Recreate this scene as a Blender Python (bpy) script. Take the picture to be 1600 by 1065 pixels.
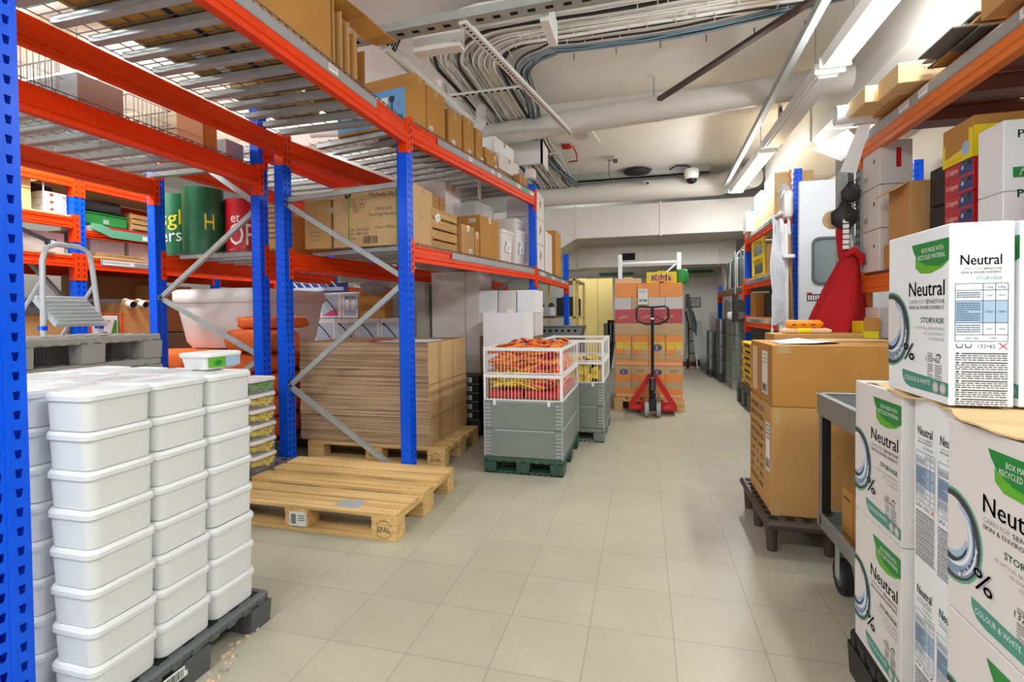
import bpy, math, random
from mathutils import Matrix, Vector
random.seed(7)
for o in list(bpy.data.objects): bpy.data.objects.remove(o)
S = bpy.context.scene
COL = S.collection
# ---------------------------------------------------------------- camera
def cam_axes(yaw, pitch, roll):
    c, s = math.cos(yaw), math.sin(yaw); cp, sp = math.cos(pitch), math.sin(pitch); cr, sr = math.cos(roll), math.sin(roll)
    F = Vector((s*cp, c*cp, sp)); r0 = Vector((c, -s, 0)); u0 = r0.cross(F)
    return cr*r0 + sr*u0, -sr*r0 + cr*u0, F
cd = bpy.data.cameras.new('camera'); cam = bpy.data.objects.new('camera', cd); COL.objects.link(cam)
R_, U_, F_ = cam_axes(-.2576, -.0194, -.0107)
cam.matrix_world = Matrix(((R_.x, U_.x, -F_.x, 0), (R_.y, U_.y, -F_.y, 0), (R_.z, U_.z, -F_.z, 1.175), (0, 0, 0, 1)))
cd.sensor_width = 36; cd.lens = 780/1600*36; cd.shift_y = -30/1600; cd.clip_start = .05; cd.clip_end = 100
S.camera = cam
# ---------------------------------------------------------------- world, exposure
W = bpy.data.worlds.new('world'); S.world = W; W.use_nodes = True
W.node_tree.nodes['Background'].inputs[0].default_value = (.96, .98, 1, 1)
W.node_tree.nodes['Background'].inputs[1].default_value = .8
vs = S.view_settings; vs.view_transform = 'Standard'; vs.look = 'None'; vs.gamma = 1; vs.use_curve_mapping = False; vs.exposure = .0
LAMP_W = 1.12      # overall multiplier of the tube lamps
def tube_lamp(x, y, z, lx, ly, watts, col=(.92, .98, 1.0), up=True, glow=1.3):
    ld = bpy.data.lights.new('tube_light', 'AREA'); ld.shape = 'RECTANGLE'; ld.size = lx; ld.size_y = ly
    ld.energy = watts*LAMP_W; ld.color = col
    lo = bpy.data.objects.new('tube_light', ld); COL.objects.link(lo); lo.location = (x, y, z)
    if up:   # bare tube glow sideways and up past the narrow housing
        n = 3; L_ = max(lx, ly)
        for k in range(n):
            pd = bpy.data.lights.new('tube_glow', 'POINT'); pd.energy = watts*LAMP_W*glow/n; pd.shadow_soft_size = .05; pd.color = col
            po = bpy.data.objects.new('tube_glow', pd); COL.objects.link(po); q = (k+.5)/n-.5
            po.location = (x+(q*L_ if lx > ly else 0), y+(q*L_ if ly > lx else 0), z-.06)
    return lo
# ---------------------------------------------------------------- materials
def lin(c):
    if isinstance(c, str): c = tuple(int(c[i:i+2], 16) for i in (0, 2, 4))
    f = lambda v: v/12.92 if v <= .04045 else ((v+.055)/1.055)**2.4
    return tuple(f(v/255) for v in c)
MATS = {}
def mat(name, col, rough=.6, metal=0, var=0, vscale=8, bump=0, bscale=60, trans=0, emit=0, alpha=1, stretch=None, spec=.5, coat=0, ior=1.45):
    if name in MATS: return MATS[name]
    m = bpy.data.materials.new(name); m.use_nodes = True; nt = m.node_tree; N = nt.nodes; L = nt.links; B = N['Principled BSDF']
    c = lin(col); B.inputs['Base Color'].default_value = (*c, 1); B.inputs['Roughness'].default_value = rough; B.inputs['Metallic'].default_value = metal
    B.inputs['Specular IOR Level'].default_value = spec; B.inputs['Coat Weight'].default_value = coat
    if trans: B.inputs['Transmission Weight'].default_value = trans; B.inputs['IOR'].default_value = ior
    if alpha < 1: B.inputs['Alpha'].default_value = alpha
    if emit: B.inputs['Emission Color'].default_value = (*c, 1); B.inputs['Emission Strength'].default_value = emit
    if var or bump:
        tc = N.new('ShaderNodeTexCoord'); mp = N.new('ShaderNodeMapping'); L.new(tc.outputs['Object'], mp.inputs[0])
        if stretch: mp.inputs['Scale'].default_value = stretch
        if var:
            n = N.new('ShaderNodeTexNoise'); n.inputs['Scale'].default_value = vscale; n.inputs['Detail'].default_value = 4; L.new(mp.outputs[0], n.inputs[0])
            r = N.new('ShaderNodeValToRGB'); r.color_ramp.elements[0].position = .3; r.color_ramp.elements[1].position = .7
            r.color_ramp.elements[0].color = (*[v*(1-var) for v in c], 1); r.color_ramp.elements[1].color = (*[min(1, v*(1+var)) for v in c], 1)
            L.new(n.outputs[0], r.inputs[0]); L.new(r.outputs[0], B.inputs['Base Color'])
        if bump:
            n2 = N.new('ShaderNodeTexNoise'); n2.inputs['Scale'].default_value = bscale; L.new(mp.outputs[0], n2.inputs[0])
            b = N.new('ShaderNodeBump'); b.inputs['Strength'].default_value = bump; b.inputs['Distance'].default_value = .01; L.new(n2.outputs[0], b.inputs['Height']); L.new(b.outputs[0], B.inputs['Normal'])
    MATS[name] = m; return m
def mat_tiles():
    m = bpy.data.materials.new('floor_tiles'); m.use_nodes = True; nt = m.node_tree; N = nt.nodes; L = nt.links; B = N['Principled BSDF']
    tc = N.new('ShaderNodeTexCoord'); mp = N.new('ShaderNodeMapping'); L.new(tc.outputs['Object'], mp.inputs[0])
    mp.inputs['Location'].default_value = (-.099, -1.849, 0)
    br = N.new('ShaderNodeTexBrick'); br.offset = 0; br.squash = 1; L.new(mp.outputs[0], br.inputs[0])
    br.inputs['Scale'].default_value = 1; br.inputs['Brick Width'].default_value = .3; br.inputs['Row Height'].default_value = .3
    br.inputs['Mortar Size'].default_value = .0016; br.inputs['Mortar Smooth'].default_value = .3; br.inputs['Bias'].default_value = 0
    br.inputs['Color1'].default_value = (*lin((178, 173, 153)), 1); br.inputs['Color2'].default_value = (*lin((173, 168, 148)), 1); br.inputs['Mortar'].default_value = (*lin((140, 134, 122)), 1)
    n = N.new('ShaderNodeTexNoise'); n.inputs['Scale'].default_value = 3.5; n.inputs['Detail'].default_value = 6; L.new(tc.outputs['Object'], n.inputs[0])
    n3 = N.new('ShaderNodeTexNoise'); n3.inputs['Scale'].default_value = 60; L.new(tc.outputs['Object'], n3.inputs[0])
    r = N.new('ShaderNodeMapRange'); r.inputs[1].default_value = .3; r.inputs[2].default_value = .7; r.inputs[3].default_value = .93; r.inputs[4].default_value = 1.04; L.new(n.outputs[0], r.inputs[0])
    r3 = N.new('ShaderNodeMapRange'); r3.inputs[1].default_value = .3; r3.inputs[2].default_value = .7; r3.inputs[3].default_value = .97; r3.inputs[4].default_value = 1.03; L.new(n3.outputs[0], r3.inputs[0])
    mm = N.new('ShaderNodeMath'); mm.operation = 'MULTIPLY'; L.new(r.outputs[0], mm.inputs[0]); L.new(r3.outputs[0], mm.inputs[1])
    vm = N.new('ShaderNodeVectorMath'); vm.operation = 'SCALE'; L.new(br.outputs['Color'], vm.inputs[0]); L.new(mm.outputs[0], vm.inputs['Scale']); L.new(vm.outputs[0], B.inputs['Base Color'])
    B.inputs['Roughness'].default_value = .42; B.inputs['Specular IOR Level'].default_value = .35
    b = N.new('ShaderNodeBump'); b.inputs['Strength'].default_value = .25; b.inputs['Distance'].default_value = .002; b.invert = True; L.new(br.outputs['Fac'], b.inputs['Height']); L.new(b.outputs[0], B.inputs['Normal'])
    MATS['tiles'] = m; return m
def mat_wood(name, c1, c2, axis='x', rough=.65):
    m = bpy.data.materials.new(name); m.use_nodes = True; nt = m.node_tree; N = nt.nodes; L = nt.links; B = N['Principled BSDF']
    tc = N.new('ShaderNodeTexCoord'); mp = N.new('ShaderNodeMapping'); L.new(tc.outputs['Object'], mp.inputs[0])
    mp.inputs['Scale'].default_value = (.8, 14, 14) if axis == 'x' else (14, .8, 14)
    n = N.new('ShaderNodeTexNoise'); n.inputs['Scale'].default_value = 2.2; n.inputs['Detail'].default_value = 8; n.inputs['Distortion'].default_value = .6; L.new(mp.outputs[0], n.inputs[0])
    r = N.new('ShaderNodeValToRGB'); r.color_ramp.elements[0].position = .32; r.color_ramp.elements[1].position = .66
    r.color_ramp.elements[0].color = (*lin(c2), 1); r.color_ramp.elements[1].color = (*lin(c1), 1); L.new(n.outputs[0], r.inputs[0]); L.new(r.outputs[0], B.inputs['Base Color'])
    B.inputs['Roughness'].default_value = rough; MATS[name] = m; return m
def mat_lines(name, c1, c2, scale=120, rough=.85):   # cut edges of stacked corrugated sheets
    m = bpy.data.materials.new(name); m.use_nodes = True; nt = m.node_tree; N = nt.nodes; L = nt.links; B = N['Principled BSDF']
    tc = N.new('ShaderNodeTexCoord'); mp = N.new('ShaderNodeMapping'); L.new(tc.outputs['Object'], mp.inputs[0]); mp.inputs['Scale'].default_value = (1.2, 1.2, 1)
    n = N.new('ShaderNodeTexNoise'); n.inputs['Scale'].default_value = 1; n.inputs['Detail'].default_value = 5; n.inputs['Roughness'].default_value = .7
    mp.inputs['Scale'].default_value = (1.0, 1.0, scale); L.new(mp.outputs[0], n.inputs[0])
    r = N.new('ShaderNodeValToRGB'); r.color_ramp.elements[0].position = .36; r.color_ramp.elements[1].position = .6
    r.color_ramp.elements[0].color = (*lin(c2), 1); r.color_ramp.elements[1].color = (*lin(c1), 1); L.new(n.outputs[0], r.inputs[0]); L.new(r.outputs[0], B.inputs['Base Color'])
    b = N.new('ShaderNodeBump'); b.inputs['Strength'].default_value = .5; b.inputs['Distance'].default_value = .004; L.new(n.outputs[0], b.inputs['Height']); L.new(b.outputs[0], B.inputs['Normal'])
    B.inputs['Roughness'].default_value = rough; MATS[name] = m; return m
M = lambda n: MATS[n]
mat('orange', (236, 64, 4), .42, var=.06, vscale=3, spec=.25)
mat('orange2', (222, 112, 34), .42, var=.06, vscale=3)
mat('blue', (0, 88, 236), .34, var=.05, vscale=3, spec=.3)
mat('galv', (176, 182, 180), .42, metal=.35, var=.08, vscale=14)
mat('galvd', (120, 124, 124), .5, metal=.4, var=.1, vscale=14)
mat('wire', (112, 114, 113), .5, metal=.3)
mat('strip', (158, 158, 158), .4)
mat('white', (236, 236, 234), .5)
mat('wall', (218, 215, 208), .8, var=.02, vscale=2)
mat('walld', (176, 172, 164), .8, var=.02, vscale=2)
mat('ceil', (240, 239, 236), .85, var=.03, vscale=1.6, bump=.15, bscale=12)
mat('duct', (214, 211, 204), .55, var=.015, vscale=2)
mat('duct_dimmed', (192, 188, 180), .55, var=.015, vscale=2)  # duct colour darkened to offset the strong lamp light beside it
mat('wallr', (206, 196, 180), .8, var=.02, vscale=2)
mat('pipe', (222, 221, 216), .6)
mat('cable', (232, 231, 226), .5)
mat('cableb', (112, 134, 148), .5)
mat('cabled', (40, 40, 42), .6)
mat('tub', (222, 223, 223), .35, spec=.4)
mat('card', (196, 148, 88), .8, var=.05, vscale=5)
mat('card2', (186, 132, 62), .8, var=.06, vscale=5)
mat('card3', (208, 172, 122), .8, var=.05, vscale=5)
mat('cardd', (150, 112, 68), .85, var=.06)
mat('cardlite', (222, 190, 140), .8, var=.04)
mat('tape', (196, 162, 112), .25, var=.03)
mat('wbox', (222, 215, 212), .6, var=.012)
mat('wboxw', (240, 242, 246), .5)
mat('ink', (44, 40, 38), .7)
mat('inkb', (66, 62, 66), .7)
mat('inkg', (120, 116, 116), .7)
mat('inkl', (168, 164, 160), .7)
mat('black', (22, 22, 24), .45)
mat('blackm', (34, 34, 36), .6)
mat('hole', (8, 8, 10), .9)
mat('rubber', (30, 30, 32), .8)
mat('grey', (128, 134, 130), .5, var=.03)
mat('greyl', (160, 165, 164), .5, var=.03)
mat('greyp', (158, 156, 148), .55, var=.04)
mat('greyd', (84, 86, 88), .5, var=.05)
mat('greenp', (52, 84, 66), .5, var=.05)
mat('green', (24, 132, 52), .45)
mat('green2', (96, 172, 40), .5)
mat('greend', (14, 92, 52), .4, var=.05)
mat('teal', (96, 170, 134), .5)
mat('tealr', (70, 146, 128), .45)
mat('red', (200, 30, 28), .45)
mat('redj', (176, 10, 22), .85, bump=.2, bscale=90)
mat('yellow', (240, 214, 30), .45)
mat('yelp', (236, 190, 40), .5)
mat('oran', (246, 146, 6), .45)
mat('bagor', (240, 134, 46), .3, var=.12, vscale=30, bump=.4, bscale=40)
mat('bagor2', (234, 108, 36), .3, var=.15, vscale=30, bump=.4, bscale=40)
mat('bagye', (240, 206, 40), .3, var=.1, vscale=30, bump=.3, bscale=40)
mat('bagred', (190, 26, 34), .3, bump=.3, bscale=40)
mat('baggr', (70, 160, 50), .3, bump=.3, bscale=40)
mat('orsack', (222, 98, 26), .65, var=.08, vscale=14, bump=.6, bscale=9)
mat('navy', (44, 62, 120), .4)
mat('lblue', (164, 188, 214), .5)
mat('pblue', (188, 206, 228), .5)
mat('pink', (214, 90, 140), .5)
mat('creamd', (232, 206, 132), .5, var=.02)
mat('cream', (236, 222, 190), .7)
mat('maroon', (118, 62, 48), .5, var=.08, vscale=4)
mat('alu', (214, 218, 220), .35, metal=.25)
mat('wirel', (186, 188, 188), .45, metal=.2)
mat('steel', (150, 152, 150), .35, metal=.5, var=.05)
mat('clear', (232, 236, 238), .12, alpha=.35, spec=.8)
mat('frost', (238, 232, 228), .35, alpha=.92)
mat('wrap', (225, 228, 232), .12, alpha=.085, spec=1.0, bump=1.0, bscale=9)
mat('tubc', (232, 234, 222), .15, alpha=.17)
mat('brownp', (74, 58, 52), .5)
mat('lamp', (255, 252, 244), .4, emit=16)
mat('prism', (206, 210, 216), .3)
mat('glass', (120, 130, 134), .1, spec=.8)
mat('mosq', (178, 138, 96), .8, var=.1)
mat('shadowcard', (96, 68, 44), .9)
mat('peach', (232, 196, 160), .6)
mat_tiles()
mat_wood('pallet', (232, 196, 132), (200, 158, 96), 'x')
mat_wood('pallety', (228, 190, 126), (196, 152, 92), 'y')
mat_wood('crate', (206, 164, 98), (168, 122, 66), 'y')
mat_wood('ply', (214, 188, 140), (190, 160, 112), 'y')
mat_lines('edges', (224, 192, 156), (124, 90, 62), 160)
# ---------------------------------------------------------------- mesh builder
TXT = {}
def text_geo(s):
    if s in TXT: return TXT[s]
    cu = bpy.data.curves.new('t', 'FONT'); cu.body = s; cu.size = 1; cu.resolution_u = 2
    ob = bpy.data.objects.new('t', cu); COL.objects.link(ob)
    dg = bpy.context.evaluated_depsgraph_get(); me = bpy.data.meshes.new_from_object(ob.evaluated_get(dg))
    vs_ = [(v.co.x, v.co.y) for v in me.vertices]; fs = [tuple(p.vertices) for p in me.polygons]
    bpy.data.objects.remove(ob); bpy.data.curves.remove(cu); bpy.data.meshes.remove(me)
    x0 = min(v[0] for v in vs_); x1 = max(v[0] for v in vs_)
    h = .69
    vs_ = [((x-x0), y) for x, y in vs_]
    TXT[s] = (vs_, fs, x1-x0, h); return TXT[s]
class MB:
    def __init__(self): self.v = []; self.f = []; self.m = []; self.s = []; self.mats = []; self.T = None
    def mi(self, m):
        if isinstance(m, str): m = MATS[m]
        if m not in self.mats: self.mats.append(m)
        return self.mats.index(m)
    def add(self, vs_, fs, m, smooth=False):
        b = len(self.v); k = self.mi(m)
        for p in vs_:
            p = Vector(p)
            if self.T is not None: p = self.T @ p
            self.v.append(p)
        for f in fs: self.f.append(tuple(b+i for i in f)); self.m.append(k); self.s.append(smooth)
        return self
    def box(self, x0, x1, y0, y1, z0, z1, m, c=0):
        if x0 > x1: x0, x1 = x1, x0
        if y0 > y1: y0, y1 = y1, y0
        if z0 > z1: z0, z1 = z1, z0
        if not c:
            v = [(x0,y0,z0),(x1,y0,z0),(x1,y1,z0),(x0,y1,z0),(x0,y0,z1),(x1,y0,z1),(x1,y1,z1),(x0,y1,z1)]
            return self.add(v, [(0,3,2,1),(4,5,6,7),(0,1,5,4),(1,2,6,5),(2,3,7,6),(3,0,4,7)], m)
        lo = (x0, y0, z0); hi = (x1, y1, z1); v = []; idx = {}
        for sx in (0, 1):
            for sy in (0, 1):
                for sz in (0, 1):
                    s = (sx, sy, sz); base = [hi[i] if s[i] else lo[i] for i in range(3)]
                    for a in range(3):      # vertex lying on the face normal to axis a
                        p = [base[i] if i == a else base[i] + (-c if s[i] else c) for i in range(3)]
                        idx[(s, a)] = len(v); v.append(p)
        fs = []
        cen = Vector(((x0+x1)/2, (y0+y1)/2, (z0+z1)/2))
        def face(ids):
            ps = [Vector(v[i]) for i in ids]; n = (ps[1]-ps[0]).cross(ps[2]-ps[0]); mid = sum(ps, Vector())/len(ps)
            fs.append(tuple(ids) if n.dot(mid-cen) > 0 else tuple(reversed(ids)))
        for a in range(3):
            b, d = [i for i in range(3) if i != a]
            for sa in (0, 1):
                def key(sb, sd):
                    s = [0, 0, 0]; s[a] = sa; s[b] = sb; s[d] = sd; return (tuple(s), a)
                face([idx[key(0,0)], idx[key(1,0)], idx[key(1,1)], idx[key(0,1)]])
            for sb in (0, 1):
                for sd in (0, 1):
                    def k2(sa, ax):
                        s = [0, 0, 0]; s[a] = sa; s[b] = sb; s[d] = sd; return idx[(tuple(s), ax)]
                    face([k2(0, b), k2(1, b), k2(1, d), k2(0, d)])
        for sx in (0, 1):
            for sy in (0, 1):
                for sz in (0, 1): face([idx[((sx,sy,sz), a)] for a in range(3)])
        return self.add(v, fs, m)
    def obox(self, c, ax, half, m):       # oriented box: centre, 3 axis vectors, half sizes
        c = Vector(c); A = [Vector(a).normalized()*h for a, h in zip(ax, half)]; v = []
        for sz in (-1, 1):
            for sx, sy in ((-1,-1),(1,-1),(1,1),(-1,1)): v.append(c + A[0]*sx + A[1]*sy + A[2]*sz)
        return self.add(v, [(0,3,2,1),(4,5,6,7),(0,1,5,4),(1,2,6,5),(2,3,7,6),(3,0,4,7)], m)
    def beam(self, p0, p1, w, h, m, up=(0,0,1)):  # bar between two points
        p0 = Vector(p0); p1 = Vector(p1); d = (p1-p0); u = Vector(up)
        if abs(d.normalized().dot(u)) > .98: u = Vector((1,0,0))
        s = d.cross(u).normalized(); u = s.cross(d).normalized()
        return self.obox((p0+p1)/2, (d, s, u), (d.length/2, w/2, h/2), m)
    def quad(self, a, b, c, d, m): return self.add([a,b,c,d], [(0,1,2,3)], m)
    def poly(self, ps, m): return self.add(ps, [tuple(range(len(ps)))], m)
    def cyl(self, p0, p1, r0, m, r1=None, n=16, caps=True, smooth=True):
        p0 = Vector(p0); p1 = Vector(p1); r1 = r0 if r1 is None else r1; d = (p1-p0).normalized()
        u = Vector((0,0,1)) if abs(d.z) < .9 else Vector((1,0,0)); a = d.cross(u).normalized(); b = d.cross(a).normalized(); v = []
        for p, r in ((p0, r0), (p1, r1)):
            for i in range(n): t = 2*math.pi*i/n; v.append(p + (a*math.cos(t) - b*math.sin(t))*r)
        self.add(v, [(i, (i+1) % n, n+(i+1) % n, n+i) for i in range(n)], m, smooth)
        if caps: self.add(v[:n], [tuple(reversed(range(n)))], m); self.add(v[n:], [tuple(range(n))], m)
        return self
    def tube(self, pts, r, m, n=6, caps=True, smooth=True):
        pts = [Vector(p) for p in pts]; rs = r if isinstance(r, (list, tuple)) else [r]*len(pts); v = []; prev = None
        for i, p in enumerate(pts):
            d = (pts[min(i+1, len(pts)-1)] - pts[max(i-1, 0)]).normalized()
            if prev is None:
                u = Vector((0,0,1)) if abs(d.z) < .9 else Vector((1,0,0)); a = d.cross(u).normalized()
            else: a = (prev - d*prev.dot(d)).normalized()
            prev = a; b = d.cross(a).normalized()
            for k in range(n): t = 2*math.pi*k/n; v.append(p + (a*math.cos(t) - b*math.sin(t))*rs[i])
        fs = [(i*n+k, i*n+(k+1) % n, (i+1)*n+(k+1) % n, (i+1)*n+k) for i in range(len(pts)-1) for k in range(n)]
        self.add(v, fs, m, smooth)
        if caps: self.add(v[:n], [tuple(reversed(range(n)))], m); self.add(v[-n:], [tuple(range(n))], m)
        return self
    def prism(self, prof, p0, p1, ax, ay, m, caps=True, smooth=False):  # profile (a,b) swept p0->p1
        p0 = Vector(p0); p1 = Vector(p1); ax = Vector(ax); ay = Vector(ay); n = len(prof)
        v = [p0+ax*a+ay*b for a, b in prof] + [p1+ax*a+ay*b for a, b in prof]
        flip = ax.cross(ay).dot(p1-p0) < 0
        fs = [(i, (i+1) % n, n+(i+1) % n, n+i) for i in range(n)]
        area = sum(prof[i][0]*prof[(i+1) % n][1]-prof[(i+1) % n][0]*prof[i][1] for i in range(n))
        if (area < 0) != flip: fs = [tuple(reversed(f)) for f in fs]
        self.add(v, fs, m, smooth)
        if caps: self.add(v, [tuple(reversed(range(n))), tuple(range(n, 2*n))] if (area > 0) != flip else [tuple(range(n)), tuple(reversed(range(n, 2*n)))], m)
        return self
    def lathe(self, c, prof, m, n=20, smooth=True, sx=1, sy=1):
        c = Vector(c); v = []
        for r, z in prof:
            for k in range(n): t = 2*math.pi*k/n; v.append(c+Vector((r*math.cos(t)*sx, r*math.sin(t)*sy, z)))
        return self.add(v, [(i*n+k, i*n+(k+1) % n, (i+1)*n+(k+1) % n, (i+1)*n+k) for i in range(len(prof)-1) for k in range(n)], m, smooth)
    # ---- flat marks on a face frame F = (origin, u, v, normal)
    def rect(self, F, x0, x1, y0, y1, m, off=.0006):
        o, u, v, n = F; o = o+n*off
        return self.add([o+u*x0+v*y0, o+u*x1+v*y0, o+u*x1+v*y1, o+u*x0+v*y1], [(0,1,2,3)], m)
    def shape(self, F, pts, m, off=.0006):
        o, u, v, n = F; o = o+n*off
        return self.add([o+u*a+v*b for a, b in pts], [tuple(range(len(pts)))], m)
    def disc(self, F, cx, cy, rx, ry, m, off=.0006, n=28, xmin=None):
        pts = []
        for k in range(n):
            t = 2*math.pi*k/n; x = cx+rx*math.cos(t); y = cy+ry*math.sin(t)
            if xmin is not None: x = max(x, xmin)
            pts.append((x, y))
        out = []
        for p in pts:
            if not out or (abs(p[0]-out[-1][0]) > 1e-6 or abs(p[1]-out[-1][1]) > 1e-6): out.append(p)
        return self.shape(F, out, m, off)
    def ring(self, F, cx, cy, r0, r1, m, off=.0006, n=24, t0=0, t1=2*math.pi):
        o, u, v, nn = F; o = o+nn*off; vs_ = []; fs = []
        for k in range(n+1):
            t = t0+(t1-t0)*k/n
            for r in (r0, r1): vs_.append(o+u*(cx+r*math.cos(t))+v*(cy+r*math.sin(t)))
        for k in range(n): fs.append((2*k, 2*k+1, 2*k+3, 2*k+2))
        return self.add(vs_, fs, m)
    def text(self, F, s, x, y, h, m, width=None, off=.001, align='l', rot=0, bold=0):
        vs_, fs, w, hh = text_geo(s); k = h/hh; kx = k if width is None else width/max(w, 1e-6)
        if align == 'r': x = x-w*kx
        if align == 'c': x = x-w*kx/2
        o, u, v, n = F; o = o+n*off; cr, sr = math.cos(rot), math.sin(rot)
        for dx in ((0,) if not bold else (-bold, bold)):
            pts = []
            for a, b in vs_:
                a = a*kx; b = b*k; pts.append(o + u*(x+dx+a*cr-b*sr) + v*(y+a*sr+b*cr))
            self.add(pts, fs, m)
        return self
    def barcode(self, F, x0, x1, y0, y1, m='ink', seed=1):
        rr = random.Random(seed); x = x0; w = (x1-x0)/34
        while x < x1-w:
            a = w*rr.choice((.5, .8, 1.3)); self.rect(F, x, x+a, y0, y1, m, .0012); x += a+w*rr.choice((.6, .9, 1.2))
    def lines(self, F, x0, x1, y1, n, dy, m='inkg', th=.3, seed=1, dash=True, off=.001):
        rr = random.Random(seed)
        for i in range(n):
            y = y1-i*dy; x = x0; end = x1 if i % 5 != 4 else x0+(x1-x0)*rr.uniform(.3, .7)
            while x < end:
                l = (x1-x0)*rr.uniform(.05, .14) if dash else end-x; e = min(x+l, end); self.rect(F, x, e, y, y+dy*th, m, off); x = e+(x1-x0)*.02
    def build(self, name, parent=None, solid=0, bevel=0, shade=False):
        me = bpy.data.meshes.new(name); vs_ = self.v
        o = bpy.data.objects.new(name, me)
        if parent is None:
            mn = [min(p[i] for p in vs_) for i in range(3)]; mx = [max(p[i] for p in vs_) for i in range(3)]
            org = Vector(((mn[0]+mx[0])/2, (mn[1]+mx[1])/2, mn[2])); o.location = org; inv = Matrix.Translation(-org)
        else:
            w = Matrix.Identity(4); q = parent
            while q is not None: w = q.matrix_basis @ w; q = q.parent
            inv = w.inverted(); o.parent = parent
        me.from_pydata([inv @ p for p in vs_], [], self.f)
        for m in self.mats: me.materials.append(m)
        me.polygons.foreach_set('material_index', self.m); me.polygons.foreach_set('use_smooth', self.s); me.update()
        COL.objects.link(o)
        if solid:
            md = o.modifiers.new('solid', 'SOLIDIFY'); md.thickness = solid; md.offset = -1
        if bevel:
            md = o.modifiers.new('bevel', 'BEVEL'); md.width = bevel; md.segments = 2; md.limit_method = 'ANGLE'
        return o
def tag(o, label=None, cat=None, group=None, kind=None):
    if label: o['label'] = label
    if cat: o['category'] = cat
    if group: o['group'] = group
    if kind: o['kind'] = kind
    return o
def thing(name, label, cat, loc=(0,0,0), rz=0, group=None):
    o = bpy.data.objects.new(name, None); o.empty_display_size = .1; o.location = loc; o.rotation_euler = (0, 0, rz); COL.objects.link(o)
    return tag(o, label, cat, group)
def dup(o, loc=None, rz=None, label=None, group=None, parent=None):
    c = o.copy(); COL.objects.link(c)
    if parent is not None: c.parent = parent
    if loc is not None: c.location = loc
    if rz is not None: c.rotation_euler = (c.rotation_euler[0], c.rotation_euler[1], rz) if not isinstance(rz, tuple) else rz
    if label: c['label'] = label
    if group: c['group'] = group
    for ch in [q for q in list(o.children)]: dup(ch, parent=c)
    return c
ORD = ['topmost', 'second from top', 'third from top', 'fourth from top', 'fifth from top', 'sixth from top', 'seventh from top', 'eighth from top', 'lowest']
def frame_of(side, x0, x1, y0, y1, z0, z1):
    X, Y, Z = Vector((1,0,0)), Vector((0,1,0)), Vector((0,0,1))
    return {'-y': (Vector((x0,y0,z0)), X, Z, -Y), '+x': (Vector((x1,y0,z0)), Y, Z, X), '-x': (Vector((x0,y1,z0)), -Y, Z, -X),
            '+y': (Vector((x1,y1,z0)), -X, Z, Y), '+z': (Vector((x0,y0,z1)), X, Y, Z)}[side]
def carton(name, label, cat, x0, x1, y0, y1, z0, z1, m='card', group=None, rz=0, tape='x', marks=None, sticker=None, chamf=.003, open_top=False):
    """box standing on z0; tape runs along x or y over the top flap seam; marks(mb, F) draws print; rz turns it about its centre"""
    cx, cy = (x0+x1)/2, (y0+y1)/2
    root = thing(name, label, cat, (cx, cy, z0), rz, group)
    a, b, h = (x1-x0)/2, (y1-y0)/2, z1-z0
    mb = MB(); mb.T = root.matrix_basis.copy()
    F = lambda s: frame_of(s, -a, a, -b, b, 0, h)
    if open_top:
        t = .005
        mb.box(-a, a, -b, b, 0, t, m); mb.box(-a, -a+t, -b, b, t, h, m); mb.box(a-t, a, -b, b, t, h, m); mb.box(-a+t, a-t, -b, -b+t, t, h, m); mb.box(-a+t, a-t, b-t, b, t, h, m)
    else:
        mb.box(-a, a, -b, b, 0, h, m, chamf)
        if tape == 'x': mb.rect(F('+z'), .003, 2*a-.003, b-.001, b+.001, 'shadowcard', .0003)
        elif tape == 'y': mb.rect(F('+z'), a-.001, a+.001, .003, 2*b-.003, 'shadowcard', .0003)
    if marks: marks(mb, F)
    mb.build('body', root)
    if tape and not open_top:
        tb = MB(); tb.T = mb.T; e = .0008; w = .024; L = min(.06, h*.3)
        if tape == 'x':
            tb.box(-a+.002, a-.002, -w, w, h, h+e, 'tape'); tb.box(-a-e, -a, -w, w, h-L, h, 'tape'); tb.box(a, a+e, -w, w, h-L, h, 'tape')
        else:
            tb.box(-w, w, -b+.002, b-.002, h, h+e, 'tape'); tb.box(-w, w, -b-e, -b, h-L, h, 'tape'); tb.box(-w, w, b, b+e, h-L, h, 'tape')
        tb.build('packing_tape', root)
    if open_top:
        fb = MB(); fb.T = mb.T; fl = min(a, b)*.8
        fb.beam((-a, 0, h), (-a-fl*.75, 0, h-fl*.45), 2*b-.01, .004, m, up=(0,0,1)); fb.build('flap', root)
        fb = MB(); fb.T = mb.T; fb.beam((a, 0, h), (a+fl*.5, 0, h+fl*.5), 2*b-.01, .004, m); fb.build('flap', root)
    if sticker:
        side, sx, sy, sw, sh = sticker[:5]; sb = MB(); sb.T = mb.T; G = F(side)
        o_, u_, v_, n_ = G; c_ = o_+u_*(sx+sw/2)+v_*(sy+sh/2)+n_*.0009
        sb.obox(c_, (u_, v_, n_), (sw/2, sh/2, .0005), 'white'); G2 = (o_+n_*.0016, u_, v_, n_)
        sb.barcode(G2, sx+sw*.1, sx+sw*.9, sy+sh*.12, sy+sh*.45, seed=int(sx*977) % 13); sb.lines(G2, sx+sw*.1, sx+sw*.8, sy+sh*.8, 2, sh*.14, 'inkb')
        sb.build('paper_label', root)
    return root
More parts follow.
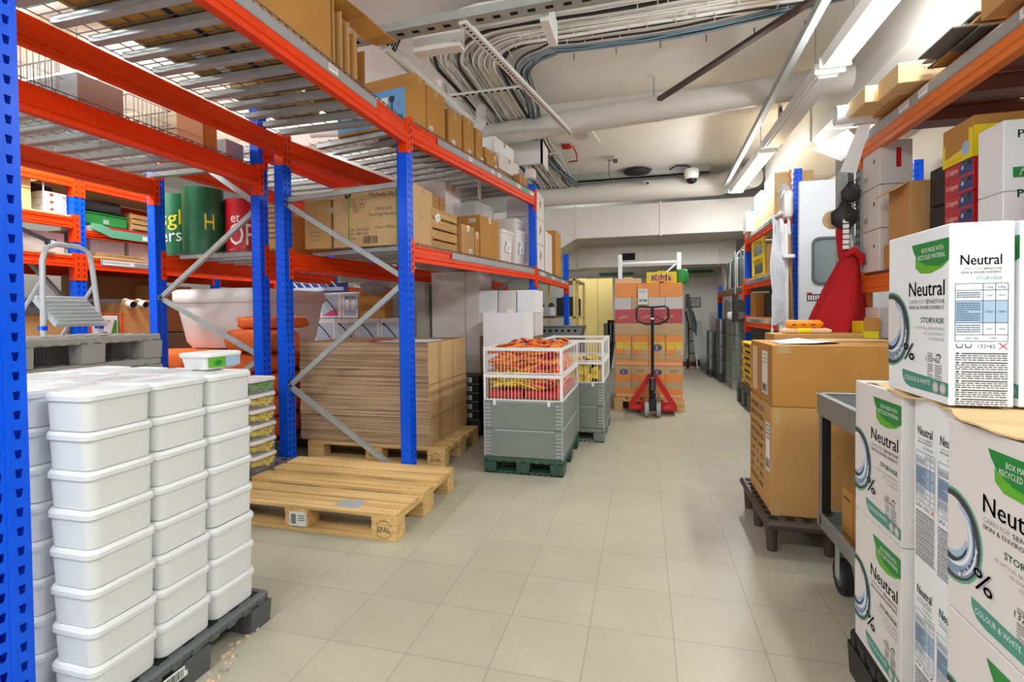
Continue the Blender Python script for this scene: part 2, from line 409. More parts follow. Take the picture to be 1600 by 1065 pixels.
# ================================================================ lamps of the room, with unseen ones added as fill
def struct(name, mb, **k): return tag(mb.build(name, None, **k), kind='structure')
CEIL = 3.42
def fixture_y(x, y0, y1, z, label, lit=True, watts=60):
    t = thing('ceiling_lamp', label, 'lamp', (x, (y0+y1)/2, z), 0, None)
    mb = MB(); mb.prism([(-.09, .07), (-.075, 0), (-.06, -.004), (.06, -.004), (.075, 0), (.09, .07)], (x, y0, z), (x, y1, z), (1,0,0), (0,0,1), 'white')
    mb.box(x-.1, x+.1, y0-.02, y0, z-.006, z+.07, 'white', .006); mb.box(x-.1, x+.1, y1, y1+.02, z-.006, z+.07, 'white', .006); mb.build('housing', t)
    d = MB(); d.box(x-.062, x+.062, y0+.03, y1-.03, z-.016, z-.005, 'lamp' if lit else 'prism', .003); d.build('diffuser', t)
    for yy in (y0+.3, y1-.3):
        r = MB(); r.cyl((x, yy, z+.07), (x, yy, CEIL), .004, 'galv', n=6); r.build('hanger_rod', t)
    if lit:
        l = tube_lamp(x, (y0+y1)/2, z-.03, .12, y1-y0-.1, watts, glow=4 if y0 < 0 else 1.35)
    return t
fixture_y(1.29, 2.35, 3.93, 2.85, 'lit tube lamp over the right shelving, nearest to the camera, brightest', True, 26)
fixture_y(1.29, 4.05, 5.7, 2.85, 'unlit white tube lamp hanging between two lit ones over the aisle', False)
fixture_y(1.29, 5.9, 7.75, 2.85, 'lit tube lamp furthest down the aisle in front of the large duct', True, 34)
fixture_y(1.29, -1.2, .5, 2.85, 'unseen lit tube lamp added behind the camera, extending the aisle row', True, 14)  # unseen lamp added here, its glow brightens the ceiling near the camera
for (x0, x1, y, lab) in ((-4.9, -3.72, 2.78, 'lit tube lamp behind the wire basket and grey panel, above the left racks'),
                         (-4.7, -3.5, 5.6, 'lit tube lamp further back, glimpsed over the grey box on the left rack'),
                         (-4.9, -3.7, .2, 'lit tube lamp over the left racks behind the blue upright')):
    t = thing('ceiling_lamp', lab, 'lamp', ((x0+x1)/2, y, 2.95))
    mb = MB(); mb.prism([(-.09, .07), (-.07, 0), (.07, 0), (.09, .07)], (x0, y, 2.95), (x1, y, 2.95), (0,1,0), (0,0,1), 'white'); mb.build('housing', t)
    d = MB(); d.box(x0+.03, x1-.03, y-.06, y+.06, 2.936, 2.949, 'lamp', .003); d.build('diffuser', t)
    r = MB(); r.cyl((x0+.3, y, 3.02), (x0+.3, y, CEIL), .004, 'galv', n=6); r.cyl((x1-.3, y, 3.02), (x1-.3, y, CEIL), .004, 'galv', n=6); r.build('hanger_rod', t)
    tube_lamp((x0+x1)/2, y, 2.92, x1-x0-.1, .12, 27, glow=2.3)
for (y, lab) in ((-.9, 'unseen lit tube lamp added as fill over the floor behind the camera'), (4.95, 'lit tube lamp over the racks of the middle row'), (8.9, 'lit tube lamp over the far left shelving')):
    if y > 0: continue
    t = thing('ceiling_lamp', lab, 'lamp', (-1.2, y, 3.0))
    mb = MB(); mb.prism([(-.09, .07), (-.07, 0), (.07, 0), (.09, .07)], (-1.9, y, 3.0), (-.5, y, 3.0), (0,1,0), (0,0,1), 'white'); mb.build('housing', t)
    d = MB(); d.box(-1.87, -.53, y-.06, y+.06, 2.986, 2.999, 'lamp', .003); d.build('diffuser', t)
    tube_lamp(-1.2, y, 2.97, 1.3, .12, 26, glow=3)  # unseen lamp added to fill the foreground from behind the camera
t = thing('ceiling_lamp', 'unseen lit tube lamp added to brighten the yellow doors, behind the boxed duct', 'lamp', (-.7, 11.0, 2.6))
mb = MB(); mb.prism([(-.09, .07), (-.07, 0), (.07, 0), (.09, .07)], (-1.6, 11.2, 2.9), (-.7, 11.2, 2.9), (0,1,0), (0,0,1), 'white'); mb.build('housing', t)
d = MB(); d.box(-1.57, -.73, 11.14, 11.26, 2.886, 2.899, 'lamp', .003); d.build('diffuser', t)
tube_lamp(-1.15, 11.2, 2.87, .8, .12, 13)  # lamp added out of view to lighten the dark far end
# ================================================================ room shell
mb = MB(); mb.box(-8, 3.2, -3.2, 13.2, -.08, 0, 'tiles'); o = mb.build('floor'); tag(o, kind='structure')
# keep tile pattern in world coordinates: mesh origin at world origin
o.data.transform(Matrix.Translation(o.location)); o.location = (0, 0, 0)
mb = MB(); mb.box(-8, 3.2, -3.2, 13.2, CEIL, CEIL+.1, 'ceil'); struct('ceiling', mb)
mb = MB(); mb.box(-8.1, -8, -3.2, 13.2, 0, CEIL, 'wall'); struct('wall_left', mb)
mb = MB(); mb.box(3.2, 3.3, -3.2, 13.2, 0, CEIL, 'wall'); struct('wall_right', mb)
mb = MB(); mb.box(-8, -.55, 13.1, 13.2, 0, CEIL, 'wall'); mb.box(-.55, 1.6, 11.15, 11.3, 0, CEIL, 'wall'); mb.box(-.65, -.55, 11.15, 13.2, 0, CEIL, 'wall'); mb.box(1.6, 2.45, 10.3, 10.4, 0, CEIL, 'wall') ; struct('wall_back', mb)
mb = MB(); mb.box(2.45, 2.55, .5, 10.4, 0, CEIL, 'wallr'); struct('wall_inner', mb)
mb = MB(); mb.box(1.5, 1.6, 10.3, 11.3, 0, CEIL, 'wall'); struct('wall_far_right', mb)
mb = MB(); mb.box(-.55, 1.5, 11.12, 11.15, 0, .09, 'maroon'); struct('baseboard_back', mb)
# ceiling beams running across
mb = MB()
mb.prism([(0, 0), (.08, -.12), (.5, -.12), (.58, 0)], (-8, 5.4, CEIL), (2.45, 5.4, CEIL), (0,1,0), (0,0,1), 'ceil'); struct('trim_1', mb)
mb = MB(); mb.prism([(0, 0), (.08, -.1), (.5, -.1), (.58, 0)], (-8, 2.3, CEIL), (2.45, 2.3, CEIL), (0,1,0), (0,0,1), 'ceil'); struct('trim_2', mb)
# ================================================================ ducts
D = thing('air_duct', 'large boxed white air duct crossing the room above the far end', 'duct', (0, 8.6, 1.9))
mb = MB(); mb.box(-1.12, 2.44, 8.6, 9.6, 2.42, 2.95, 'duct', .006)
mb.prism([(-1.12, 2.42), (-1.12, 2.95), (-4.6, 2.95), (-4.6, 2.0), (-1.85, 2.0)], (0, 8.6, 0), (0, 9.6, 0), (1,0,0), (0,0,1), 'duct')
mb.build('upper_duct', D)
for x in (-1.12, .28, 1.75):
    f = MB(); f.box(x-.015, x+.015, 8.585, 9.62, 2.405, 2.97, 'duct', .003); f.build('duct_flange', D)
mb = MB(); mb.box(-1.2, 1.6, 9.62, 10.28, 2.0, 2.5, 'duct', .006); mb.box(-3.8, -1.2, 9.62, 10.28, 1.98, 2.5, 'duct'); mb.build('lower_duct', D)
for x in (-1.2, .05, 1.3):
    f = MB(); f.box(x-.012, x+.012, 9.6, 10.3, 1.985, 2.51, 'duct', .003); f.build('duct_flange', D)
g = MB(); F = frame_of('-y', -.42, -.12, 9.6, 9.62, 2.1, 2.27)
g.box(-.42, -.12, 9.595, 9.62, 2.1, 2.27, 'duct'); g.rect(F, .025, .275, .02, .15, 'hole', .008)
for i in range(7): g.box(-.395, -.145, 9.588, 9.6, 2.125+i*.019, 2.13+i*.019, 'blackm')
g.build('air_grille', D)
mb = MB(); n = 84
R = .165; zc = 3.135; yc = 8.42
pts = []; rs = []
for i in range(n+1):
    x = -1.75+i*(1.15+1.75)/n; pts += [(x, yc, zc)]; rs += [R+(.007 if i % 2 else 0)]
# flexible bend running down to the right duct
for i in range(1, 11):
    a = i/14*math.pi/2*.8; pts.append((1.15+math.sin(a)*.55, yc-(1-math.cos(a))*.9, zc+.02)); rs.append(R+(.005 if i % 2 else 0)+i*.001)
mb.tube(pts, rs, 'duct', n=28)
mb2 = mb.build('spiral_duct'); tag(mb2, 'round white spiral duct running under the ceiling above the boxed duct', 'duct')
mb = MB(); mb.box(-1.75, 1.0, 8.22, 8.3, 3.3, 3.42, 'galv'); 
mb.box(-1.75, 1.0, 8.2, 8.31, 3.3, 3.31, 'galvd'); tag(mb.build('support_channel'), 'galvanised steel channel along the top of the spiral duct', 'channel')
# right hand duct along the wall with sloping face
mb = MB(); mb.box(1.7, 2.445, 5.87, 7.9, 2.93, 3.415, 'duct_dimmed', .005); mb.prism([(1.7, 3.415), (1.7, 2.93), (1.8, 2.79), (2.445, 2.79), (2.445, 3.415)], (0, -1.0, 0), (0, 5.85, 0), (1,0,0), (0,0,1), 'duct_dimmed')
rd = mb.build('wall_duct'); tag(rd, 'long boxed duct along the right wall above the shelving', 'duct')
for (y, x_, z_) in ((5.85, 1.685, 2.915), (7.3, 1.69, 2.92)): f = MB(); f.box(x_, 2.445, y, y+.03, z_, 3.415, 'duct_dimmed', .003); f.build('duct_flange', rd)
# large pipe across
mb = MB(); a = Vector((-2.6, 5.42, 3.12)); b = Vector((2.4, 4.75, 3.12)); mb.cyl(a, b, .115, 'duct', n=28)
for t in (.28, .55, .8): p = a.lerp(b, t); mb.cyl(p-(b-a).normalized()*.012, p+(b-a).normalized()*.012, .121, 'duct', n=28)
tag(mb.build('ventilation_pipe'), 'thick white pipe crossing under the whole ceiling at a slight angle', 'pipe')
mb = MB(); mb.box(.1, .115, 5.04, 5.055, 3.2, 3.42, 'galv'); tag(mb.build('pipe_hanger'), 'thin threaded rod holding the thick pipe at the dark rail', 'hanger')
mb = MB(); mb.box(1.38, 1.42, 5.82, 5.84, 2.95, 3.42, 'galv')
for i in range(5): mb.box(1.39, 1.41, 5.815, 5.82, 3.0+i*.08, 3.04+i*.08, 'hole')
tag(mb.build('slotted_hanger'), 'slotted metal strap hanging from the ceiling left of the unlit tube lamp', 'hanger')
# ceiling rails
def rail(p, q, w, h, m, lab, name='ceiling_rail', slots=0):
    mb = MB(); mb.beam(p, q, w, h, m); p = Vector(p); q = Vector(q); d = q-p; s = d.cross(Vector((0,0,1))).normalized()
    for i in range(slots):
        c = p+d*((i+.5)/slots); mb.obox(c-Vector((0,0,h/2+.0006)), (d, s, (0,0,1)), (d.length/slots*.22, w*.14, .0005), 'hole')
    return tag(mb.build(name), lab, 'rail')
rail((.151, 4.836, 3.12), (1.13, 3.44, 3.12), .05, .03, 'brownp', 'dark brown metal rail running diagonally over the aisle ceiling')
rail((-.22, 6.02, 3.4), (-.08, 5.8, 3.4), .08, .02, 'brownp', 'short dark slot in the ceiling beyond the thick pipe', 'ceiling_slot')
rail((-2.5, 3.08, 3.05), (2.2, 2.95, 3.05), .11, .055, 'galv', 'wide galvanised channel crossing the ceiling at the top of the picture', slots=42)
rail((-1.1, 3.02, 3.02), (-.72, 5.2, 3.02), .055, .03, 'white', 'white perforated rail running away under the ceiling cables', slots=50)
rail((-.68, 5.7, 3.36), (-.56, 6.6, 3.36), .07, .03, 'white', 'short white rail on the ceiling behind the thick pipe')
rail((.9, -1.2, 2.98), (1.16, 7.9, 2.98), .05, .06, 'greyl', 'grey cable rail running along beside the aisle lamps', 'lamp_rail')
mb = MB(); mb.cyl((-1.74, 3.2, 3.05), (-1.56, 4.3, 2.95), .045, 'pipe', n=16); tag(mb.build('hanging_pipe'), 'white plastic pipe hanging diagonally left of the cable bend', 'pipe')
mb = MB()
for k in range(5):
    a0 = Vector((-1.78+k*.012, 3.16+k*.01, 3.09)); mb.tube([a0, a0+Vector((.05, .03, -.03-.01*k)), a0+Vector((.12, -.01, .0)), a0+Vector((.18, -.06, .05))], .008, 'cabled')
tag(mb.build('black_cable_coil'), 'tangle of black cable in the end of the hanging pipe', 'cable')
mb = MB(); mb.box(-1.55, -1.2, 3.24, 3.34, 3.0, 3.2, 'white', .004)
for q in ((-1.24, 3.03), (-1.24, 3.17)): mb.cyl((q[0], 3.238, q[1]), (q[0], 3.243, q[1]), .006, 'galvd', n=8)
tag(mb.build('junction_cover'), 'pale metal cover plate beside the cable bend', 'plate')
mb = MB(); mb.box(-.62, -.56, 3.12, 3.44, 3.0, 3.16, 'white', .004); tag(mb.build('cable_bracket'), 'white bracket across the straight cable run', 'bracket')
# white plumbing above the left rack
P = thing('water_pipes', 'white lagged water pipes with elbows above the first left rack', 'pipes', (-2.1, 4.6, 3.0))
mb = MB(); mb.tube([(-3.2, 4.35, 2.98), (-2.2, 4.5, 2.98), (-1.95, 4.55, 2.98), (-1.88, 4.56, 3.04), (-1.87, 4.56, 3.42)], .045, 'pipe', n=14); mb.build('pipe', P)
mb = MB(); mb.tube([(-1.95, 4.6, 2.98), (-1.77, 4.66, 2.98), (-1.73, 4.66, 3.05), (-1.73, 4.66, 3.42)], .045, 'pipe', n=14); mb.build('pipe', P)
mb = MB(); mb.tube([(-1.8, 4.7, 2.98), (-1.6, 4.75, 2.98), (-1.55, 4.76, 3.05), (-1.55, 4.76, 3.3)], .05, 'pipe', n=14); mb.build('pipe', P)
mb = MB(); mb.cyl((-1.57, 4.74, 2.98), (-1.57, 4.74, 2.3), .016, 'pipe', n=10); mb.build('thin_pipe', P)
# cables: straight run across, bend, run away to the duct
rr = random.Random(3)
def cable(path, r, m, lab, grp):
    mb = MB(); mb.tube(path, r, m, n=6); return tag(mb.build('ceiling_cable'), lab, 'cable', grp)
NC = 46
for i in range(NC):
    t = i/(NC-1); layer = i % 3
    y0 = 3.34+t*.46+rr.uniform(-.008, .008); xb = -1.72+t*.62+rr.uniform(-.008, .008); rad = .62-.28*t
    z = 3.3-layer*.035+rr.uniform(-.01, .01); r = rr.choice((.007, .009, .011, .015))
    if i in (30, 35): r = .034; z = 3.26
    pts = [(2.3, y0-.1+rr.uniform(-.02, .02), z)]
    for k in range(9): x = 1.6-k*(1.6-(xb+rad))/8; pts.append((x, y0+rr.uniform(-.008, .008), z+rr.uniform(-.006, .006)))
    for k in range(1, 8): a = k/8*math.pi/2; pts.append((xb+rad*(1-math.sin(a)), y0+rad*(1-math.cos(a)), z))
    for k in range(9):
        y = y0+rad+k*(8.15-y0-rad)/8; pts.append((xb+rr.uniform(-.012, .012)+.015*math.sin(k*1.1+i), y, z-.02*k/8+rr.uniform(-.008, .008)))
    blk = i in (5, 17, 24, 33, 41, 43)
    cable(pts, r, 'cabled' if blk else 'cable', 'thin black cable in the ceiling bundle curving over the left rack' if blk else 'white cable in the wide ceiling bundle curving over the left rack', 'black ceiling cables' if blk else 'white ceiling cables')
for i in range(8):
    y0 = 3.84+i*.016; xb = -1.04+i*.014; rad = .34; z = 3.24-rr.uniform(0, .05)
    pts = [(1.9, y0-.16, z+.05), (.9, y0-.08, z)]
    for k in range(6): x = .5-k*(.5-(xb+rad))/5; pts.append((x, y0+rr.uniform(-.012, .012), z-.02*math.sin(k/5*3.14)))
    for k in range(1, 7): a = k/7*math.pi/2; pts.append((xb+rad*(1-math.sin(a)), y0+rad*(1-math.cos(a)), z-.02))
    for k in range(8): pts.append((xb-.12+.12*math.cos(k*.8)+rr.uniform(-.01, .01), y0+rad+k*(8.1-y0-rad)/7, z-.02))
    cable(pts, .008, 'cableb' if i % 3 else 'cabled', 'blue grey data cable on the inner edge of the ceiling bundle' if i % 3 else 'dark cable tied in with the blue grey data cables', 'blue data cables' if i % 3 else 'dark data cables')
mb = MB()
for k in range(40):
    x = 1.4-k*.065; y = 3.34+.5*rr.random(); mb.box(x, x+.006, y, y+.1, 3.205, 3.212, 'white')
    if k % 5 == 0: mb.box(x+.03, x+.036, 3.96, 3.966, 3.15, 3.2, 'cabled')
o = mb.build('cable_ties'); tag(o, 'cable ties gathering the straight run of ceiling cables', 'cable ties', kind='stuff')
for (y, x0, x1) in ((4.35, -1.78, -1.0), (6.3, -1.8, -1.0)):
    mb = MB(); mb.box(x0, x1, y, y+.04, 3.17, 3.19, 'white')
    for i in range(12): mb.box(x0+.03+i*.06, x0+.06+i*.06, y+.005, y+.035, 3.169, 3.1705, 'hole')
    tag(mb.build('cable_tray'), 'perforated white tray rung under the cables, '+('near the bend' if y < 5 else 'beyond the thick pipe'), 'cable tray')
mb = MB(); mb.box(-1.62, -1.1, 5.6, 5.64, 2.86, 3.12, 'white'); mb.box(-1.12, -1.1, 5.6, 5.95, 2.86, 3.12, 'white'); tag(mb.build('cable_cover'), 'white sheet metal cover beside the far cable run, above the tall rack', 'cover')
# cameras, sensors
def dome(x, y, z):
    t = thing('dome_camera', 'white dome security camera with dark lens hanging at the spiral duct', 'camera', (x, y, z))
    mb = MB(); mb.lathe((x, y, z), [(.001, .12), (.1, .12), (.11, .05), (.1, .0), (.085, -.03)], 'white', 20); mb.build('housing', t)
    mb = MB(); mb.lathe((x, y, z), [(.085, -.03), (.07, -.07), (.04, -.095), (.001, -.1)], 'black', 20); mb.build('lens', t)
dome(.72, 8.1, 3.2)
t = thing('bullet_camera', 'small round camera on a cable left of the dome camera', 'camera', (.06, 8.1, 3.2))
mb = MB(); mb.cyl((.04, 8.2, 3.2), (.07, 8.06, 3.15), .035, 'white'); mb.build('housing', t)
mb = MB(); mb.cyl((.07, 8.06, 3.15), (.072, 8.05, 3.148), .026, 'black'); mb.build('lens', t)
mb = MB(); mb.lathe((-.08, 8.15, 3.33), [(.001, .08), (.09, .08), (.15, .05), (.12, 0), (.05, -.02), (.001, -.02)], 'blackm', 10, sx=1.5); tag(mb.build('duct_opening'), 'dark flattened fitting on top of the spiral duct', 'fitting')
t = thing('smoke_detector', 'small grey detector on a bracket under the ceiling', 'detector', (-.4, 7.4, 3.3))
mb = MB(); mb.box(-.5, -.4, 7.38, 7.46, 3.36, 3.42, 'galv'); mb.build('bracket', t)
mb = MB(); mb.box(-.41, -.35, 7.36, 7.44, 3.32, 3.36, 'greyd', .005); mb.build('sensor', t)
mb = MB(); mb.tube([(-.47, 7.4, 3.36), (-.48, 7.5, 3.2), (-.45, 7.7, 3.12)], .006, 'greyd'); mb.build('cord', t)
mb = MB(); mb.tube([(-1.02, 6.72, 3.38), (-.98, 6.7, 3.36), (-.9, 6.72, 3.38), (-.86, 6.8, 3.3), (-.88, 7.0, 3.27), (-1.0, 7.02, 3.27)], .01, 'red'); mb.box(-1.05, -.93, 6.68, 6.76, 3.36, 3.41, 'red', .01)
tag(mb.build('red_clamp_lead'), 'red clip with a loop of red lead stuck on the ceiling', 'clip')
mb = MB(); mb.tube([(.4, 8.15, 3.35), (.5, 8.12, 3.4), (.65, 8.1, 3.38), (.74, 8.1, 3.32)], .012, 'cabled'); tag(mb.build('camera_cord'), 'black cord leading into the dome camera', 'cord')
# ================================================================ pallet racking
def upright(parent, x, y, z1, holes_side=1, m='blue', z0=0, W_=.09, Dp=.075, big=False):
    """perforated post: aisle face at x looking +x, spans y..y+W_, depth Dp to -x"""
    mb = MB(); pitch = .05; n = int((z1-z0)/pitch)
    hw = .016 if big else .012; hh = .011
    g = W_*.5; cols = (W_*.26, W_*.74)
    for i in range(n):
        za = z0+i*pitch; zb = za+pitch; zc = (za+zb)/2; ys = [0]
        for c in cols:
            a, b = c-hw/2, c+hw/2; prev = ys[-1]
            mb.quad((x, y+prev, za), (x, y+a, za), (x, y+a, zb), (x, y+prev, zb), m)
            tz = hh*.55
            mb.quad((x, y+a, za), (x, y+b, za), (x, y+b, zc-hh), (x, y+a, zc-hh), m)
            mb.quad((x, y+a, zc+hh), (x, y+b, zc+hh), (x, y+b, zb), (x, y+a, zb), m)
            mb.add([(x, y+a, zc-hh), (x, y+a+.003, zc-hh), (x, y+a, zc+hh), (x, y+b, zc-hh), (x, y+b, zc+hh), (x, y+b-.003, zc-hh)], [(0, 1, 2), (3, 4, 5)], m)
            ys.append(b)
        mb.quad((x, y+ys[-1], za), (x, y+W_, za), (x, y+W_, zb), (x, y+ys[-1], zb), m)
        # -y side with small round bolt holes
        hx = .0035
        cx = x-.02; c2 = x-.055
        seg = [x, cx+hx, cx-hx, c2+hx, c2-hx, x-Dp]
        for k in range(5):
            if k in (1, 3):
                zc2 = zc+.012*(k == 3)
                mb.quad((seg[k+1], y, za), (seg[k], y, za), (seg[k], y, zc2-hx), (seg[k+1], y, zc2-hx), m)
                mb.quad((seg[k+1], y, zc2+hx), (seg[k], y, zc2+hx), (seg[k], y, zb), (seg[k+1], y, zb), m)
            else: mb.quad((seg[k+1], y, za), (seg[k], y, za), (seg[k], y, zb), (seg[k+1], y, zb), m)
    # far side and rear lips
    mb.quad((x, y+W_, z0), (x-Dp, y+W_, z0), (x-Dp, y+W_, z0+n*pitch), (x, y+W_, z0+n*pitch), m)
    mb.box(x-Dp, x-Dp+.002, y, y+.037, z0, z0+n*pitch, m); mb.box(x-Dp, x-Dp+.002, y+W_-.037, y+W_, z0, z0+n*pitch, m)
    # groove line down the face
    mb.box(x-.001, x+.0015, y+g-.006, y+g+.006, z0, z0+n*pitch, m)
    if z0 == 0: mb.box(x-Dp-.02, x+.03, y-.015, y+W_+.015, 0, .008, m)
    return mb.build('upright_post', parent)
def dirs(p, q):
    d = Vector((q[0]-p[0], q[1]-p[1], 0)); L = d.length; d.normalize(); n = Vector((d.y, -d.x, 0)); return d, n, L   # n points to +x side
def rbeam(parent, p, q, ztop, h=.14, m='orange', strip=None, tickets=(), conn=True, flip=1, strip_col='strip', connm=None):
    """box beam between posts; p,q are (x,y) of its outer face line; flip=-1 turns the face to -x"""
    d, n, L = dirs(p, q); n = n*flip; P = Vector((p[0], p[1], 0)); Q = Vector((q[0], q[1], 0)); Z = Vector((0,0,1))
    prof = [(0, 0), (0, -.018), (-.006, -.024), (-.006, -.052), (0, -.058), (0, -.1*h/.14), (-.006, -.106*h/.14), (0, -.112*h/.14), (0, -h), (-.045, -h), (-.045, 0)]
    prof = [(a, ztop+b) for a, b in prof]
    mb = MB(); mb.prism(prof, P, Q, n, Z, m); b = mb.build('beam', parent)
    if conn:
        for e, s in ((P, 1), (Q, -1)):
            c = MB(); o = e-d*s*.0; A = o-d*s*.0225
            c.obox(A+n*.004+Z*(ztop+.03-.115), (d, n, Z), (.0215, .003, .115), connm or m)
            c.obox(o+Z*(ztop+.03-.115)-n*.03, (n, d, Z), (.034, .003, .115), connm or m)
            for k in range(4): c.obox(A+n*.0075+Z*(ztop+.0-.05*k-.012), (d, n, Z), (.004, .0005, .012), 'hole')
            c.obox(o-d*s*.004+Z*(ztop-.16)-n*.03, (n, d, Z), (.003, .0012, .012), 'hole')
            c.build('beam_connector', b)
    if strip:
        t0, t1 = strip; s = MB(); a = P+d*L*t0; b2 = P+d*L*t1
        s.prism([(.002, ztop-.004), (.006, ztop-.012), (.006, ztop-.052), (.002, ztop-.06)], a, b2, n, Z, strip_col); s.build('label_strip', b)
        for k, tt in enumerate(tickets):
            w = .04; tm = 'white'
            if isinstance(tt, tuple): tt, w, tm = tt
            tk = MB(); c0 = P+d*L*tt+n*.0075+Z*(ztop-.032); tk.obox(c0, (d, n, Z), (w, .0006, .018), tm)
            if tm == 'white':
                FF = (c0-d*w-Z*.018+n*.0006, d, Z, n); tk.lines(FF, .006, w*1.7, .026, 2, .009, 'inkb', .35, k+3)
            tk.build('price_ticket', b)
    return b
def deck(parent, p, q, depth, z, nch=14, front_hook=True, wires=True, ch=True, m='galv', chw=.027, dx=.05, inset=0, dy=.1):
    """wire mesh deck lying on the beams: p,q front line; depth to the left (-n)"""
    d, n, L = dirs(p, q); P = Vector((p[0], p[1], 0)); Z = Vector((0,0,1)); r = .002
    if wires:
        mb = MB(); k = int(L/dx)
        def w(a, b): mb.beam(a, b, r*2, r*2, 'wire')
        for i in range(1, k):
            a = P+d*(i*L/k); w(a+Z*(z+.004)+n*.004, a-n*depth+Z*(z+.004))
            if front_hook: w(a+Z*(z+.006)+n*.004, a+Z*(z-.016)+n*.006)
        kk = int(depth/dy)
        for i in range(kk+1):
            a = P-n*(i*depth/kk)+Z*(z+.008); w(a+d*.03, a+d*(L-.03))
        dk = mb.build('wire_deck', parent)
    else:
        mb = MB(); a = P+Z*(z+.004); mb.prism([(.0, z-.004), (0, z+.012), (-depth, z+.012), (-depth, z-.004)], P+d*.02, P+d*(L-.02), n, Z, 'ply'); dk = mb.build('board_deck', parent)
    if ch:
        for i in range(nch):
            a = P+d*(L*(i+.5)/nch); c = MB()
            prof = [(-chw, z+.001), (-chw*.8, z-.028), (chw*.8, z-.028), (chw, z+.001), (chw*.86, z+.001), (chw*.68, z-.025), (-chw*.68, z-.025), (-chw*.86, z+.001)]
            c.prism(prof, a-n*.05, a-n*(depth-.05), d, Z, m); c.build('support_channel', dk)
    return dk
def brace(parent, a, b, m='galv', w=.035):
    mb = MB(); a = Vector(a); b = Vector(b); d = (b-a).normalized(); s = Vector((0,1,0)); u = d.cross(s).normalized()
    prof = [(-.014, -w/2), (.014, -w/2), (.014, -w/2+.003), (-.011, -w/2+.003), (-.011, w/2-.003), (.014, w/2-.003), (.014, w/2), (-.014, w/2)]
    mb.prism(prof, a, b, s, u, m)
    for p in (a, b): mb.cyl(p+Vector((0, -.04, 0)), p+Vector((0, -.02, 0)), .009, 'galvd', n=8)
    return mb.build('cross_brace', parent)
def frame(parent, xf, xb, y, z1, levels, zs_brace=None, big=False, zb=None):
    upright(parent, xf, y, z1, big=big)
    upright(parent, xb, y, zb or z1)
    for za, zb_, dirn in (zs_brace or []):
        a = (xb-.02, y+.045, za) if dirn > 0 else (xf-.055, y+.045, za); b = (xf-.055, y+.045, zb_) if dirn > 0 else (xb-.02, y+.045, zb_)
        brace(parent, a, b)
Y0, Y1, Y2, Y3 = .84, 3.12, 5.46, 8.02
# ---- first row (beside the aisle); the second bay stands slightly skewed
R1 = thing('pallet_rack', 'tall blue and orange pallet rack nearest the aisle on the left, with wire mesh decks', 'rack', (-2.05, 3.2, 0))
XF, XB = -1.55, -2.54
frame(R1, XF, XB, Y0, 3.35, (), big=True)
BR = [(.08, .98, -1), (.98, 1.42, -1), (1.42, 2.02, 1), (.42, .95, 1)]
upright(R1, XF, Y1, 2.5); upright(R1, XB, Y1, 2.5)
yb = Y1+.045
brace(R1, (-1.6, yb, .02), (-2.53, yb, .63)); brace(R1, (-2.53, yb, .66), (-1.6, yb, 1.39)); brace(R1, (-1.6, yb, 1.42), (-2.53, yb, 1.98)); brace(R1, (-2.53, yb, 2.02), (-1.6, yb, 1.96+.11))
XF2, XB2 = -1.16, -2.2
upright(R1, XF2, Y2, 2.65); upright(R1, XB2, Y2, 2.65)
upright(R1, XF2-.01, Y3, 2.1); upright(R1, XB2, Y3, 2.1)
brace(R1, (XB2, Y2+.04, .9), (XF2-.06, Y2+.04, 1.75))
p, q = (XF, Y0+.09), (XF, Y1)
rbeam(R1, p, q, 2.47, strip=(.05, .82), tickets=((.62, .04, 'white'),))
rbeam(R1, (XB, Y0+.09), (XB, Y1), 2.47, h=.13)
deck(R1, p, q, .98, 2.475, 14)
p2, q2 = (XF, Y1+.09), (XF2, Y2)
bp2, bq2 = (XB, Y1+.09), (XB2, Y2)
rbeam(R1, p2, q2, 2.5, strip=(.14, .985), tickets=((.36, .03, 'white'), (.54, .03, 'white'), (.6, .03, 'white'), (.74, .05, 'teal'), (.8, .04, 'white'), (.87, .09, 'teal'), (.955, .05, 'white')))
rbeam(R1, bp2, bq2, 2.47, h=.13)
deck(R1, p2, q2, 1.0, 2.505, 14)
rbeam(R1, p2, q2, 1.655, h=.12, strip=(.22, .985), tickets=())
rbeam(R1, bp2, bq2, 1.64, h=.13)
deck(R1, p2, q2, 1.0, 1.66, 14)
p3, q3 = (XF2, Y2+.09), (XF2-.01, Y3)
rbeam(R1, p3, q3, 1.655, h=.12, strip=(.02, .98), tickets=((.12, .12, 'white'), (.28, .08, 'tealr'), (.42, .1, 'white'), (.75, .1, 'white')))
rbeam(R1, (XB2, Y2+.09), (XB2, Y3), 1.65, h=.12)
deck(R1, p3, q3, 1.0, 1.66, 10)
# ---- second row, back to back
R2 = thing('pallet_rack', 'second blue and orange rack row, behind the first, holding rolls and baskets', 'rack', (-3.3, 3.2, 0))
XF, XB = -2.75, -3.74
upright(R2, XF, Y0, 3.0); upright(R2, XB, Y0, 3.0)
upright(R2, XF, Y1, 2.85); upright(R2, XB, Y1, 2.4)
upright(R2, XF, Y2, 2.6); upright(R2, XB, Y2, 2.6)
for (a, b) in (((-3.73, 1.31), (-2.8, .86)), ((-3.73, 1.33), (-2.8, 1.98)), ((-2.8, 2.0), (-3.73, 2.62)), ((-2.8, .84), (-3.73, .3))): brace(R2, (a[0], yb, a[1]), (b[0], yb, b[1]))
rbeam(R2, (XF, Y0+.09), (XF, Y1), 2.262, h=.135); rbeam(R2, (XB, Y0+.09), (XB, Y1), 2.255, h=.13)
deck(R2, (XF, Y0+.09), (XF, Y1), .98, 2.268, 14)
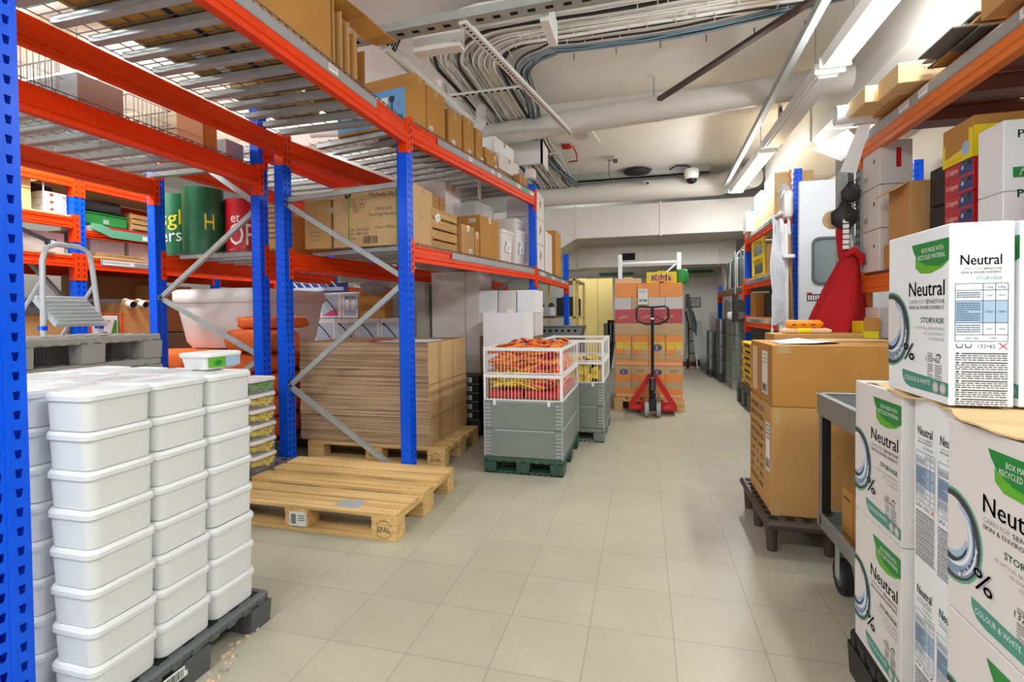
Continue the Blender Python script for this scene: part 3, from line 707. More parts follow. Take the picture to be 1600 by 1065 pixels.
for z in (1.665, 2.47):
    rbeam(R2, (XF, Y1+.09), (XF, Y2), z, h=.13); rbeam(R2, (XB, Y1+.09), (XB, Y2), z, h=.13)
    deck(R2, (XF, Y1+.09), (XF, Y2), .98, z+.005, 12)
# ---- third row with board shelves
R3 = thing('pallet_rack', 'third rack row at the far left with board shelves full of small stock', 'rack', (-5.1, 3.2, 0))
XF, XB = -4.6, -5.55
for x in (XF, XB):
    for y in (Y0, Y1, Y2+.0, Y2+2.4): upright(R3, x, y, 2.42)
brace(R3, (XF-.05, yb, 1.2), (XB, yb, 1.95)); brace(R3, (XB, yb, .6), (XF-.05, yb, 1.18))
for (ya, yc_, zs) in ((Y0+.09, Y1, ((2.38, .12), (2.0, .085), (1.68, .09))), (Y1+.09, Y2, ((2.38, .12), (1.91, .05), (1.68, .1))), (Y2+.09, Y2+2.4, ((2.38, .12), (1.95, .07), (1.66, .1)))):
    for z, h in zs:
        rbeam(R3, (XF, ya), (XF, yc_), z, h=h, conn=h > .06, strip=(.05, .95) if z < 1.9 and ya > 2 else None, tickets=((.12, .14, 'white'), (.5, .1, 'white'), (.8, .12, 'white')) if z < 1.7 and ya > 2 else ())
        rbeam(R3, (XB, ya), (XB, yc_), z, h=h, conn=False)
        deck(R3, (XF, ya), (XF, yc_), .95, z+.008, 0, wires=False, ch=False)
# ================================================================ right side racks
R4 = thing('pallet_rack', 'orange and grey rack at the right edge carrying detergent and toothpaste stock', 'rack', (1.8, 2.4, 0))
def post_r(parent, x, y, z1, m):
    mb = MB(); W_ = .07
    mb.box(x, x+.002, y, y+W_, 0, z1, m); mb.box(x, x+.07, y, y+.002, 0, z1, m); mb.box(x, x+.07, y+W_-.002, y+W_, 0, z1, m); mb.box(x+.068, x+.07, y, y+.02, 0, z1, m)
    n = int(z1/.05)
    for i in range(n):
        z = .02+i*.05
        mb.box(x-.0008, x-.0002, y+.012, y+.024, z, z+.02, 'hole'); mb.box(x-.0008, x-.0002, y+.046, y+.058, z, z+.02, 'hole'); mb.box(x+.02, x+.028, y-.0008, y-.0002, z, z+.018, 'hole'); mb.box(x+.05, x+.054, y-.0008, y-.0002, z+.01, z+.016, 'hole')
    mb.box(x-.02, x+.09, y-.01, y+.08, 0, .006, m)
    return mb.build('upright_post', parent)
for y in (3.55, 1.2): post_r(R4, 1.3, y, 2.3, 'galv'); post_r(R4, 2.3, y, 2.3, 'galv')
for za in (.3, 1.1, 1.7): mb = MB(); mb.beam((1.33, 3.6, za), (2.33, 3.6, za+.5), .03, .02, 'galv'); mb.build('cross_brace', R4)
rbeam(R4, (1.3, 1.27), (1.3, 3.55), 2.235, h=.14, m='orange2', strip=(.05, .97), tickets=((.12, .06, 'white'), (.38, .05, 'white'), (.68, .04, 'white'), (.76, .05, 'white')), flip=-1)
rbeam(R4, (2.33, 1.27), (2.33, 3.55), 2.235, h=.14, m='orange2')
rbeam(R4, (1.3, 1.27), (1.3, 3.55), 1.37, h=.1, m='orange2', flip=-1); rbeam(R4, (2.33, 1.27), (2.33, 3.55), 1.37, h=.1, m='orange2')
for (z) in (2.24, 1.375):
    for i in range(6):
        mb = MB(); y = 1.32+i*.375
        mb.box(1.32, 2.32, y, y+.33, z, z+.012, 'maroon'); mb.prism([(y, z), (y+.03, z-.05), (y+.12, z-.05), (y+.15, z)], (1.32, 0, 0), (2.32, 0, 0), (0,1,0), (0,0,1), 'maroon'); mb.build('steel_shelf_panel', R4)
R5 = thing('pallet_rack', 'blue and orange rack on the right with teal label strips, beyond the white door', 'rack', (1.9, 6.3, 0))
YA, YB = 5.15, 7.4
def post_b(parent, x, y, z1): return post_r(parent, x, y, z1, 'blue')
for x in (1.35, 2.3): post_b(R5, x, YA, 2.47); post_b(R5, x, YB, 2.25)
for z, tk in ((2.17, ((.3, .2, 'tealr'), (.6, .2, 'white'), (.75, .12, 'white'))), (1.57, ((.3, .2, 'tealr'), (.6, .2, 'tealr'), (.85, .1, 'greyl'))), (1.07, ((.2, .15, 'tealr'), (.45, .12, 'white'), (.7, .2, 'tealr'), (.9, .06, 'white')))):
    rbeam(R5, (1.35, YA+.07), (1.35, YB), z, h=.12, strip=(.02, .98), tickets=tk, flip=-1); rbeam(R5, (2.33, YA+.07), (2.33, YB), z, h=.12)
    mb = MB(); mb.box(1.36, 2.32, YA+.07, YB, z, z+.012, 'ply'); mb.build('board_deck', R5)
R6 = thing('pallet_rack', 'furthest right rack with grey metal racks standing on its shelf', 'rack', (1.42, 9.0, 0))
post_b(R6, 1.33, 9.85, 1.6); post_b(R6, 2.2, 9.85, 1.6)
rbeam(R6, (1.33, 7.5), (1.33, 9.85), 1.5, h=.1, strip=(.02, .98), strip_col='tealr', flip=-1)
mb = MB(); mb.box(1.34, 2.2, 7.5, 9.9, 1.5, 1.512, 'ply'); mb.build('board_deck', R6)
# ================================================================ goods in the left foreground
# plastic pallet under the tubs
def plastic_pallet(x0, x1, y0, y1, z0, h, m, lab, name='plastic_pallet', feet_x=3, feet_y=3, group=None, skids=False):
    t = thing(name, lab, 'pallet', ((x0+x1)/2, (y0+y1)/2, z0), 0, group)
    mb = MB(); td = h*.28; mb.box(x0, x1, y0, y1, z0+h-td, z0+h, m, .008)
    nx = max(3, int((x1-x0)/.09)); ny = max(3, int((y1-y0)/.09))
    for i in range(nx):
        for j in range(ny):
            cx = x0+(i+.5)*(x1-x0)/nx; cy = y0+(j+.5)*(y1-y0)/ny; mb.box(cx-.02, cx+.02, cy-.02, cy+.02, z0+h, z0+h+.0006, 'hole')
    for s in range(int((x1-x0)/.07)): x = x0+.03+s*.07; mb.box(x, x+.035, y0-.004, y0+.002, z0+h-td, z0+h-.006, m, .002); mb.box(x, x+.035, y1-.002, y1+.004, z0+h-td, z0+h-.006, m, .002)
    for s in range(int((y1-y0)/.07)): y = y0+.03+s*.07; mb.box(x1-.002, x1+.004, y, y+.035, z0+h-td, z0+h-.006, m, .002); mb.box(x0-.004, x0+.002, y, y+.035, z0+h-td, z0+h-.006, m, .002)
    mb.build('deck', t)
    fx = (x1-x0)*.15; fy = (y1-y0)*.15
    for i in range(feet_x):
        for j in range(feet_y):
            cx = x0+fx/2+(x1-x0-fx)*i/(feet_x-1); cy = y0+fy/2+(y1-y0-fy)*j/(feet_y-1); f = MB()
            w = fx/2; d = fy/2; f.prism([(-w, 0), (w, 0), (w*1.15, h-td), (-w*1.15, h-td)], (cx, cy-d, z0), (cx, cy+d, z0), (1,0,0), (0,0,1), m)
            for k in (-.55, 0, .55): f.box(cx+w*k-.006, cx+w*k+.006, cy-d-.006, cy+d+.006, z0+.01, z0+h-td, m)
            f.build('foot', t)
    if skids:
        for j in range(feet_y):
            cy = y0+fy/2+(y1-y0-fy)*j/(feet_y-1); f = MB(); f.box(x0, x1, cy-fy/2, cy+fy/2, z0, z0+.018, m, .003)
            for k in range(int((x1-x0)/.04)): f.box(x0+.01+k*.04, x0+.03+k*.04, cy-fy/2-.001, cy+fy/2+.001, z0+.005, z0+.014, 'hole')
            f.build('skid', t)
    return t
pp = plastic_pallet(-2.22, -1.4, .95, 1.6, 0, .118, 'greyd', 'dark grey plastic pallet under the stack of white tubs')
s = MB(); s.obox((-1.394, 1.16, .065), ((0,1,0), (0,0,1), (1,0,0)), (.075, .017, .001), 'white'); G = (Vector((-1.3925, 1.085, .048)), Vector((0,1,0)), Vector((0,0,1)), Vector((1,0,0)))
s.barcode(G, .045, .14, .005, .03, seed=4); s.lines(G, .008, .035, .026, 3, .008, 'inkb'); s.build('barcode_label', pp)
# white tub with lid
def make_tub(name, m, lidm, L_=.2, W_=.172, H=.105, n=4):
    mb = MB(); r = .03
    def ring(w, l, z, rad):
        pts = []
        for cx, cy, a0 in ((w-rad, l-rad, 0), (-w+rad, l-rad, 90), (-w+rad, -l+rad, 180), (w-rad, -l+rad, 270)):
            for k in range(n+1): a = math.radians(a0+90*k/n); pts.append((cx+rad*math.cos(a), cy+rad*math.sin(a), z))
        return pts
    def loft(rings, mm, cap0=True, cap1=True):
        c = len(rings[0])
        for i in range(len(rings)-1): mb.add(rings[i]+rings[i+1], [(k, (k+1) % c, c+(k+1) % c, c+k) for k in range(c)], mm, True)
        if cap0: mb.add(rings[0], [tuple(reversed(range(c)))], mm)
        if cap1: mb.add(rings[-1], [tuple(range(c))], mm)
    w, l = W_/2, L_/2
    loft([ring(w-.012, l-.012, 0, r-.006), ring(w-.0095, l-.0095, .003, r-.004), ring(w-.0055, l-.0055, H-.018, r)], m, cap1=False)
    root = mb.build(name, None)
    mb.v, mb.f, mb.m, mb.s, mb.mats = [], [], [], [], []
    loft([ring(w-.005, l-.005, H-.0225, r), ring(w-.001, l-.001, H-.0215, r), ring(w-.001, l-.001, H-.009, r), ring(w-.005, l-.005, H-.0005, r), ring(w-.014, l-.014, H+.0008, r-.008), ring(w-.017, l-.017, H-.004, r-.01)], lidm)
    lid = mb.build('lid', root); return root
tub0 = make_tub('plastic_tub', 'tub', 'tub')
TH = .1065; first = True; colname = ['nearest', 'middle', 'far']
xs = [-1.508-.19*i for i in range(4)]; ysr = [1.08, 1.275, 1.47]
rowname = ['aisle side', 'second row from the aisle', 'third row from the aisle', 'innermost row']
for i, x in enumerate(xs):
    for j, y in enumerate(ysr):
        for k in range(8):
            lab = 'white lidded plastic tub, %s column of the %s, %s' % (colname[j], rowname[i], ORD[7-k])
            if i == 0 and j == 0: lab = 'white lidded plastic tub in the column nearest the camera, %s of its stack' % ORD[7-k]
            jx, jy = rr.uniform(-.003, .003), rr.uniform(-.003, .003)
            loc = (x+jx-(.02 if (i == 1 and j == 0) else 0), y+jy, .1205+k*TH)
            if first: o = tub0; o.location = loc; first = False
            else: o = dup(tub0, loc, rr.uniform(-.012, .012))
            o['label'] = lab; o['category'] = 'tub'; o['group'] = 'white lidded tubs stacked on the grey pallet'
# wooden EUR pallets
def eur_pallet(lab, x0, y0, word, group='wooden pallets', along='x'):
    t = thing('wooden_pallet', lab, 'pallet', (x0, y0, 0), 0, group)
    L_, W_ = 1.2, .8
    bw = [(0, .145), (.17, .1), (.3275, .145), (.53, .1), (.655, .145)]
    for k, (y, w) in enumerate(bw): b = MB(); b.box(x0-L_, x0, y0+y, y0+y+w, .122, .144, 'pallet', .002); b.build('deck_board', t)
    for x in (0, .5275, 1.055): b = MB(); b.box(x0-x-.145, x0-x, y0, y0+W_, .1, .122, 'pallety', .002); b.build('stringer_board', t)
    for j, (y, w) in enumerate(((0, .1), (.3275, .145), (.7, .1))):
        b = MB(); b.box(x0-L_, x0, y0+y, y0+y+w, 0, .022, 'pallet', .002); b.build('bottom_board', t)
        for i, x in enumerate((0, .5275, 1.055)):
            b = MB(); b.box(x0-x-.145, x0-x, y0+y, y0+y+w, .022, .1, 'pallet', .003); F = frame_of('-y', x0-x-.145, x0-x, y0+y, y0+y+w, .022, .1)
            if j == 0 and i == 0:
                b.text(F, word, .035, .022, .03, 'ink', width=.075); b.ring(F, .072, .037, .045, .0475, 'ink', t0=.35, t1=2.8); b.ring(F, .072, .037, .045, .0475, 'ink', t0=3.5, t1=5.9)
            if j == 0 and i == 1 and word == 'EUR': b.text(F, 'WUPK', .03, .025, .03, 'ink', width=.08)
            b.build('block', t)
    for (y, w) in bw[::2]:
        b = MB()
        for x in (.04, .1, .58, .64, 1.1, 1.16):
            for dy in (.03, w-.03): b.cyl((x0-x, y0+y+dy, .144), (x0-x, y0+y+dy, .1448), .004, 'greyd', n=8)
        b.build('nail', t)
    return t
ep = eur_pallet('empty wooden pallet in the foreground with a barcode label on its middle block', -1.23, 2.3, 'EPAL')
s = MB(); s.box(-1.87, -1.765, 2.294, 2.299, .03, .105, 'white'); G = frame_of('-y', -1.87, -1.765, 2.294, 2.3, .03, .105); s.barcode((G[0]-Vector((0, .0002, 0)), G[1], G[2], G[3]), .012, .045, .012, .065, seed=2); s.lines(G, .055, .098, .055, 3, .012, 'inkb', .4); s.build('barcode_label', ep)
s = MB(); s.box(-1.62, -1.47, 2.33, 2.43, .1442, .1446, 'greyl'); s.build('torn_film', ep)
eur_pallet('wooden pallet under the tall stack of flat cardboard', -1.46, 3.5, 'EUR')
# flat cardboard stack : four by pile of bundles
t = thing('flat_cardboard_stack', 'tall stack of flattened cartons on the wooden pallet behind the blue post', 'cardboard', (-2.15, 3.95, .146))
mb = MB(); z = .146; zt = .945; n = 66; dz = (zt-z)/n
for i in range(n):
    a, b, c, d = [rr.uniform(-.006, .006) for _ in range(4)]
    lean = .02*(1-i/n) if i < 50 else 0
    mb.box(-2.745+a, -1.6+b*.2+lean*.4, 3.53+c*.6, 4.36+d, z+i*dz, z+(i+1)*dz-.0006, 'card3'); mb.quad((-2.745+a, 3.5292+c*.6, z+i*dz), (-1.6+b*.2+lean*.4, 3.5292+c*.6, z+i*dz), (-1.6+b*.2+lean*.4, 3.5292+c*.6, z+(i+1)*dz-.0006), (-2.745+a, 3.5292+c*.6, z+(i+1)*dz-.0006), 'edges')
for i in range(n): mb.box(-2.74, -1.61, 3.536, 4.35, z+i*dz, z+(i+1)*dz, 'cardd')
mb.build('sheet_bundle', t)
for y in (3.72, 3.76, 4.02): m2 = MB(); m2.box(-1.592, -1.590, y, y+.004, .16, .94, 'cardd'); m2.build('fold_line', t)
for zz in (.36, .62): m2 = MB(); m2.box(-1.591, -1.589, 3.54, 4.35, zz, zz+.004, 'cardd'); m2.build('fold_line', t)
mb = MB(); mb.box(-2.05, -1.62, 3.56, 3.9, .949, .953, 'wboxw'); mb.box(-2.2, -1.85, 3.66, 3.74, .953, .956, 'red'); tag(mb.build('paper_sheet'), 'white and red paper lying on the stack of flat cardboard', 'paper')
# translucent boxes of yellow sweets beyond the pallet
plastic_pallet(-3.2, -2.42, 2.36, 3.04, 0, .15, 'greyd', 'dark grey plastic pallet under the clear boxes of yellow pasta')
tc0 = make_tub('clear_box', 'tubc', 'frost', L_=.235, W_=.19, H=.1, n=3)
def filling(kind):
    mb = MB(); r2 = random.Random(5)
    for i in range(150 if kind == 'penne' else 90):
        x, y, z = r2.uniform(-.068, .068), r2.uniform(-.092, .092), r2.uniform(.008, .066); a = r2.uniform(0, 6.3)
        d = Vector((math.cos(a), math.sin(a), r2.uniform(-.4, .4))).normalized()
        if kind == 'penne': mb.cyl(Vector((x, y, z))-d*.012, Vector((x, y, z))+d*.012, .006, 'yelp', n=6)
        else: mb.cyl(Vector((x, y, z)), Vector((x, y, z))+Vector((.006, .002, .012)), .016, 'yellow' if kind != 'green' else 'green2', n=8)
    o = mb.build('loose_sweets'); return o
pen = filling('penne'); rnd = filling('round'); grn = filling('green')
used = set(); fb = True
for c, y in enumerate((2.47, 2.72, )):
    for k in range(6):
        pass
cols = ((-2.52, 2.5, 'left', pen), (-2.52, 2.75, 'right', rnd), (-2.72, 2.5, 'inner left', pen), (-2.72, 2.75, 'inner right', rnd))
for (x, y, nm, fil) in cols:
    for k in range(6):
        loc = (x, y+.02, .152+k*.101)
        if fb: o = tc0; o.location = loc; fb = False
        else: o = dup(tc0, loc)
        kind = fil if not (k == 5 and nm == 'right') else grn
        word = {'left': 'yellow pasta tubes', 'right': 'round yellow sweets', 'inner left': 'yellow pasta tubes', 'inner right': 'round yellow sweets'}[nm] if kind is not grn else 'pale green sweets'
        o['label'] = 'clear lidded box of %s, %s column, %s' % (word, nm, ORD[5-k]); o['category'] = 'box'; o['group'] = 'clear boxes of yellow sweets'
        if kind not in used: f = kind; f.location = (x, y+.02, .158+k*.101); used.add(kind)
        else: f = dup(kind, (x, y+.02, .158+k*.101))
        tag(f, 'loose %s filling the clear box, %s column, %s' % (word, nm, ORD[5-k]), 'sweets', None, 'stuff')
# small white tub with green label standing on the tubs
t = thing('snack_tub', 'small white tub with green printed label standing on the white tub stack', 'tub', (-1.61, 1.56, .974))
mb = MB(); w = .072
def rring(w, l, z, rad=.02):
    pts = []
    for cx, cy, a0 in ((w-rad, l-rad, 0), (-w+rad, l-rad, 90), (-w+rad, -l+rad, 180), (w-rad, -l+rad, 270)):
        for k in range(4): a = math.radians(a0+30*k); pts.append((cx+rad*math.cos(a), cy+rad*math.sin(a), z))
    return pts
def loft(mb, c, rings, mm, cap=True):
    c = Vector(c); v = [c+Vector(p) for r_ in rings for p in r_]; n = len(rings[0])
    mb.add(v, [(i*n+k, i*n+(k+1) % n, (i+1)*n+(k+1) % n, (i+1)*n+k) for i in range(len(rings)-1) for k in range(n)], mm, True)
    if cap: mb.add(v[:n], [tuple(reversed(range(n)))], mm); mb.add(v[-n:], [tuple(range(n))], mm)
c = (-1.61, 1.56, .974)
loft(mb, c, [rring(.055, .075, 0), rring(.063, .084, .05)], 'white'); mb.build('body', t)
mb = MB(); loft(mb, c, [rring(.066, .087, .045), rring(.068, .089, .05), rring(.068, .089, .058), rring(.06, .08, .062)], 'white'); mb.build('lid', t)
mb = MB(); a = Vector((-1.548, 1.5, .98)); F = (a, Vector((0,1,0)), Vector((.0, 0, 1)), Vector((1,0,0)))
mb.obox((-1.5468, 1.525, 1.0), ((0,1,0), (0,0,1), (1,0,0)), (.038, .019, .0006), 'green2'); mb.obox((-1.5466, 1.6, 1.0), ((0,1,0), (0,0,1), (1,0,0)), (.034, .019, .0006), 'lblue')
mb.disc((Vector((-1.546, 1.5, .985)), F[1], F[2], F[3]), .03, .012, .018, .01, 'green'); mb.build('printed_label', t)
# stacked grey pallets with the step stool
for k in range(7):
    z = k*.152; plastic_pallet(-3.6, -2.99, 1.7, 2.52, z, .151, 'greyp', 'grey plastic pallet with moulded feet, %s of the stack under the step stool' % ORD[6-k], group='stacked grey plastic pallets')
t = thing('step_stool', 'aluminium folding step stool with ribbed tread standing on the grey pallets', 'step stool', (-3.2, 2.12, 1.066))
zb = 1.067
def alu(pts, r=.011, m='alu'): mb = MB(); mb.tube(pts, r, m, n=8); return mb
ya, yb_, xA = 1.99, 2.29, -3.18
pts = [(xA, ya, zb), (xA-.01, ya+.01, zb+.42), (xA-.01, ya+.03, zb+.49), (xA-.01, ya+.075, zb+.515), (xA-.01, yb_-.1, zb+.515), (xA-.01, yb_-.05, zb+.49), (xA-.01, yb_-.035, zb+.42), (xA, yb_, zb)]
alu(pts, .014).build('front_frame', t)
for y in (ya+.01, yb_-.01): alu([(xA-.3, y, zb), (xA-.03, y, zb+.3)], .01).build('rear_leg', t)
mb = MB(); mb.obox((xA-.02, 2.14, zb+.14), ((0,1,0), (-.75, 0, .66), (.66, 0, .75)), (.135, .12, .012), 'alu')
for i in range(7): mb.obox((xA-.02-(-.75*.1)+i*-.75*.033+.012, 2.14, zb+.14-.66*.1+i*.66*.033+.014), ((0,1,0), (-.75, 0, .66), (.66, 0, .75)), (.122, .004, .003), 'galv')
mb.build('tread', t)
for y in (ya+.0, yb_-.005): mb = MB(); mb.box(xA-.03, xA+.02, y-.012, y+.012, zb+.035, zb+.06, 'blue', .004); mb.build('hinge', t)
# ================================================================ second row goods (behind the frame)
def roll(x, y, z, r, h, m, lab, marks=None, group=None):
    t = thing('poster_roll', lab, 'roll', (x, y, z), 0, group)
    mb = MB(); pr = []
    mb.cyl((x, y, z), (x, y, z+h), r, m, n=40, caps=False); mb.cyl((x, y, z), (x, y, z+h), r-.004, m, n=40, caps=False); mb.cyl((x, y, z+h-.002), (x, y, z+h), r, m, n=40)
    o = mb.build('sheet', t)
    if marks:
        tb = MB(); marks(tb, x, y, z, r); tb.build('print', t)
    return t
def curved(tb, s, x, y, z, r, h, m, a0, width, rot=0):
    """lettering wrapped on a cylinder; a0 start angle (rad), runs counter clockwise seen from above"""
    vs_, fs, w, hh = text_geo(s); k = h/hh; kx = width/w; pts = []
    for a, b in vs_:
        t = a0+a*kx/r; pts.append((x+(r+.002)*math.cos(t), y+(r+.002)*math.sin(t), z+b*k+a*kx*rot))
    tb.add(pts, fs, m)
def m1(tb, x, y, z, r):
    curved(tb, 'sgle', x, y, z+.25, r, .13, 'yellow', -1.62, .24, .12); curved(tb, 'ers!', x, y, z+.11, r, .11, 'white', -1.62, .19, .12); curved(tb, 'r', x, y, z+.36, r, .07, 'white', -1.85, .04)
def m2(tb, x, y, z, r): curved(tb, 'H', x, y, z+.2, r, .13, 'yellow', -.75, .07)
def m3(tb, x, y, z, r):
    curved(tb, 'et', x, y, z+.27, r, .08, 'white', -1.6, .08); curved(tb, 'OP!', x, y, z+.08, r, .18, 'white', -1.7, .24)
    for k in range(5): curved(tb, '/', x, y, z+.28+k*.03, r, .09, 'bagred', -1.1+k*.12, .02)
    curved(tb, '~', x, y, z+.02, r, .05, 'white', -1.7, .25, .1)
roll(-3.93, 3.5, 1.682, .155, .53, 'greend', 'dark green rolled display sheet with yellow letters, leftmost of the rolls', m1)
roll(-3.6, 3.45, 1.682, .16, .55, 'greend', 'plain green rolled display sheet with a vertical seam, middle of the rolls', m2)
roll(-3.33, 3.62, 1.682, .16, .47, 'bagred', 'red rolled display sheet with white letters, right of the green rolls', m3)
# large translucent bin
t = thing('storage_bin', 'large milky plastic bin with lid resting on orange sacks behind the frame', 'bin', (-3.66, 4.05, .89))
mb = MB(); c = (-3.6, 4.0, .885)
loft(mb, c, [rring(.36, .4, 0, .07), rring(.39, .44, .06, .08), rring(.43, .49, .38, .08), rring(.435, .495, .42, .08)], 'frost')
for k in range(5): mb.obox((-3.335, 3.75+k*.15, 1.1), ((0,1,0), (.1, 0, .98), (1, 0, -.1)), (.02, .13, .008), 'frost')
mb.build('body', t)
mb = MB(); loft(mb, c, [rring(.445, .505, .4, .08), rring(.455, .515, .42, .08), rring(.455, .515, .5, .08), rring(.43, .49, .52, .08)], 'frost'); mb.build('lid', t)
mb = MB(); mb.tube([(-3.42, 3.85+.08*math.cos(a)+.03, 1.4+.1*math.sin(a)) for a in [math.pi*i/8 for i in range(9)]], .006, 'white'); mb.build('handle', t)
def sack(name, cx, cy, cz, lx, ly, lz, m, lab, cat='sack', seed=1, group=None, rz=0, flat=.55):
    mb = MB(); r2 = random.Random(seed); nu, nv = 22, 12; v = []
    ph = [r2.uniform(0, 6.28) for _ in range(6)]
    for j in range(nv+1):
        b = -math.pi/2+math.pi*j/nv
        for i in range(nu):
            a = 2*math.pi*i/nu; sp = lambda q, e: math.copysign(abs(q)**e, q)
            x = sp(math.cos(b), flat*.6)*sp(math.cos(a), flat); y = sp(math.cos(b), flat*.6)*sp(math.sin(a), flat); z = sp(math.sin(b), flat)
            n_ = 1+.05*math.sin(5*a+ph[0])*math.cos(3*b+ph[1])+.04*math.sin(9*a+ph[2]+3*b)+.03*math.sin(14*a+ph[3])
            v.append((x*lx*n_, y*ly*n_, max(-1, z)*lz*(1+.06*math.sin(4*a+ph[4])*max(0, z))))
    c, s_ = math.cos(rz), math.sin(rz); zm = min(p[2] for p in v)
    v = [(cx+p[0]*c-p[1]*s_, cy+p[0]*s_+p[1]*c, cz+p[2]-zm) for p in v]
    mb.add(v, [(j*nu+i, j*nu+(i+1) % nu, (j+1)*nu+(i+1) % nu, (j+1)*nu+i) for j in range(nv) for i in range(nu)], m, True)
    o = mb.build(name); return tag(o, lab, cat, group)
plastic_pallet(-4.2, -2.85, 3.4, 4.5, .0, .15, 'greyd', 'dark pallet under the orange sacks, deep behind the white tubs', name='plastic_pallet')
zz = .152
for k in range(4):
    for (x, y, nm) in ((-3.9, 3.62, 'left'), (-3.2, 3.62, 'right'), (-3.9, 4.2, 'rear left'), (-3.2, 4.2, 'rear right')):
        sack('orange_sack', x, y, zz+k*.182, .33, .28, .09, 'orsack', 'orange woven sack, %s pile under the milky bin, %s' % (nm, ORD[3-k]), seed=k*4+int(x*7), group='orange sacks stacked on the pallet')
sack('orange_sack', -3.03, 3.44, .88, .27, .17, .09, 'orsack', 'crumpled orange sack on top of the pile, in front of the milky bin', seed=31, flat=.5)
sack('orange_sack', -2.98, 3.5, 1.06, .26, .16, .05, 'orsack', 'flat orange sack folded over on top of the crumpled one', seed=37, flat=.5)
# row one, second bay: floor and shelf goods behind
def printbox(mb, F):
    pass
# shelf of the first rack, second bay (deck top 1.668)
ZS = 1.672
def soda(mb, F):
    G = F('-y'); w = .64
    for (dx, dz, ch, dark) in ((.125, .385, 'MY', 1), (.11, .30, 'S', 0), (.16, .325, 'O', 0), (.2, .28, 'D', 0), (.245, .315, 'A', 0)):
        if dark: mb.disc(G, dx, dz, .028, .028, 'ink', .0008); mb.text(G, ch, dx, dz-.01, .02, 'card', align='c', off=.0014)
        else: mb.disc(G, dx, dz, .031, .031, 'ink', .0008); mb.disc(G, dx, dz, .028, .028, 'card3', .0011); mb.text(G, ch, dx, dz-.017, .034, 'ink', align='c', off=.0015)
    mb.text(G, 'for', .37, .415, .028, 'ink'); mb.text(G, 'MySoda Oy', .31, .36, .03, 'ink', width=.2); mb.text(G, 'OASIS EVO', .35, .26, .022, 'inkb', width=.14); mb.text(G, 'Sparkling Machine', .3, .22, .022, 'inkb', width=.22)
    mb.text(G, 'Color: White', .35, .125, .022, 'inkb', width=.16); mb.text(G, 'G.W.:  9.00  KGS.', .125, .115, .02, 'inkb', width=.17); mb.text(G, 'N.W.:  8.80  KGS.', .125, .085, .02, 'inkb', width=.17); mb.text(G, 'C/No.:', .125, .05, .02, 'inkb')
    mb.barcode(G, .25, .37, -.0+.02, .075)
    for x in (.128, .52): mb.rect(G, x, x+.009, 0, .447, 'green2', .0016)
    H = F('+x'); mb.text(H, 'UP', .12, .2, .03, 'card2')
carton('cardboard_box', 'large carton printed SODA and MySoda Oy with green straps behind the blue post', 'box', -2.25, -1.6, 3.3, 3.66, ZS, ZS+.448, 'card3', marks=soda, tape='x')
def bk(mb, F): G = F('-y'); mb.rect(G, .2, .26, .26, .3, 'inkl'); mb.lines(G, .05, .14, .12, 3, .03, 'inkg', .25)
carton('cardboard_box', 'plain brown carton left of the SODA carton, with small print', 'box', -2.5, -2.27, 3.3, 3.75, ZS, ZS+.37, 'card', marks=bk)
def grill(mb, F):
    G = F('-y')
    for i in range(7): mb.rect(G, .08, .16, .1+i*.04, .112+i*.04, 'inkb')
carton('cardboard_box', 'brown carton with dark slots seen between the two blue posts', 'box', -3.0, -2.8, 3.4, 3.8, 1.685, 2.05, 'card2', marks=grill)
# wooden wine crate lids + crate
for k in range(3): 
    mb = MB(); x = -1.74; y = 3.84+k*.15; mb.box(x-.02, x, y, y+.125, ZS, ZS+.53, 'crate', .003); tag(mb.build('wooden_crate_end'), 'upright wooden crate panel behind the slatted crate, %s' % ('leftmost', 'middle', 'rightmost')[k], 'wood panel', 'upright wooden panels')
t = thing('slatted_crate', 'slatted wooden crate standing on its side with a paper tag', 'crate', (-1.68, 3.85, ZS), 0)
ang = math.atan2(.37, 2.385)
def sk(bx, by): # position along bay front: by metres along, bx inward
    return Vector((-1.55+by*.153-bx*.988, 3.165+by*.988+bx*-.0+bx*.153*1.0*1, 0))
t.location = (*sk(.2, .65).xy, ZS); t.rotation_euler = (0, 0, -ang)
T = t.matrix_basis.copy()
for k in range(4): mb = MB(); mb.T = T; mb.box(.07, .082, -.2, .2, .005+k*.085, .075+k*.085, 'crate', .002); mb.build('slat', t)
for k in range(4): mb = MB(); mb.T = T; mb.box(-.16, -.148, -.2, .2, .005+k*.085, .075+k*.085, 'crate', .002); mb.build('slat', t)
for y in (-.2, .185): mb = MB(); mb.T = T; mb.box(-.148, .07, y, y+.015, 0, .33, 'crate', .002); mb.build('end_panel', t)
mb = MB(); mb.T = T; mb.obox((.084, -.11, .26), ((0,1,.6), (0,-.6,1), (1,0,0)), (.035, .03, .0006), 'white'); mb.lines((Vector((.0852, -.135, .25)), Vector((0,1,0)), Vector((0,0,1)), Vector((1,0,0))), .01, .045, .014, 2, .008, 'ink', .4); mb.build('paper_tag', t)
def skcarton(lab, b0, b1, i0, i1, h, m, marks=None, sticker=None, name='cardboard_box', cat='box', z=ZS, **k):
    c = sk((i0+i1)/2, (b0+b1)/2); w = (i1-i0)/2; l = (b1-b0)/2
    return carton(name, lab, cat, c.x-w, c.x+w, c.y-l, c.y+l, z, z+h, m, rz=-ang, marks=marks, sticker=sticker, **k)
def smallprint(mb, F): G = F('+x'); mb.lines(G, .05, .22, .23, 9, .02, 'inkg', .22, 3, off=.001)
skcarton('low carton with fine print between the slatted crate and the tall carton', .9, 1.13, .1, .35, .27, 'card', smallprint, sticker=('+x', .13, .03, .05, .04))
skcarton('narrow low carton wedged behind the one with fine print', 1.145, 1.23, .1, .35, .24, 'card2')
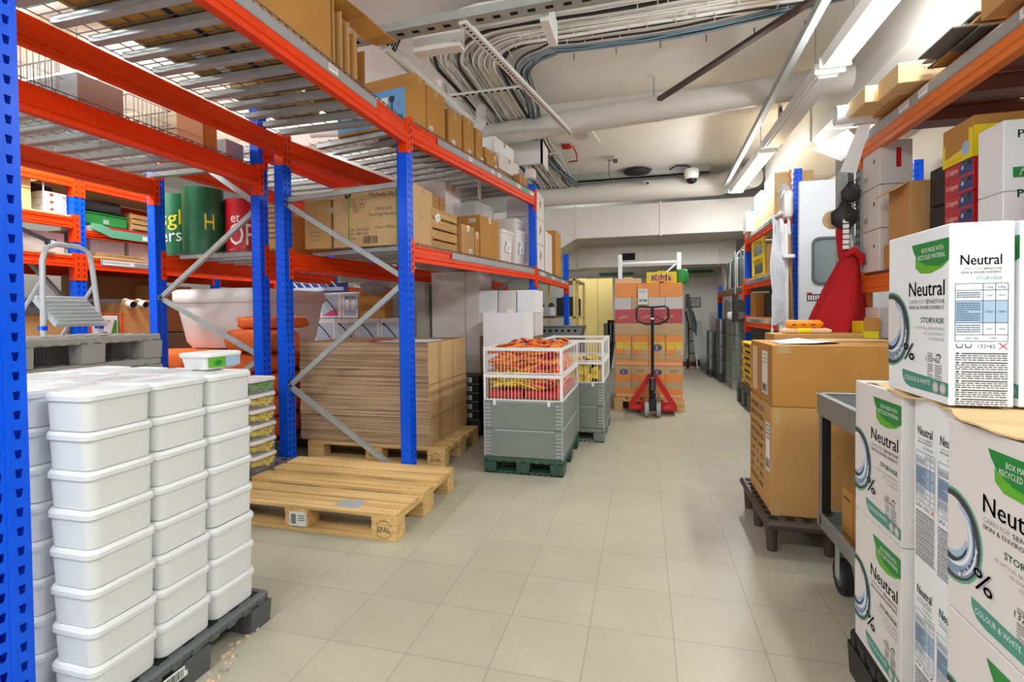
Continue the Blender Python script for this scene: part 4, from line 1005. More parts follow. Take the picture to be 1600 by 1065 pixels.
skcarton('tall brown carton with a white label left of the clear boxes', 1.25, 1.66, .1, .42, .41, 'card2', sticker=('-y', .2, .34, .07, .04))
t = thing('wire_basket', 'grey wire basket on the rack shelf behind the low cartons', 'basket', (*sk(.5, 1.1).xy, ZS+.18))
def basket(t, x0, x1, y0, y1, z0, z1, step=.035, m='wirel', r=.0025):
    mb = MB()
    for (z, rr_) in ((z1, .004), (z0, .003), ((z0+z1)/2, .002)):
        mb.tube([(x0, y0, z), (x1, y0, z), (x1, y1, z), (x0, y1, z), (x0, y0, z)], rr_, m, n=5)
    nx = int((x1-x0)/step); ny = int((y1-y0)/step)
    for i in range(1, nx): x = x0+(x1-x0)*i/nx; mb.tube([(x, y0, z1), (x, y0, z0), (x, y1, z0), (x, y1, z1)], r, m, n=4)
    for i in range(1, ny): y = y0+(y1-y0)*i/ny; mb.tube([(x0, y, z1), (x0, y, z0), (x1, y, z0), (x1, y, z1)], r, m, n=4)
    return mb.build('wire_body', t)
c = sk(.5, 1.05); basket(t, c.x-.13, c.x+.13, c.y-.13, c.y+.14, ZS+.25, ZS+.47)
skcarton('box under the wire basket, hidden behind the low cartons', .92, 1.2, .38, .62, .245, 'card')
def bigw(mb, F):
    G = F('-y'); mb.lines(G, .05, .5, .5, 3, .05, 'inkb', .25, 3)
carton('large_white_box', 'tall off-white carton at the back of the shelf, behind the wire basket', 'box', -2.15, -1.75, 4.3, 4.7, ZS, ZS+.72, 'wbox')
carton('large_white_box', 'long white carton with lines of print behind the milky tubs on the shelf', 'box', -2.12, -1.62, 5.0, 5.42, ZS, ZS+.62, 'wbox', marks=bigw)
def clearbin(lab, b0, b1, i0, i1, h, z=ZS, sticker=True, m='frost'):
    c = sk((i0+i1)/2, (b0+b1)/2); t = thing('clear_tub', lab, 'tub', (c.x, c.y, z), -ang); w = (i1-i0)/2; l = (b1-b0)/2
    mb = MB(); mb.T = t.matrix_basis.copy(); loft(mb, (0,0,0), [rring(w*.82, l*.82, 0, .03), rring(w*.96, l*.96, h-.03, .04)], m); mb.build('body', t)
    mb = MB(); mb.T = t.matrix_basis.copy(); loft(mb, (0,0,0), [rring(w, l, h-.035, .04), rring(w, l, h-.012, .04), rring(w*.93, l*.93, h, .04)], m); mb.build('lid', t)
    if sticker:
        mb = MB(); mb.T = t.matrix_basis.copy(); F = (Vector((w*.93+.002, -l*.4, h*.35)), Vector((0,1,0)), Vector((0,0,1)), Vector((1,0,0)))
        mb.rect(F, 0, l*.8, 0, h*.35, 'white'); mb.rect(F, .01, .03, h*.2, h*.3, 'navy', .001); mb.rect(F, l*.4, l*.4+.02, .02, .06, 'navy', .001); mb.build('sticker', t)
    return t
clearbin('milky plastic tub with white sticker, front left of the tubs by the post', 1.7, 2.02, .08, .4, .35)
clearbin('milky plastic tub with blue sticker next to the blue post', 2.06, 2.38, .08, .42, .4)
clearbin('shallow milky tub with lid stacked on the tub next to the blue post', 2.08, 2.36, .1, .4, .12, ZS+.402, sticker=False)
t = clearbin('clear lidded box lying on the tall carton', 1.25, 1.64, .12, .5, .13, ZS+.412, sticker=False, m='clear')
# second rack level items bay3 of first row
def arch(mb, F):
    G = F('-y'); 
def slot(mb, F):
    G = F('+x'); mb.shape(G, [(.2, .1), (.28, .16), (.28, .22), (.2, .19)], 'cardd', .0008); mb.rect(G, .23, .25, .2, .235, 'ink', .001)
for k in range(3): carton('archive_box', 'white archive box with dark cutout, by the far blue post, %s' % ORD[2-k], 'box', -1.55, -1.19, 5.66, 6.12, 1.675+k*.305, 1.675+k*.305+.3, 'wbox', group='white archive boxes by the far post', marks=slot, tape=None)
for k in range(2): mb = MB(); mb.box(-1.5, -1.19, 6.2+k*.25, 6.42+k*.25, 1.675, 2.2, 'wbox', .003); tag(mb.build('white_panel_box'), 'tall narrow white box beyond the archive boxes, %s' % ('nearer', 'further')[k], 'box', 'narrow white boxes')
carton('cardboard_box', 'tall brown carton at the far end of the first rack shelf', 'box', -1.5, -1.17, 6.85, 7.3, 1.675, 2.3, 'card2')
sack('plastic_bag', -1.32, 7.6, 1.675, .13, .2, .09, 'wrap', 'crumpled clear plastic bag at the end of the first rack shelf', 'bag', 5)
# ---- on top of first rack, bay two (z 2.51)
ZT = 2.52
mat('skyb', (96, 160, 214), .5)
def scoot(mb, F):
    G = F('-y'); w = .62
    mb.rect(G, 0.0, w, .02, .27, 'skyb', .0006); mb.shape(G, [(0, .14), (.2, .1), (.3, .27), (0, .27)], 'navy', .0009); mb.rect(G, .24, .35, .05, .24, 'red', .0012); mb.rect(G, .35, .47, .05, .22, 'white', .0012)
    mb.rect(G, .24, .38, .215, .235, 'white', .0016); mb.rect(G, .5, .512, .02, .22, 'blackm', .0016); mb.disc(G, .506, .2, .024, .024, 'blackm', .0016); mb.lines(G, .255, .33, .18, 5, .02, 'white', .3, off=.0018); mb.ring(G, .56, .16, .012, .016, 'red', .0016); mb.barcode(G, .54, .6, .04, .08)
    mb.disc(G, .15, .16, .05, .04, 'peach', .0012)
skcarton('carton with a blue scooter picture on the rack top, left of the row', .1, .26, .03, .72, .36, 'card2', marks=scoot, z=ZT)
nm = ['first', 'second', 'third', 'fourth']
for k, (b0, b1, h) in enumerate(((.3, .56, .36), (.62, .83, .3), (.87, 1.05, .33), (1.09, 1.22, .3))):
    skcarton('tall brown carton on top of the rack, %s in the row from the scooter box' % nm[k], b0, b1, .05, .5, h, 'card2', z=ZT, sticker=('+x', .03+.02*k, .03, .05, .035), group='brown cartons along the rack top')
skcarton('small brown carton on the rack top beyond the row, lower', 1.3, 1.56, .05, .3, .1, 'card2', z=ZT, sticker=('+x', .18, .03, .04, .04))
skcarton('small brown carton on the rack top beyond the row, upper', 1.32, 1.6, .08, .32, .1, 'card2', z=ZT+.102, sticker=('+x', .2, .03, .04, .04))
skcarton('wide white flat box on the rack top near the ceiling cover, lower', 1.68, 2.2, .1, .75, .16, 'wbox', z=ZT+.1)
skcarton('stack of papers and cards under the white flat boxes', 1.7, 2.2, .12, .7, .098, 'card3', z=ZT)
skcarton('wide white flat box on the rack top near the ceiling cover, upper', 1.66, 2.15, .14, .8, .16, 'wboxw', z=ZT+.262)
for k in range(2): skcarton('small orange brown carton at the end of the rack top, %s' % ('left', 'right')[k], 2.02+k*.1, 2.1+k*.1, .02, .09, .12, 'card2', z=ZT)
sack('plastic_bag', -1.22, 5.52, ZT+.14, .06, .06, .06, 'frost', 'white plastic bag hanging at the end of the rack top', 'bag', 6)
# ---- on top of first rack, bay one: big torn carton
t = thing('torn_carton', 'big torn brown carton with a curled flap on the rack top, above the camera side', 'box', (-1.95, 2.0, 2.49))
mb = MB(); mb.box(-2.36, -1.6, 1.45, 2.36, 2.49, 3.02, 'card2', .006)
G = frame_of('-y', -2.36, -1.6, 1.45, 2.36, 2.49, 3.02); 
B = (Vector((-2.3, 1.5, 2.4895)), Vector((0,1,0)), Vector((1,0,0)), Vector((0,0,-1)))
mb.rect(B, .1, .8, .3, .34, 'ink', .001); mb.text(B, 'KAVA', .4, .5, .07, 'ink', width=.35, off=.001, rot=.1); mb.rect(B, .55, .8, .1, .16, 'white', .001)
mb.build('body', t)
mb = MB(); pts = [(-1.6, 2.38, 2.9), (-1.55, 2.44, 2.88), (-1.5, 2.55, 2.85), (-1.44, 2.66, 2.8), (-1.4, 2.72, 2.78)]
v = []; 
for k, p in enumerate(pts): v += [p, (p[0]-.26, p[1]+.02, p[2]+.07+.02*(k % 2)), (p[0]-.14, p[1]+.01, p[2]-.015*(k % 2))]
fs = []
for k in range(4): fs += [(3*k, 3*k+2, 3*k+5, 3*k+3), (3*k+2, 3*k+1, 3*k+4, 3*k+5)]
mb.add(v, fs, 'card2'); mb.build('curled_flap', t, solid=.006)
for k in range(4): mb = MB(); mb.box(-2.1, -1.6+.01*k, 2.38+k*.055, 2.39+k*.055, 2.49, 2.86-.03*k, 'card', .002); mb.build('side_flap', t)
mb = MB(); mb.box(-1.98, -1.62, 2.64, 2.645, 2.49, 2.76, 'card2', .002); mb.box(-1.98, -1.62, 2.72, 2.725, 2.49, 2.76, 'card2', .002); tag(mb.build('loose_cardboard'), 'loose upright cardboard panels at the end of the torn carton', 'cardboard')
carton('white_box', 'white box on the rack deck seen from below through the mesh', 'box', -2.0, -1.7, 2.78, 3.02, 2.49, 2.58, 'wbox', tape=None)
carton('cardboard_box', 'small carton seen from below through the mesh beside the white box', 'box', -2.4, -2.1, 2.5, 2.95, 2.49, 2.6, 'card3', tape=None)
# ---- on top of second rack bay one
t = thing('wire_basket', 'grey wire basket on the second rack, at the left edge beside the grey panel', 'basket', (-3.1, 1.8, 2.28)); basket(t, -3.35, -2.85, 1.62, 1.9, 2.28, 2.49, .025)
mb = MB(); mb.box(-3.25, -2.84, 1.96, 2.2, 2.282, 2.45, 'greyl', .003); tag(mb.build('grey_box'), 'smooth grey box between the two wire baskets on the second rack', 'box')
t = thing('wire_basket', 'grey wire basket between the grey box and the cream box on the second rack', 'basket', (-3.1, 2.36, 2.28)); basket(t, -3.35, -2.85, 2.24, 2.5, 2.28, 2.45, .025)
mb = MB(); mb.box(-3.3, -2.85, 2.54, 2.74, 2.282, 2.5, 'cream', .004); mb.box(-3.3, -2.845, 2.54, 2.74, 2.36, 2.365, 'cardlite'); tag(mb.build('cream_box'), 'cream coloured box right of the wire basket on the second rack', 'box')
mb = MB(); mb.box(-3.1, -2.86, 2.76, 2.87, 2.282, 2.5, 'card2', .01); tag(mb.build('brown_parcel'), 'tall brown parcel with bulging side on the second rack', 'parcel')
mb = MB(); mb.box(-3.2, -2.86, 2.94, 3.1, 2.282, 2.43, 'greyl', .004); tag(mb.build('grey_box'), 'small grey box near the end of the second rack deck', 'box')
# ---- third row goods, levels 2.0 / 1.68 and ground
def r3box(name, lab, cat, y0, y1, z0, h, m, dep=.35, group=None, marks=None, xf=-4.66):
    return carton(name, lab, cat, xf-dep, xf, y0, y1, z0, z0+h, m, group=group, tape=None, marks=marks)
r3 = 2.022
for k in range(2): r3box('yellow_box', 'tall pale yellow carton at the left end of the third rack, %s' % ('lower', 'upper')[k], 'box', 2.6, 2.86, r3+k*.165-.0, .16, 'creamd', group='pale yellow cartons')
def orn(mb, F): G = F('+x'); mb.disc(G, .06, .03, .014, .012, 'orange', .0009); mb.rect(G, .14, .17, .012, .035, 'inkl', .0009); H = F('-y'); mb.disc(H, .1, .03, .004, .004, 'ink', .0009); mb.disc(H, .13, .03, .004, .004, 'ink', .0009)
for k in range(3): r3box('white_flat_box', 'flat white box with orange emblem on the third rack, %s of three' % ORD[2-k], 'box', 2.94, 3.11, r3+k*.058, .056, 'wboxw', .4, 'flat white boxes with orange emblem', orn)
mb = MB(); mb.cyl((-4.64, 2.93, r3), (-4.64, 2.93, 2.27), .006, 'alu', n=8); tag(mb.build('metal_rod'), 'thin upright metal rod before the flat white boxes', 'rod')
sack('black_bag', -4.95, 3.0, r3+.18, .14, .14, .04, 'blackm', 'black bag lying on top of the flat white boxes', 'bag', 3)
a3 = 1.936
t = thing('green_crate', 'green plastic crate under a black bag on the third rack', 'crate', (-4.8, 3.42, a3))
mb = MB()
for (x0, x1, y0, y1) in ((-4.95, -4.94, 3.26, 3.64), (-4.7, -4.69, 3.26, 3.64), (-4.95, -4.69, 3.26, 3.27), (-4.95, -4.69, 3.63, 3.64)): mb.box(x0, x1, y0, y1, a3+.05, a3+.15, 'green', .003)
mb.box(-4.95, -4.69, 3.26, 3.64, a3+.05, a3+.06, 'green'); mb.rect(frame_of('+x', -4.95, -4.689, 3.26, 3.64, a3+.05, a3+.15), .16, .21, .02, .06, 'greyl'); mb.build('body', t)
mb = MB(); mb.box(-4.97, -4.68, 3.25, 3.65, a3+.15, a3+.16, 'green', .003); mb.build('rim', t)
sack('black_bag', -4.82, 3.42, a3+.162, .13, .22, .06, 'blackm', 'black fabric bag slumped over the green crate', 'bag', 9)
t = thing('wooden_crate', 'small slatted wooden crate right of the green crate on the third rack', 'crate', (-4.85, 3.85, a3))
for k in range(3): mb = MB(); mb.box(-4.7, -4.69, 3.68, 3.98, a3+.07+k*.05, a3+.11+k*.05, 'crate', .002); mb.build('slat', t)
for y in (3.68, 3.96): mb = MB(); mb.box(-4.98, -4.7, y, y+.02, a3+.06, a3+.22, 'crate', .002); mb.build('end_panel', t)
mb = MB(); mb.box(-5.0, -4.64, 3.28, 4.4, a3, a3+.035, 'white', .004); mb.box(-4.645, -4.635, 3.28, 4.4, a3+.005, a3+.04, 'bagred', .003); tag(mb.build('display_tray'), 'long pink and white display tray under the green crate', 'tray')
mb = MB(); mb.prism([(3.25, a3+.0), (3.25, a3+.045), (3.34, a3+.045), (3.42, a3+.012), (4.4, a3+.012), (4.4, a3-.06), (3.42, a3-.06)], (-4.594, 0, 0), (-4.588, 0, 0), (0,1,0), (0,0,1), 'teal'); mb.box(-4.587, -4.585, 3.7, 3.83, a3-.05, a3-.01, 'white'); tag(mb.build('green_sheet'), 'long green printed sheet hanging along the third rack shelf edge', 'sheet')
mb = MB(); mb.box(-5.1, -4.8, 3.9, 4.6, a3+.14, a3+.17, 'blue', .01); tag(mb.build('blue_board'), 'flat blue board lying behind the wooden crate', 'board')
mb = MB(); mb.box(-5.1, -4.8, 4.0, 4.5, a3+.04, a3+.138, 'wbox', .004); tag(mb.build('white_box'), 'white box under the blue board', 'box')
b3 = 1.7
for k, (y0, y1, h) in enumerate(((2.75, 3.1, .17), (3.3, 3.6, .16), (3.64, 3.86, .17))):
    mb = MB(); mb.box(-4.95, -4.68, y0, y1, b3, b3+h, 'wbox', .003); tag(mb.build('pale_bin'), 'pale grey plastic bin on the lower shelf of the third rack, %s' % ('left of the post', 'right of the post', 'furthest right')[k], 'bin', 'pale grey shelf bins')
for k in range(3): mb = MB(); mb.box(-4.67, -4.62, 3.3, 3.8-.05*k, b3+k*.012, b3+.01+k*.012, 'crate', .002); tag(mb.build('thin_board'), 'thin wooden board lying on the shelf edge, %s' % ORD[2-k], 'board', 'thin boards on the shelf edge')
t = thing('grip_pliers', 'black tool with blue lens hooked on the shelf above the step stool', 'tool', (-4.6, 2.9, 1.8))
mb = MB(); mb.beam((-4.62, 2.75, 1.86), (-4.58, 2.92, 1.78), .02, .03, 'blackm'); mb.build('body', t); mb = MB(); mb.box(-4.6, -4.55, 2.9, 2.96, 1.75, 1.8, 'blackm', .006); mb.disc(frame_of('+x', -4.6, -4.55, 2.9, 2.96, 1.75, 1.8), .03, .025, .018, .014, 'lblue', .001); mb.build('head', t)
# lower things of row three
def eyes(mb, F): G = F('+x'); mb.rect(G, .1, .2, .02, .07, 'card2')
carton('cardboard_box', 'open carton with two white paper rolls sticking out, left of the blue frame', 'box', -4.95, -4.62, 3.5, 3.82, 1.0, 1.33, 'card', tape=None, open_top=False)
for k in range(2): 
    mb = MB(); a = Vector((-4.62, 3.58+k*.12, 1.29)); mb.tube([a+Vector((-.05, 0, .02)), a, a+Vector((.06, 0, -.01))], .035, 'white', n=16, caps=False); mb.cyl(a+Vector((.0, 0, 0)), a+Vector((.061, 0, -.01)), .02, 'hole', n=12); tag(mb.build('paper_roll'), 'white rolled paper poking out of the open carton, %s one' % ('left', 'right')[k], 'roll', 'white paper rolls')
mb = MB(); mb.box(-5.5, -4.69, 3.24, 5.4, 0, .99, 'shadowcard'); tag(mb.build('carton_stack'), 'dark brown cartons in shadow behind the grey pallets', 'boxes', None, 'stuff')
mb = MB(); mb.prism([(2.6, 1.2), (3.1, 1.2), (3.08, 1.3), (2.63, 1.3)], (-5.0, 0, 0), (-4.62, 0, 0), (0,1,0), (0,0,1), 'greyd'); mb.box(-5.02, -4.6, 2.58, 3.11, 1.3, 1.33, 'greyd', .005); mb.box(-4.95, -4.65, 2.62, 3.08, 0, 1.2, 'card'); mb.box(-4.66, -4.6, 3.22, 3.5, 1.3, 1.33, 'greyd')
tag(mb.build('grey_lidded_crate'), 'dark grey lidded crate behind the step stool', 'crate')
def over(mb, F): G = F('+x'); mb.text(G, 'OVERTREKK', .03, .13, .022, 'inkb', width=.12); mb.lines(G, .03, .12, .11, 2, .012, 'inkl'); mb.shape(G, [(.05, .03), (.1, .05), (.12, .04), (.11, .015), (.05, .01)], 'cardd', .001); mb.shape(G, [(.14, .0), (.2, .0), (.2, .15), (.18, .15)], 'baggr', .001)
carton('printed_box', 'white printed box with a sofa cover picture beside the step stool', 'box', -4.9, -4.6, 3.25, 3.46, .992, 1.18, 'wboxw', tape=None, marks=over)
t = thing('orange_stool', 'small orange metal stand above the printed white box', 'stand', (-4.55, 3.3, .992))
for y in (3.2, 3.47): mb = MB(); mb.beam((-4.56, y, .992), (-4.56, y, 1.2), .012, .012, 'orange'); mb.build('leg', t)
mb = MB(); mb.box(-4.57, -4.55, 3.19, 3.48, 1.195, 1.205, 'orange'); mb.build('bar', t)
carton('cardboard_box', 'dark printed carton on the floor level behind the third rack, under the shelf', 'box', -5.5, -5.2, 3.6, 4.3, 1.2, 1.58, 'cardd', tape=None)
carton('cardboard_box', 'light carton behind the open carton with rolls', 'box', -5.3, -5.0, 4.1, 4.6, 1.0, 1.5, 'card', tape=None)
# goods in second bay of second row seen through the frame
def arc(mb, F, sc=1.0, pink=False):
    G = F('-y'); w = .26; mb.rect(G, .02, w-.01, .02, .27, 'pblue', .0006)
    pts = [(w*.1+.02, .27), (w*.3, .24), (w*.55, .18), (w*.8, .1), (w*.9, .02), (w*.86, .02), (w*.76, .09), (w*.52, .165), (w*.28, .225), (w*.08, .26)]; mb.shape(G, pts, 'ink', .0012)
    if pink: mb.shape(G, [(.02, .02), (.24, .02), (.24, .1), (.14, .085), (.06, .04)], 'pink', .0009)
def arcp(mb, F): arc(mb, F, 1, True)
def bott(mb, F):
    G = F('-y'); mb.rect(G, .03, .19, .02, .26, 'lblue', .0006)
    for x in (.07, .15): mb.shape(G, [(x-.03, .09), (x+.03, .09), (x+.03, .19), (x+.01, .22), (x-.01, .22), (x-.03, .19)], 'wboxw', .001); mb.rect(G, x-.008, x+.008, .22, .24, 'ink', .001)
for k, (x, nm2, fn) in enumerate(((-4.4, 'far left', arcp), (-4.08, 'second from left', arcp), (-3.78, 'third', arcp), (-3.48, 'bottle picture', bott))):
    w_ = .3 if k < 3 else .22
    carton('blue_white_box', 'white carton with %s, upper row, %s' % ('a blue panel and pink swoosh' if k < 3 else 'two pale bottles printed', nm2), 'box', x, x+w_-.01, 5.25, 5.43, 1.13, 1.43, 'wboxw', group='blue and white printed cartons', marks=fn, tape=None)
for k in range(6):
    x = -4.4+k*.29; carton('blue_white_box', 'white carton with a black curve on pale blue, lower row, number %s from the left' % ['one', 'two', 'three', 'four', 'five', 'six'][k], 'box', x, x+.28, 5.2, 5.43, .8, 1.12, 'wboxw', group='blue and white printed cartons', marks=arc, tape=None)
mb = MB(); mb.box(-4.45, -2.6, 5.18, 5.43, 0, .79, 'cardd'); tag(mb.build('carton_stack'), 'dark cartons under the blue and white boxes', 'boxes', None, 'stuff')
mb = MB(); mb.box(-3.22, -2.9, 5.22, 5.43, 1.122, 1.48, 'card2', .003); tag(mb.build('brown_cartons'), 'brown carton right of the bottle picture box', 'boxes')
t = thing('crate_light_blue', 'pale blue plastic tray tilted over the printed cartons', 'tray', (-3.9, 5.4, 1.5))
mb = MB(); mb.box(-4.3, -3.5, 5.3, 5.32, 1.46, 1.5, 'pblue', .003)
for k in range(7): mb.beam((-4.25+k*.11, 5.31, 1.5), (-4.32+k*.11, 5.31, 1.57), .01, .014, 'pblue')
mb.box(-4.3, -3.5, 5.4, 5.42, 1.44, 1.56, 'navy'); mb.build('body', t)
mb = MB(); mb.lathe((-2.9, 5.0, 1.38), [(.001, .0), (.08, .02), (.14, .08), (.16, .14), (.001, .14)], 'greyl', 20, sx=1.1); tag(mb.build('grey_bowl'), 'grey rounded plastic bowl under the shelf, right of the brown cartons', 'bowl')
# things behind under bay two: tall beige cabinet, white boxes
mb = MB(); mb.box(-2.17, -1.64, 4.9, 5.35, 0, 1.6, 'wbox', .004); mb.box(-1.79, -1.785, 4.895, 4.9, 0, 1.6, 'walld'); tag(mb.build('tall_cabinet'), 'tall plain beige cabinet under the rack shelf behind the flat cardboard', 'cabinet')
mb = MB(); mb.box(-2.3, -2.2, 4.8, 5.2, 0, 1.49, 'walld', .003); tag(mb.build('narrow_panel'), 'narrow beige panel left of the tall cabinet', 'panel')
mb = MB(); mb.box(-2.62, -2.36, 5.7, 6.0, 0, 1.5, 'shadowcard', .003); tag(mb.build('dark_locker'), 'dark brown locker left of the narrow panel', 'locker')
for i in range(3):
    for k in range(2):
        carton('grey_white_box', 'plain grey white carton, %s row, %s, behind the candy cage' % (('lower', 'upper')[k], ('left', 'middle', 'right')[i]), 'box', -1.64+i*.2, -1.45+i*.2, 4.92, 5.3, .93+k*.235, .93+k*.235+.232, 'wboxw' if (i+k) % 2 else 'wbox', group='plain grey white cartons', tape=None)
for i in range(3): carton('cardboard_box', 'brown carton under the grey white cartons, %s' % ('left', 'middle', 'right')[i], 'box', -1.64+i*.2, -1.45+i*.2, 4.92, 5.3, .12, .925, 'cardd', tape=None)
plastic_pallet(-1.7, -1.04, 4.9, 5.35, 0, .118, 'greyd', 'dark pallet beneath the brown and grey white cartons')
def hand(mb, F): G = F('-y'); mb.disc(G, .22, .24, .035, .018, 'shadowcard', .0009); H = F('+x')
t = carton('archive_box', 'large white box with an oval hand hole, standing behind the candy cage', 'box', -1.47, -1.06, 4.5, 4.86, .6, 1.17, 'wboxw', marks=hand, tape=None)
for x in (-1.38, -1.2): mb = MB(); mb.box(x-.03, x+.03, 4.5, 4.503, 1.17, 1.2, 'wboxw'); mb.build('closing_tab', t)
mb = MB(); mb.box(-1.46, -1.07, 4.5, 4.88, 0, .598, 'cardd', .003); tag(mb.build('cardboard_box'), 'brown carton carrying the white box with hand hole', 'box')
for k in range(5):
    t = thing('black_tray_box', 'flat black box with barcode, %s of the low pile beside the cage' % ORD[4-k], 'box', (-1.62, 4.6, .15+k*.085), 0, 'black flat boxes')
    mb = MB(); mb.box(-1.8, -1.52, 4.5, 4.75, .15+k*.085, .15+k*.085+.08, 'black', .004); F = frame_of('-y', -1.8, -1.52, 4.5, 4.75, .15+k*.085, .23+k*.085); mb.rect(F, .13, .21, .02, .065, 'white', .0008); mb.barcode((F[0]+Vector((0, -.0012, 0)), F[1], F[2], F[3]), .14, .2, .025, .06, seed=k); mb.rect(F, 0, .28, .0, .004, 'greyl', .001); mb.build('body', t)
mb = MB(); mb.box(-1.82, -1.5, 4.48, 4.78, 0, .148, 'blackm', .01); tag(mb.build('black_crate'), 'black crate under the pile of flat black boxes', 'crate')
# grey stackable crate + dark machines behind (bay 3 ground)
t = thing('grey_crate', 'grey slotted plastic crate behind the white box, above the far cage', 'crate', (-1.0, 6.2, .88))
mb = MB(); mb.prism([(-1.22, .86), (-.74, .86), (-.7, 1.0), (-1.26, 1.0)], (0, 5.95, 0), (0, 6.35, 0), (1,0,0), (0,0,1), 'grey'); mb.build('body', t)
mb = MB()
for k in range(6): mb.box(-1.18+k*.075, -1.15+k*.075, 5.946, 5.95, .93, .96, 'hole')
mb.box(-1.28, -.68, 5.93, 5.95, .99, 1.01, 'grey', .004); mb.build('rim', t)
mb = MB(); mb.box(-1.24, -.72, 5.97, 6.35, 0, .855, 'greyd', .01); tag(mb.build('grey_crate_stack'), 'dark grey crates stacked under the slotted crate', 'crates')
t = thing('storage_shelf', 'cream metal shelf with dark machines at the far end left of the yellow doors', 'shelf', (-1.5, 9.2, 0))
for x in (-1.85, -1.15):
    for y in (8.6, 9.0, 10.0): mb = MB(); mb.box(x-.02, x+.02, y-.02, y+.02, 0, 1.75, 'creamd'); mb.build('post', t)
for z in (.5, 1.05, 1.7): mb = MB(); mb.box(-1.87, -1.13, 8.58, 10.02, z, z+.04, 'creamd', .003); mb.build('shelf_board', t)
for k in range(9):
    y = 8.65+.15*k; z = (.54, 1.09)[k % 2]; mb = MB(); mb.box(-1.5, -1.19, y, y+.13, z, z+.3+.03*(k % 3), 'blackm' if k % 3 else 'greyd', .01); mb.cyl((-1.188, y+.06, z+.1), (-1.18, y+.06, z+.1), .03, 'greyl', n=10); tag(mb.build('kitchen_machine'), 'dark kitchen machine on the cream shelf at the far end', 'machine', 'dark machines on the far shelf')
for k in range(4):
    z = 1.12; mb = MB(); x = -1.75+k*.15; mb.cyl((x, 7.2, z), (x, 7.2, z+.12), .05, 'alu', n=14); mb.lathe((x, 7.2, z+.12), [(.05, 0), (.04, .05), (.001, .07)], 'blackm', 14); tag(mb.build('coffee_flask'), 'steel flask with black lid under the far end of the first rack', 'flask', 'steel flasks')
mb = MB(); mb.box(-2.1, -1.22, 7.0, 7.9, 1.08, 1.11, 'greyd'); tag(mb.build('metal_shelf_board'), 'grey metal shelf board carrying the steel flasks', 'shelf')
for k in range(5): mb = MB(); mb.box(-1.9+k*.13, -1.8+k*.13, 7.1, 7.3, .72, .95+.02*(k % 3), 'grey', .008); tag(mb.build('grey_part_bin'), 'small grey open bin below the steel flasks', 'bin', 'small grey bins')
mb = MB(); mb.box(-2.1, -1.22, 7.0, 7.9, .69, .715, 'greyd'); tag(mb.build('metal_shelf_board'), 'grey metal shelf board carrying the small grey bins', 'shelf')
mb = MB(); mb.box(-2.1, -1.24, 7.0, 7.9, 0, .68, 'blackm', .01); tag(mb.build('dark_cabinet'), 'dark low cabinet at the end of the first rack', 'cabinet')
# ================================================================ folding pallet boxes with wire tops
def pallet_box(x0, x1, y0, y1, base_m, base_lab, lab, group=None, zl=(.12, .325, .535, .73, .925)):
    plastic_pallet(x0-.005, x1+.005, y0-.005, y1+.005, 0, .118, base_m, base_lab, skids=True)
    t = thing('pallet_box', lab, 'pallet box', ((x0+x1)/2, (y0+y1)/2, .12), 0, None)
    for k in range(2):
        za, zb = zl[k]+.001, zl[k+1]; c = MB(); w = .018
        c.box(x0, x1, y0, y0+w, za, zb, 'grey', .003); c.box(x0, x1, y1-w, y1, za, zb, 'grey', .003); c.box(x0, x0+w, y0+w, y1-w, za, zb, 'grey', .003); c.box(x1-w, x1, y0+w, y1-w, za, zb, 'grey', .003)
        c.box(x0+.08, x1-.06, y0-.003, y0, zb-.014, zb-.002, 'greyl'); c.box(x1, x1+.003, y0+.05, y1-.05, zb-.014, zb-.002, 'greyl')
        c.build('collar', t)
        for (x, y) in ((x0, y0), (x1, y0), (x1, y1), (x0, y1)):
            h = MB(); h.box(x-.006, x+.006, y-.006, y+.006, za, zb, 'greyl', .002)
            sx = -1 if x == x1 else 1
            h.box(x, x+sx*.055, y-.004, y+.004, za+.01, zb-.01, 'grey', .002)
            for q in range(7): h.box(x, x+sx*.05, y-.007, y-.003, za+.015+q*.026, za+.027+q*.026, 'greyl', .001)
            sy = 1 if y == y0 else -1; h.box(x-.004, x+.004, y, y+sy*.03, za+.01, zb-.01, 'greyl', .002)
            h.build('corner_hinge', t)
    bt = MB(); bt.box(x0+.018, x1-.018, y0+.018, y1-.018, .121, .13, 'greyd'); bt.build('floor_panel', t)
    for k in range(2, 4):
        za, zb = zl[k], zl[k+1]
        for (a, b) in (((x0, y0), (x1, y0)), ((x1, y0), (x1, y1)), ((x1, y1), (x0, y1)), ((x0, y1), (x0, y0))):
            g = MB(); A = Vector((*a, 0)); B = Vector((*b, 0)); d = (B-A).normalized(); L = (B-A).length; n = Vector((d.y, -d.x, 0))
            zz = Vector((0,0,1))
            g.obox((A+B)/2+zz*(zb-.018), (d, n, zz), (L/2-.004, .007, .012), 'white')
            g.obox((A+B)/2+zz*(za+.004), (d, n, zz), (L/2-.004, .004, .004), 'white')
            for p in (A+d*.008, B-d*.008): g.obox(p+zz*(za+zb)/2, (d, n, zz), (.005, .006, (zb-za)/2-.004), 'white')
            nn = int(L/(.026 if a[1] == b[1] else .05)); ws = .0015 if a[1] == b[1] else .001
            for i in range(1, nn): p = A+d*(L*i/nn); g.obox(p+zz*(za+zb-.02)/2, (d, n, zz), (ws, ws, (zb-za)/2-.014), 'white')
            if a[1] == b[1] and a[1] == y0 and k == 2:
                for q in (.14, .84): g.obox(A+d*L*q+n*.01+zz*(za-.012), (d, n, zz), (.01, .004, .022), 'white')
            g.build('wire_panel', t)
    return t
C1 = (-1.135, -.56, 3.485, 4.36)
pallet_box(*C1, 'greenp', 'green plastic pallet under the near candy cage', 'grey folding pallet box with white wire top full of orange candy bags, nearest')
C2 = (-.99, -.345, 4.55, 5.3)
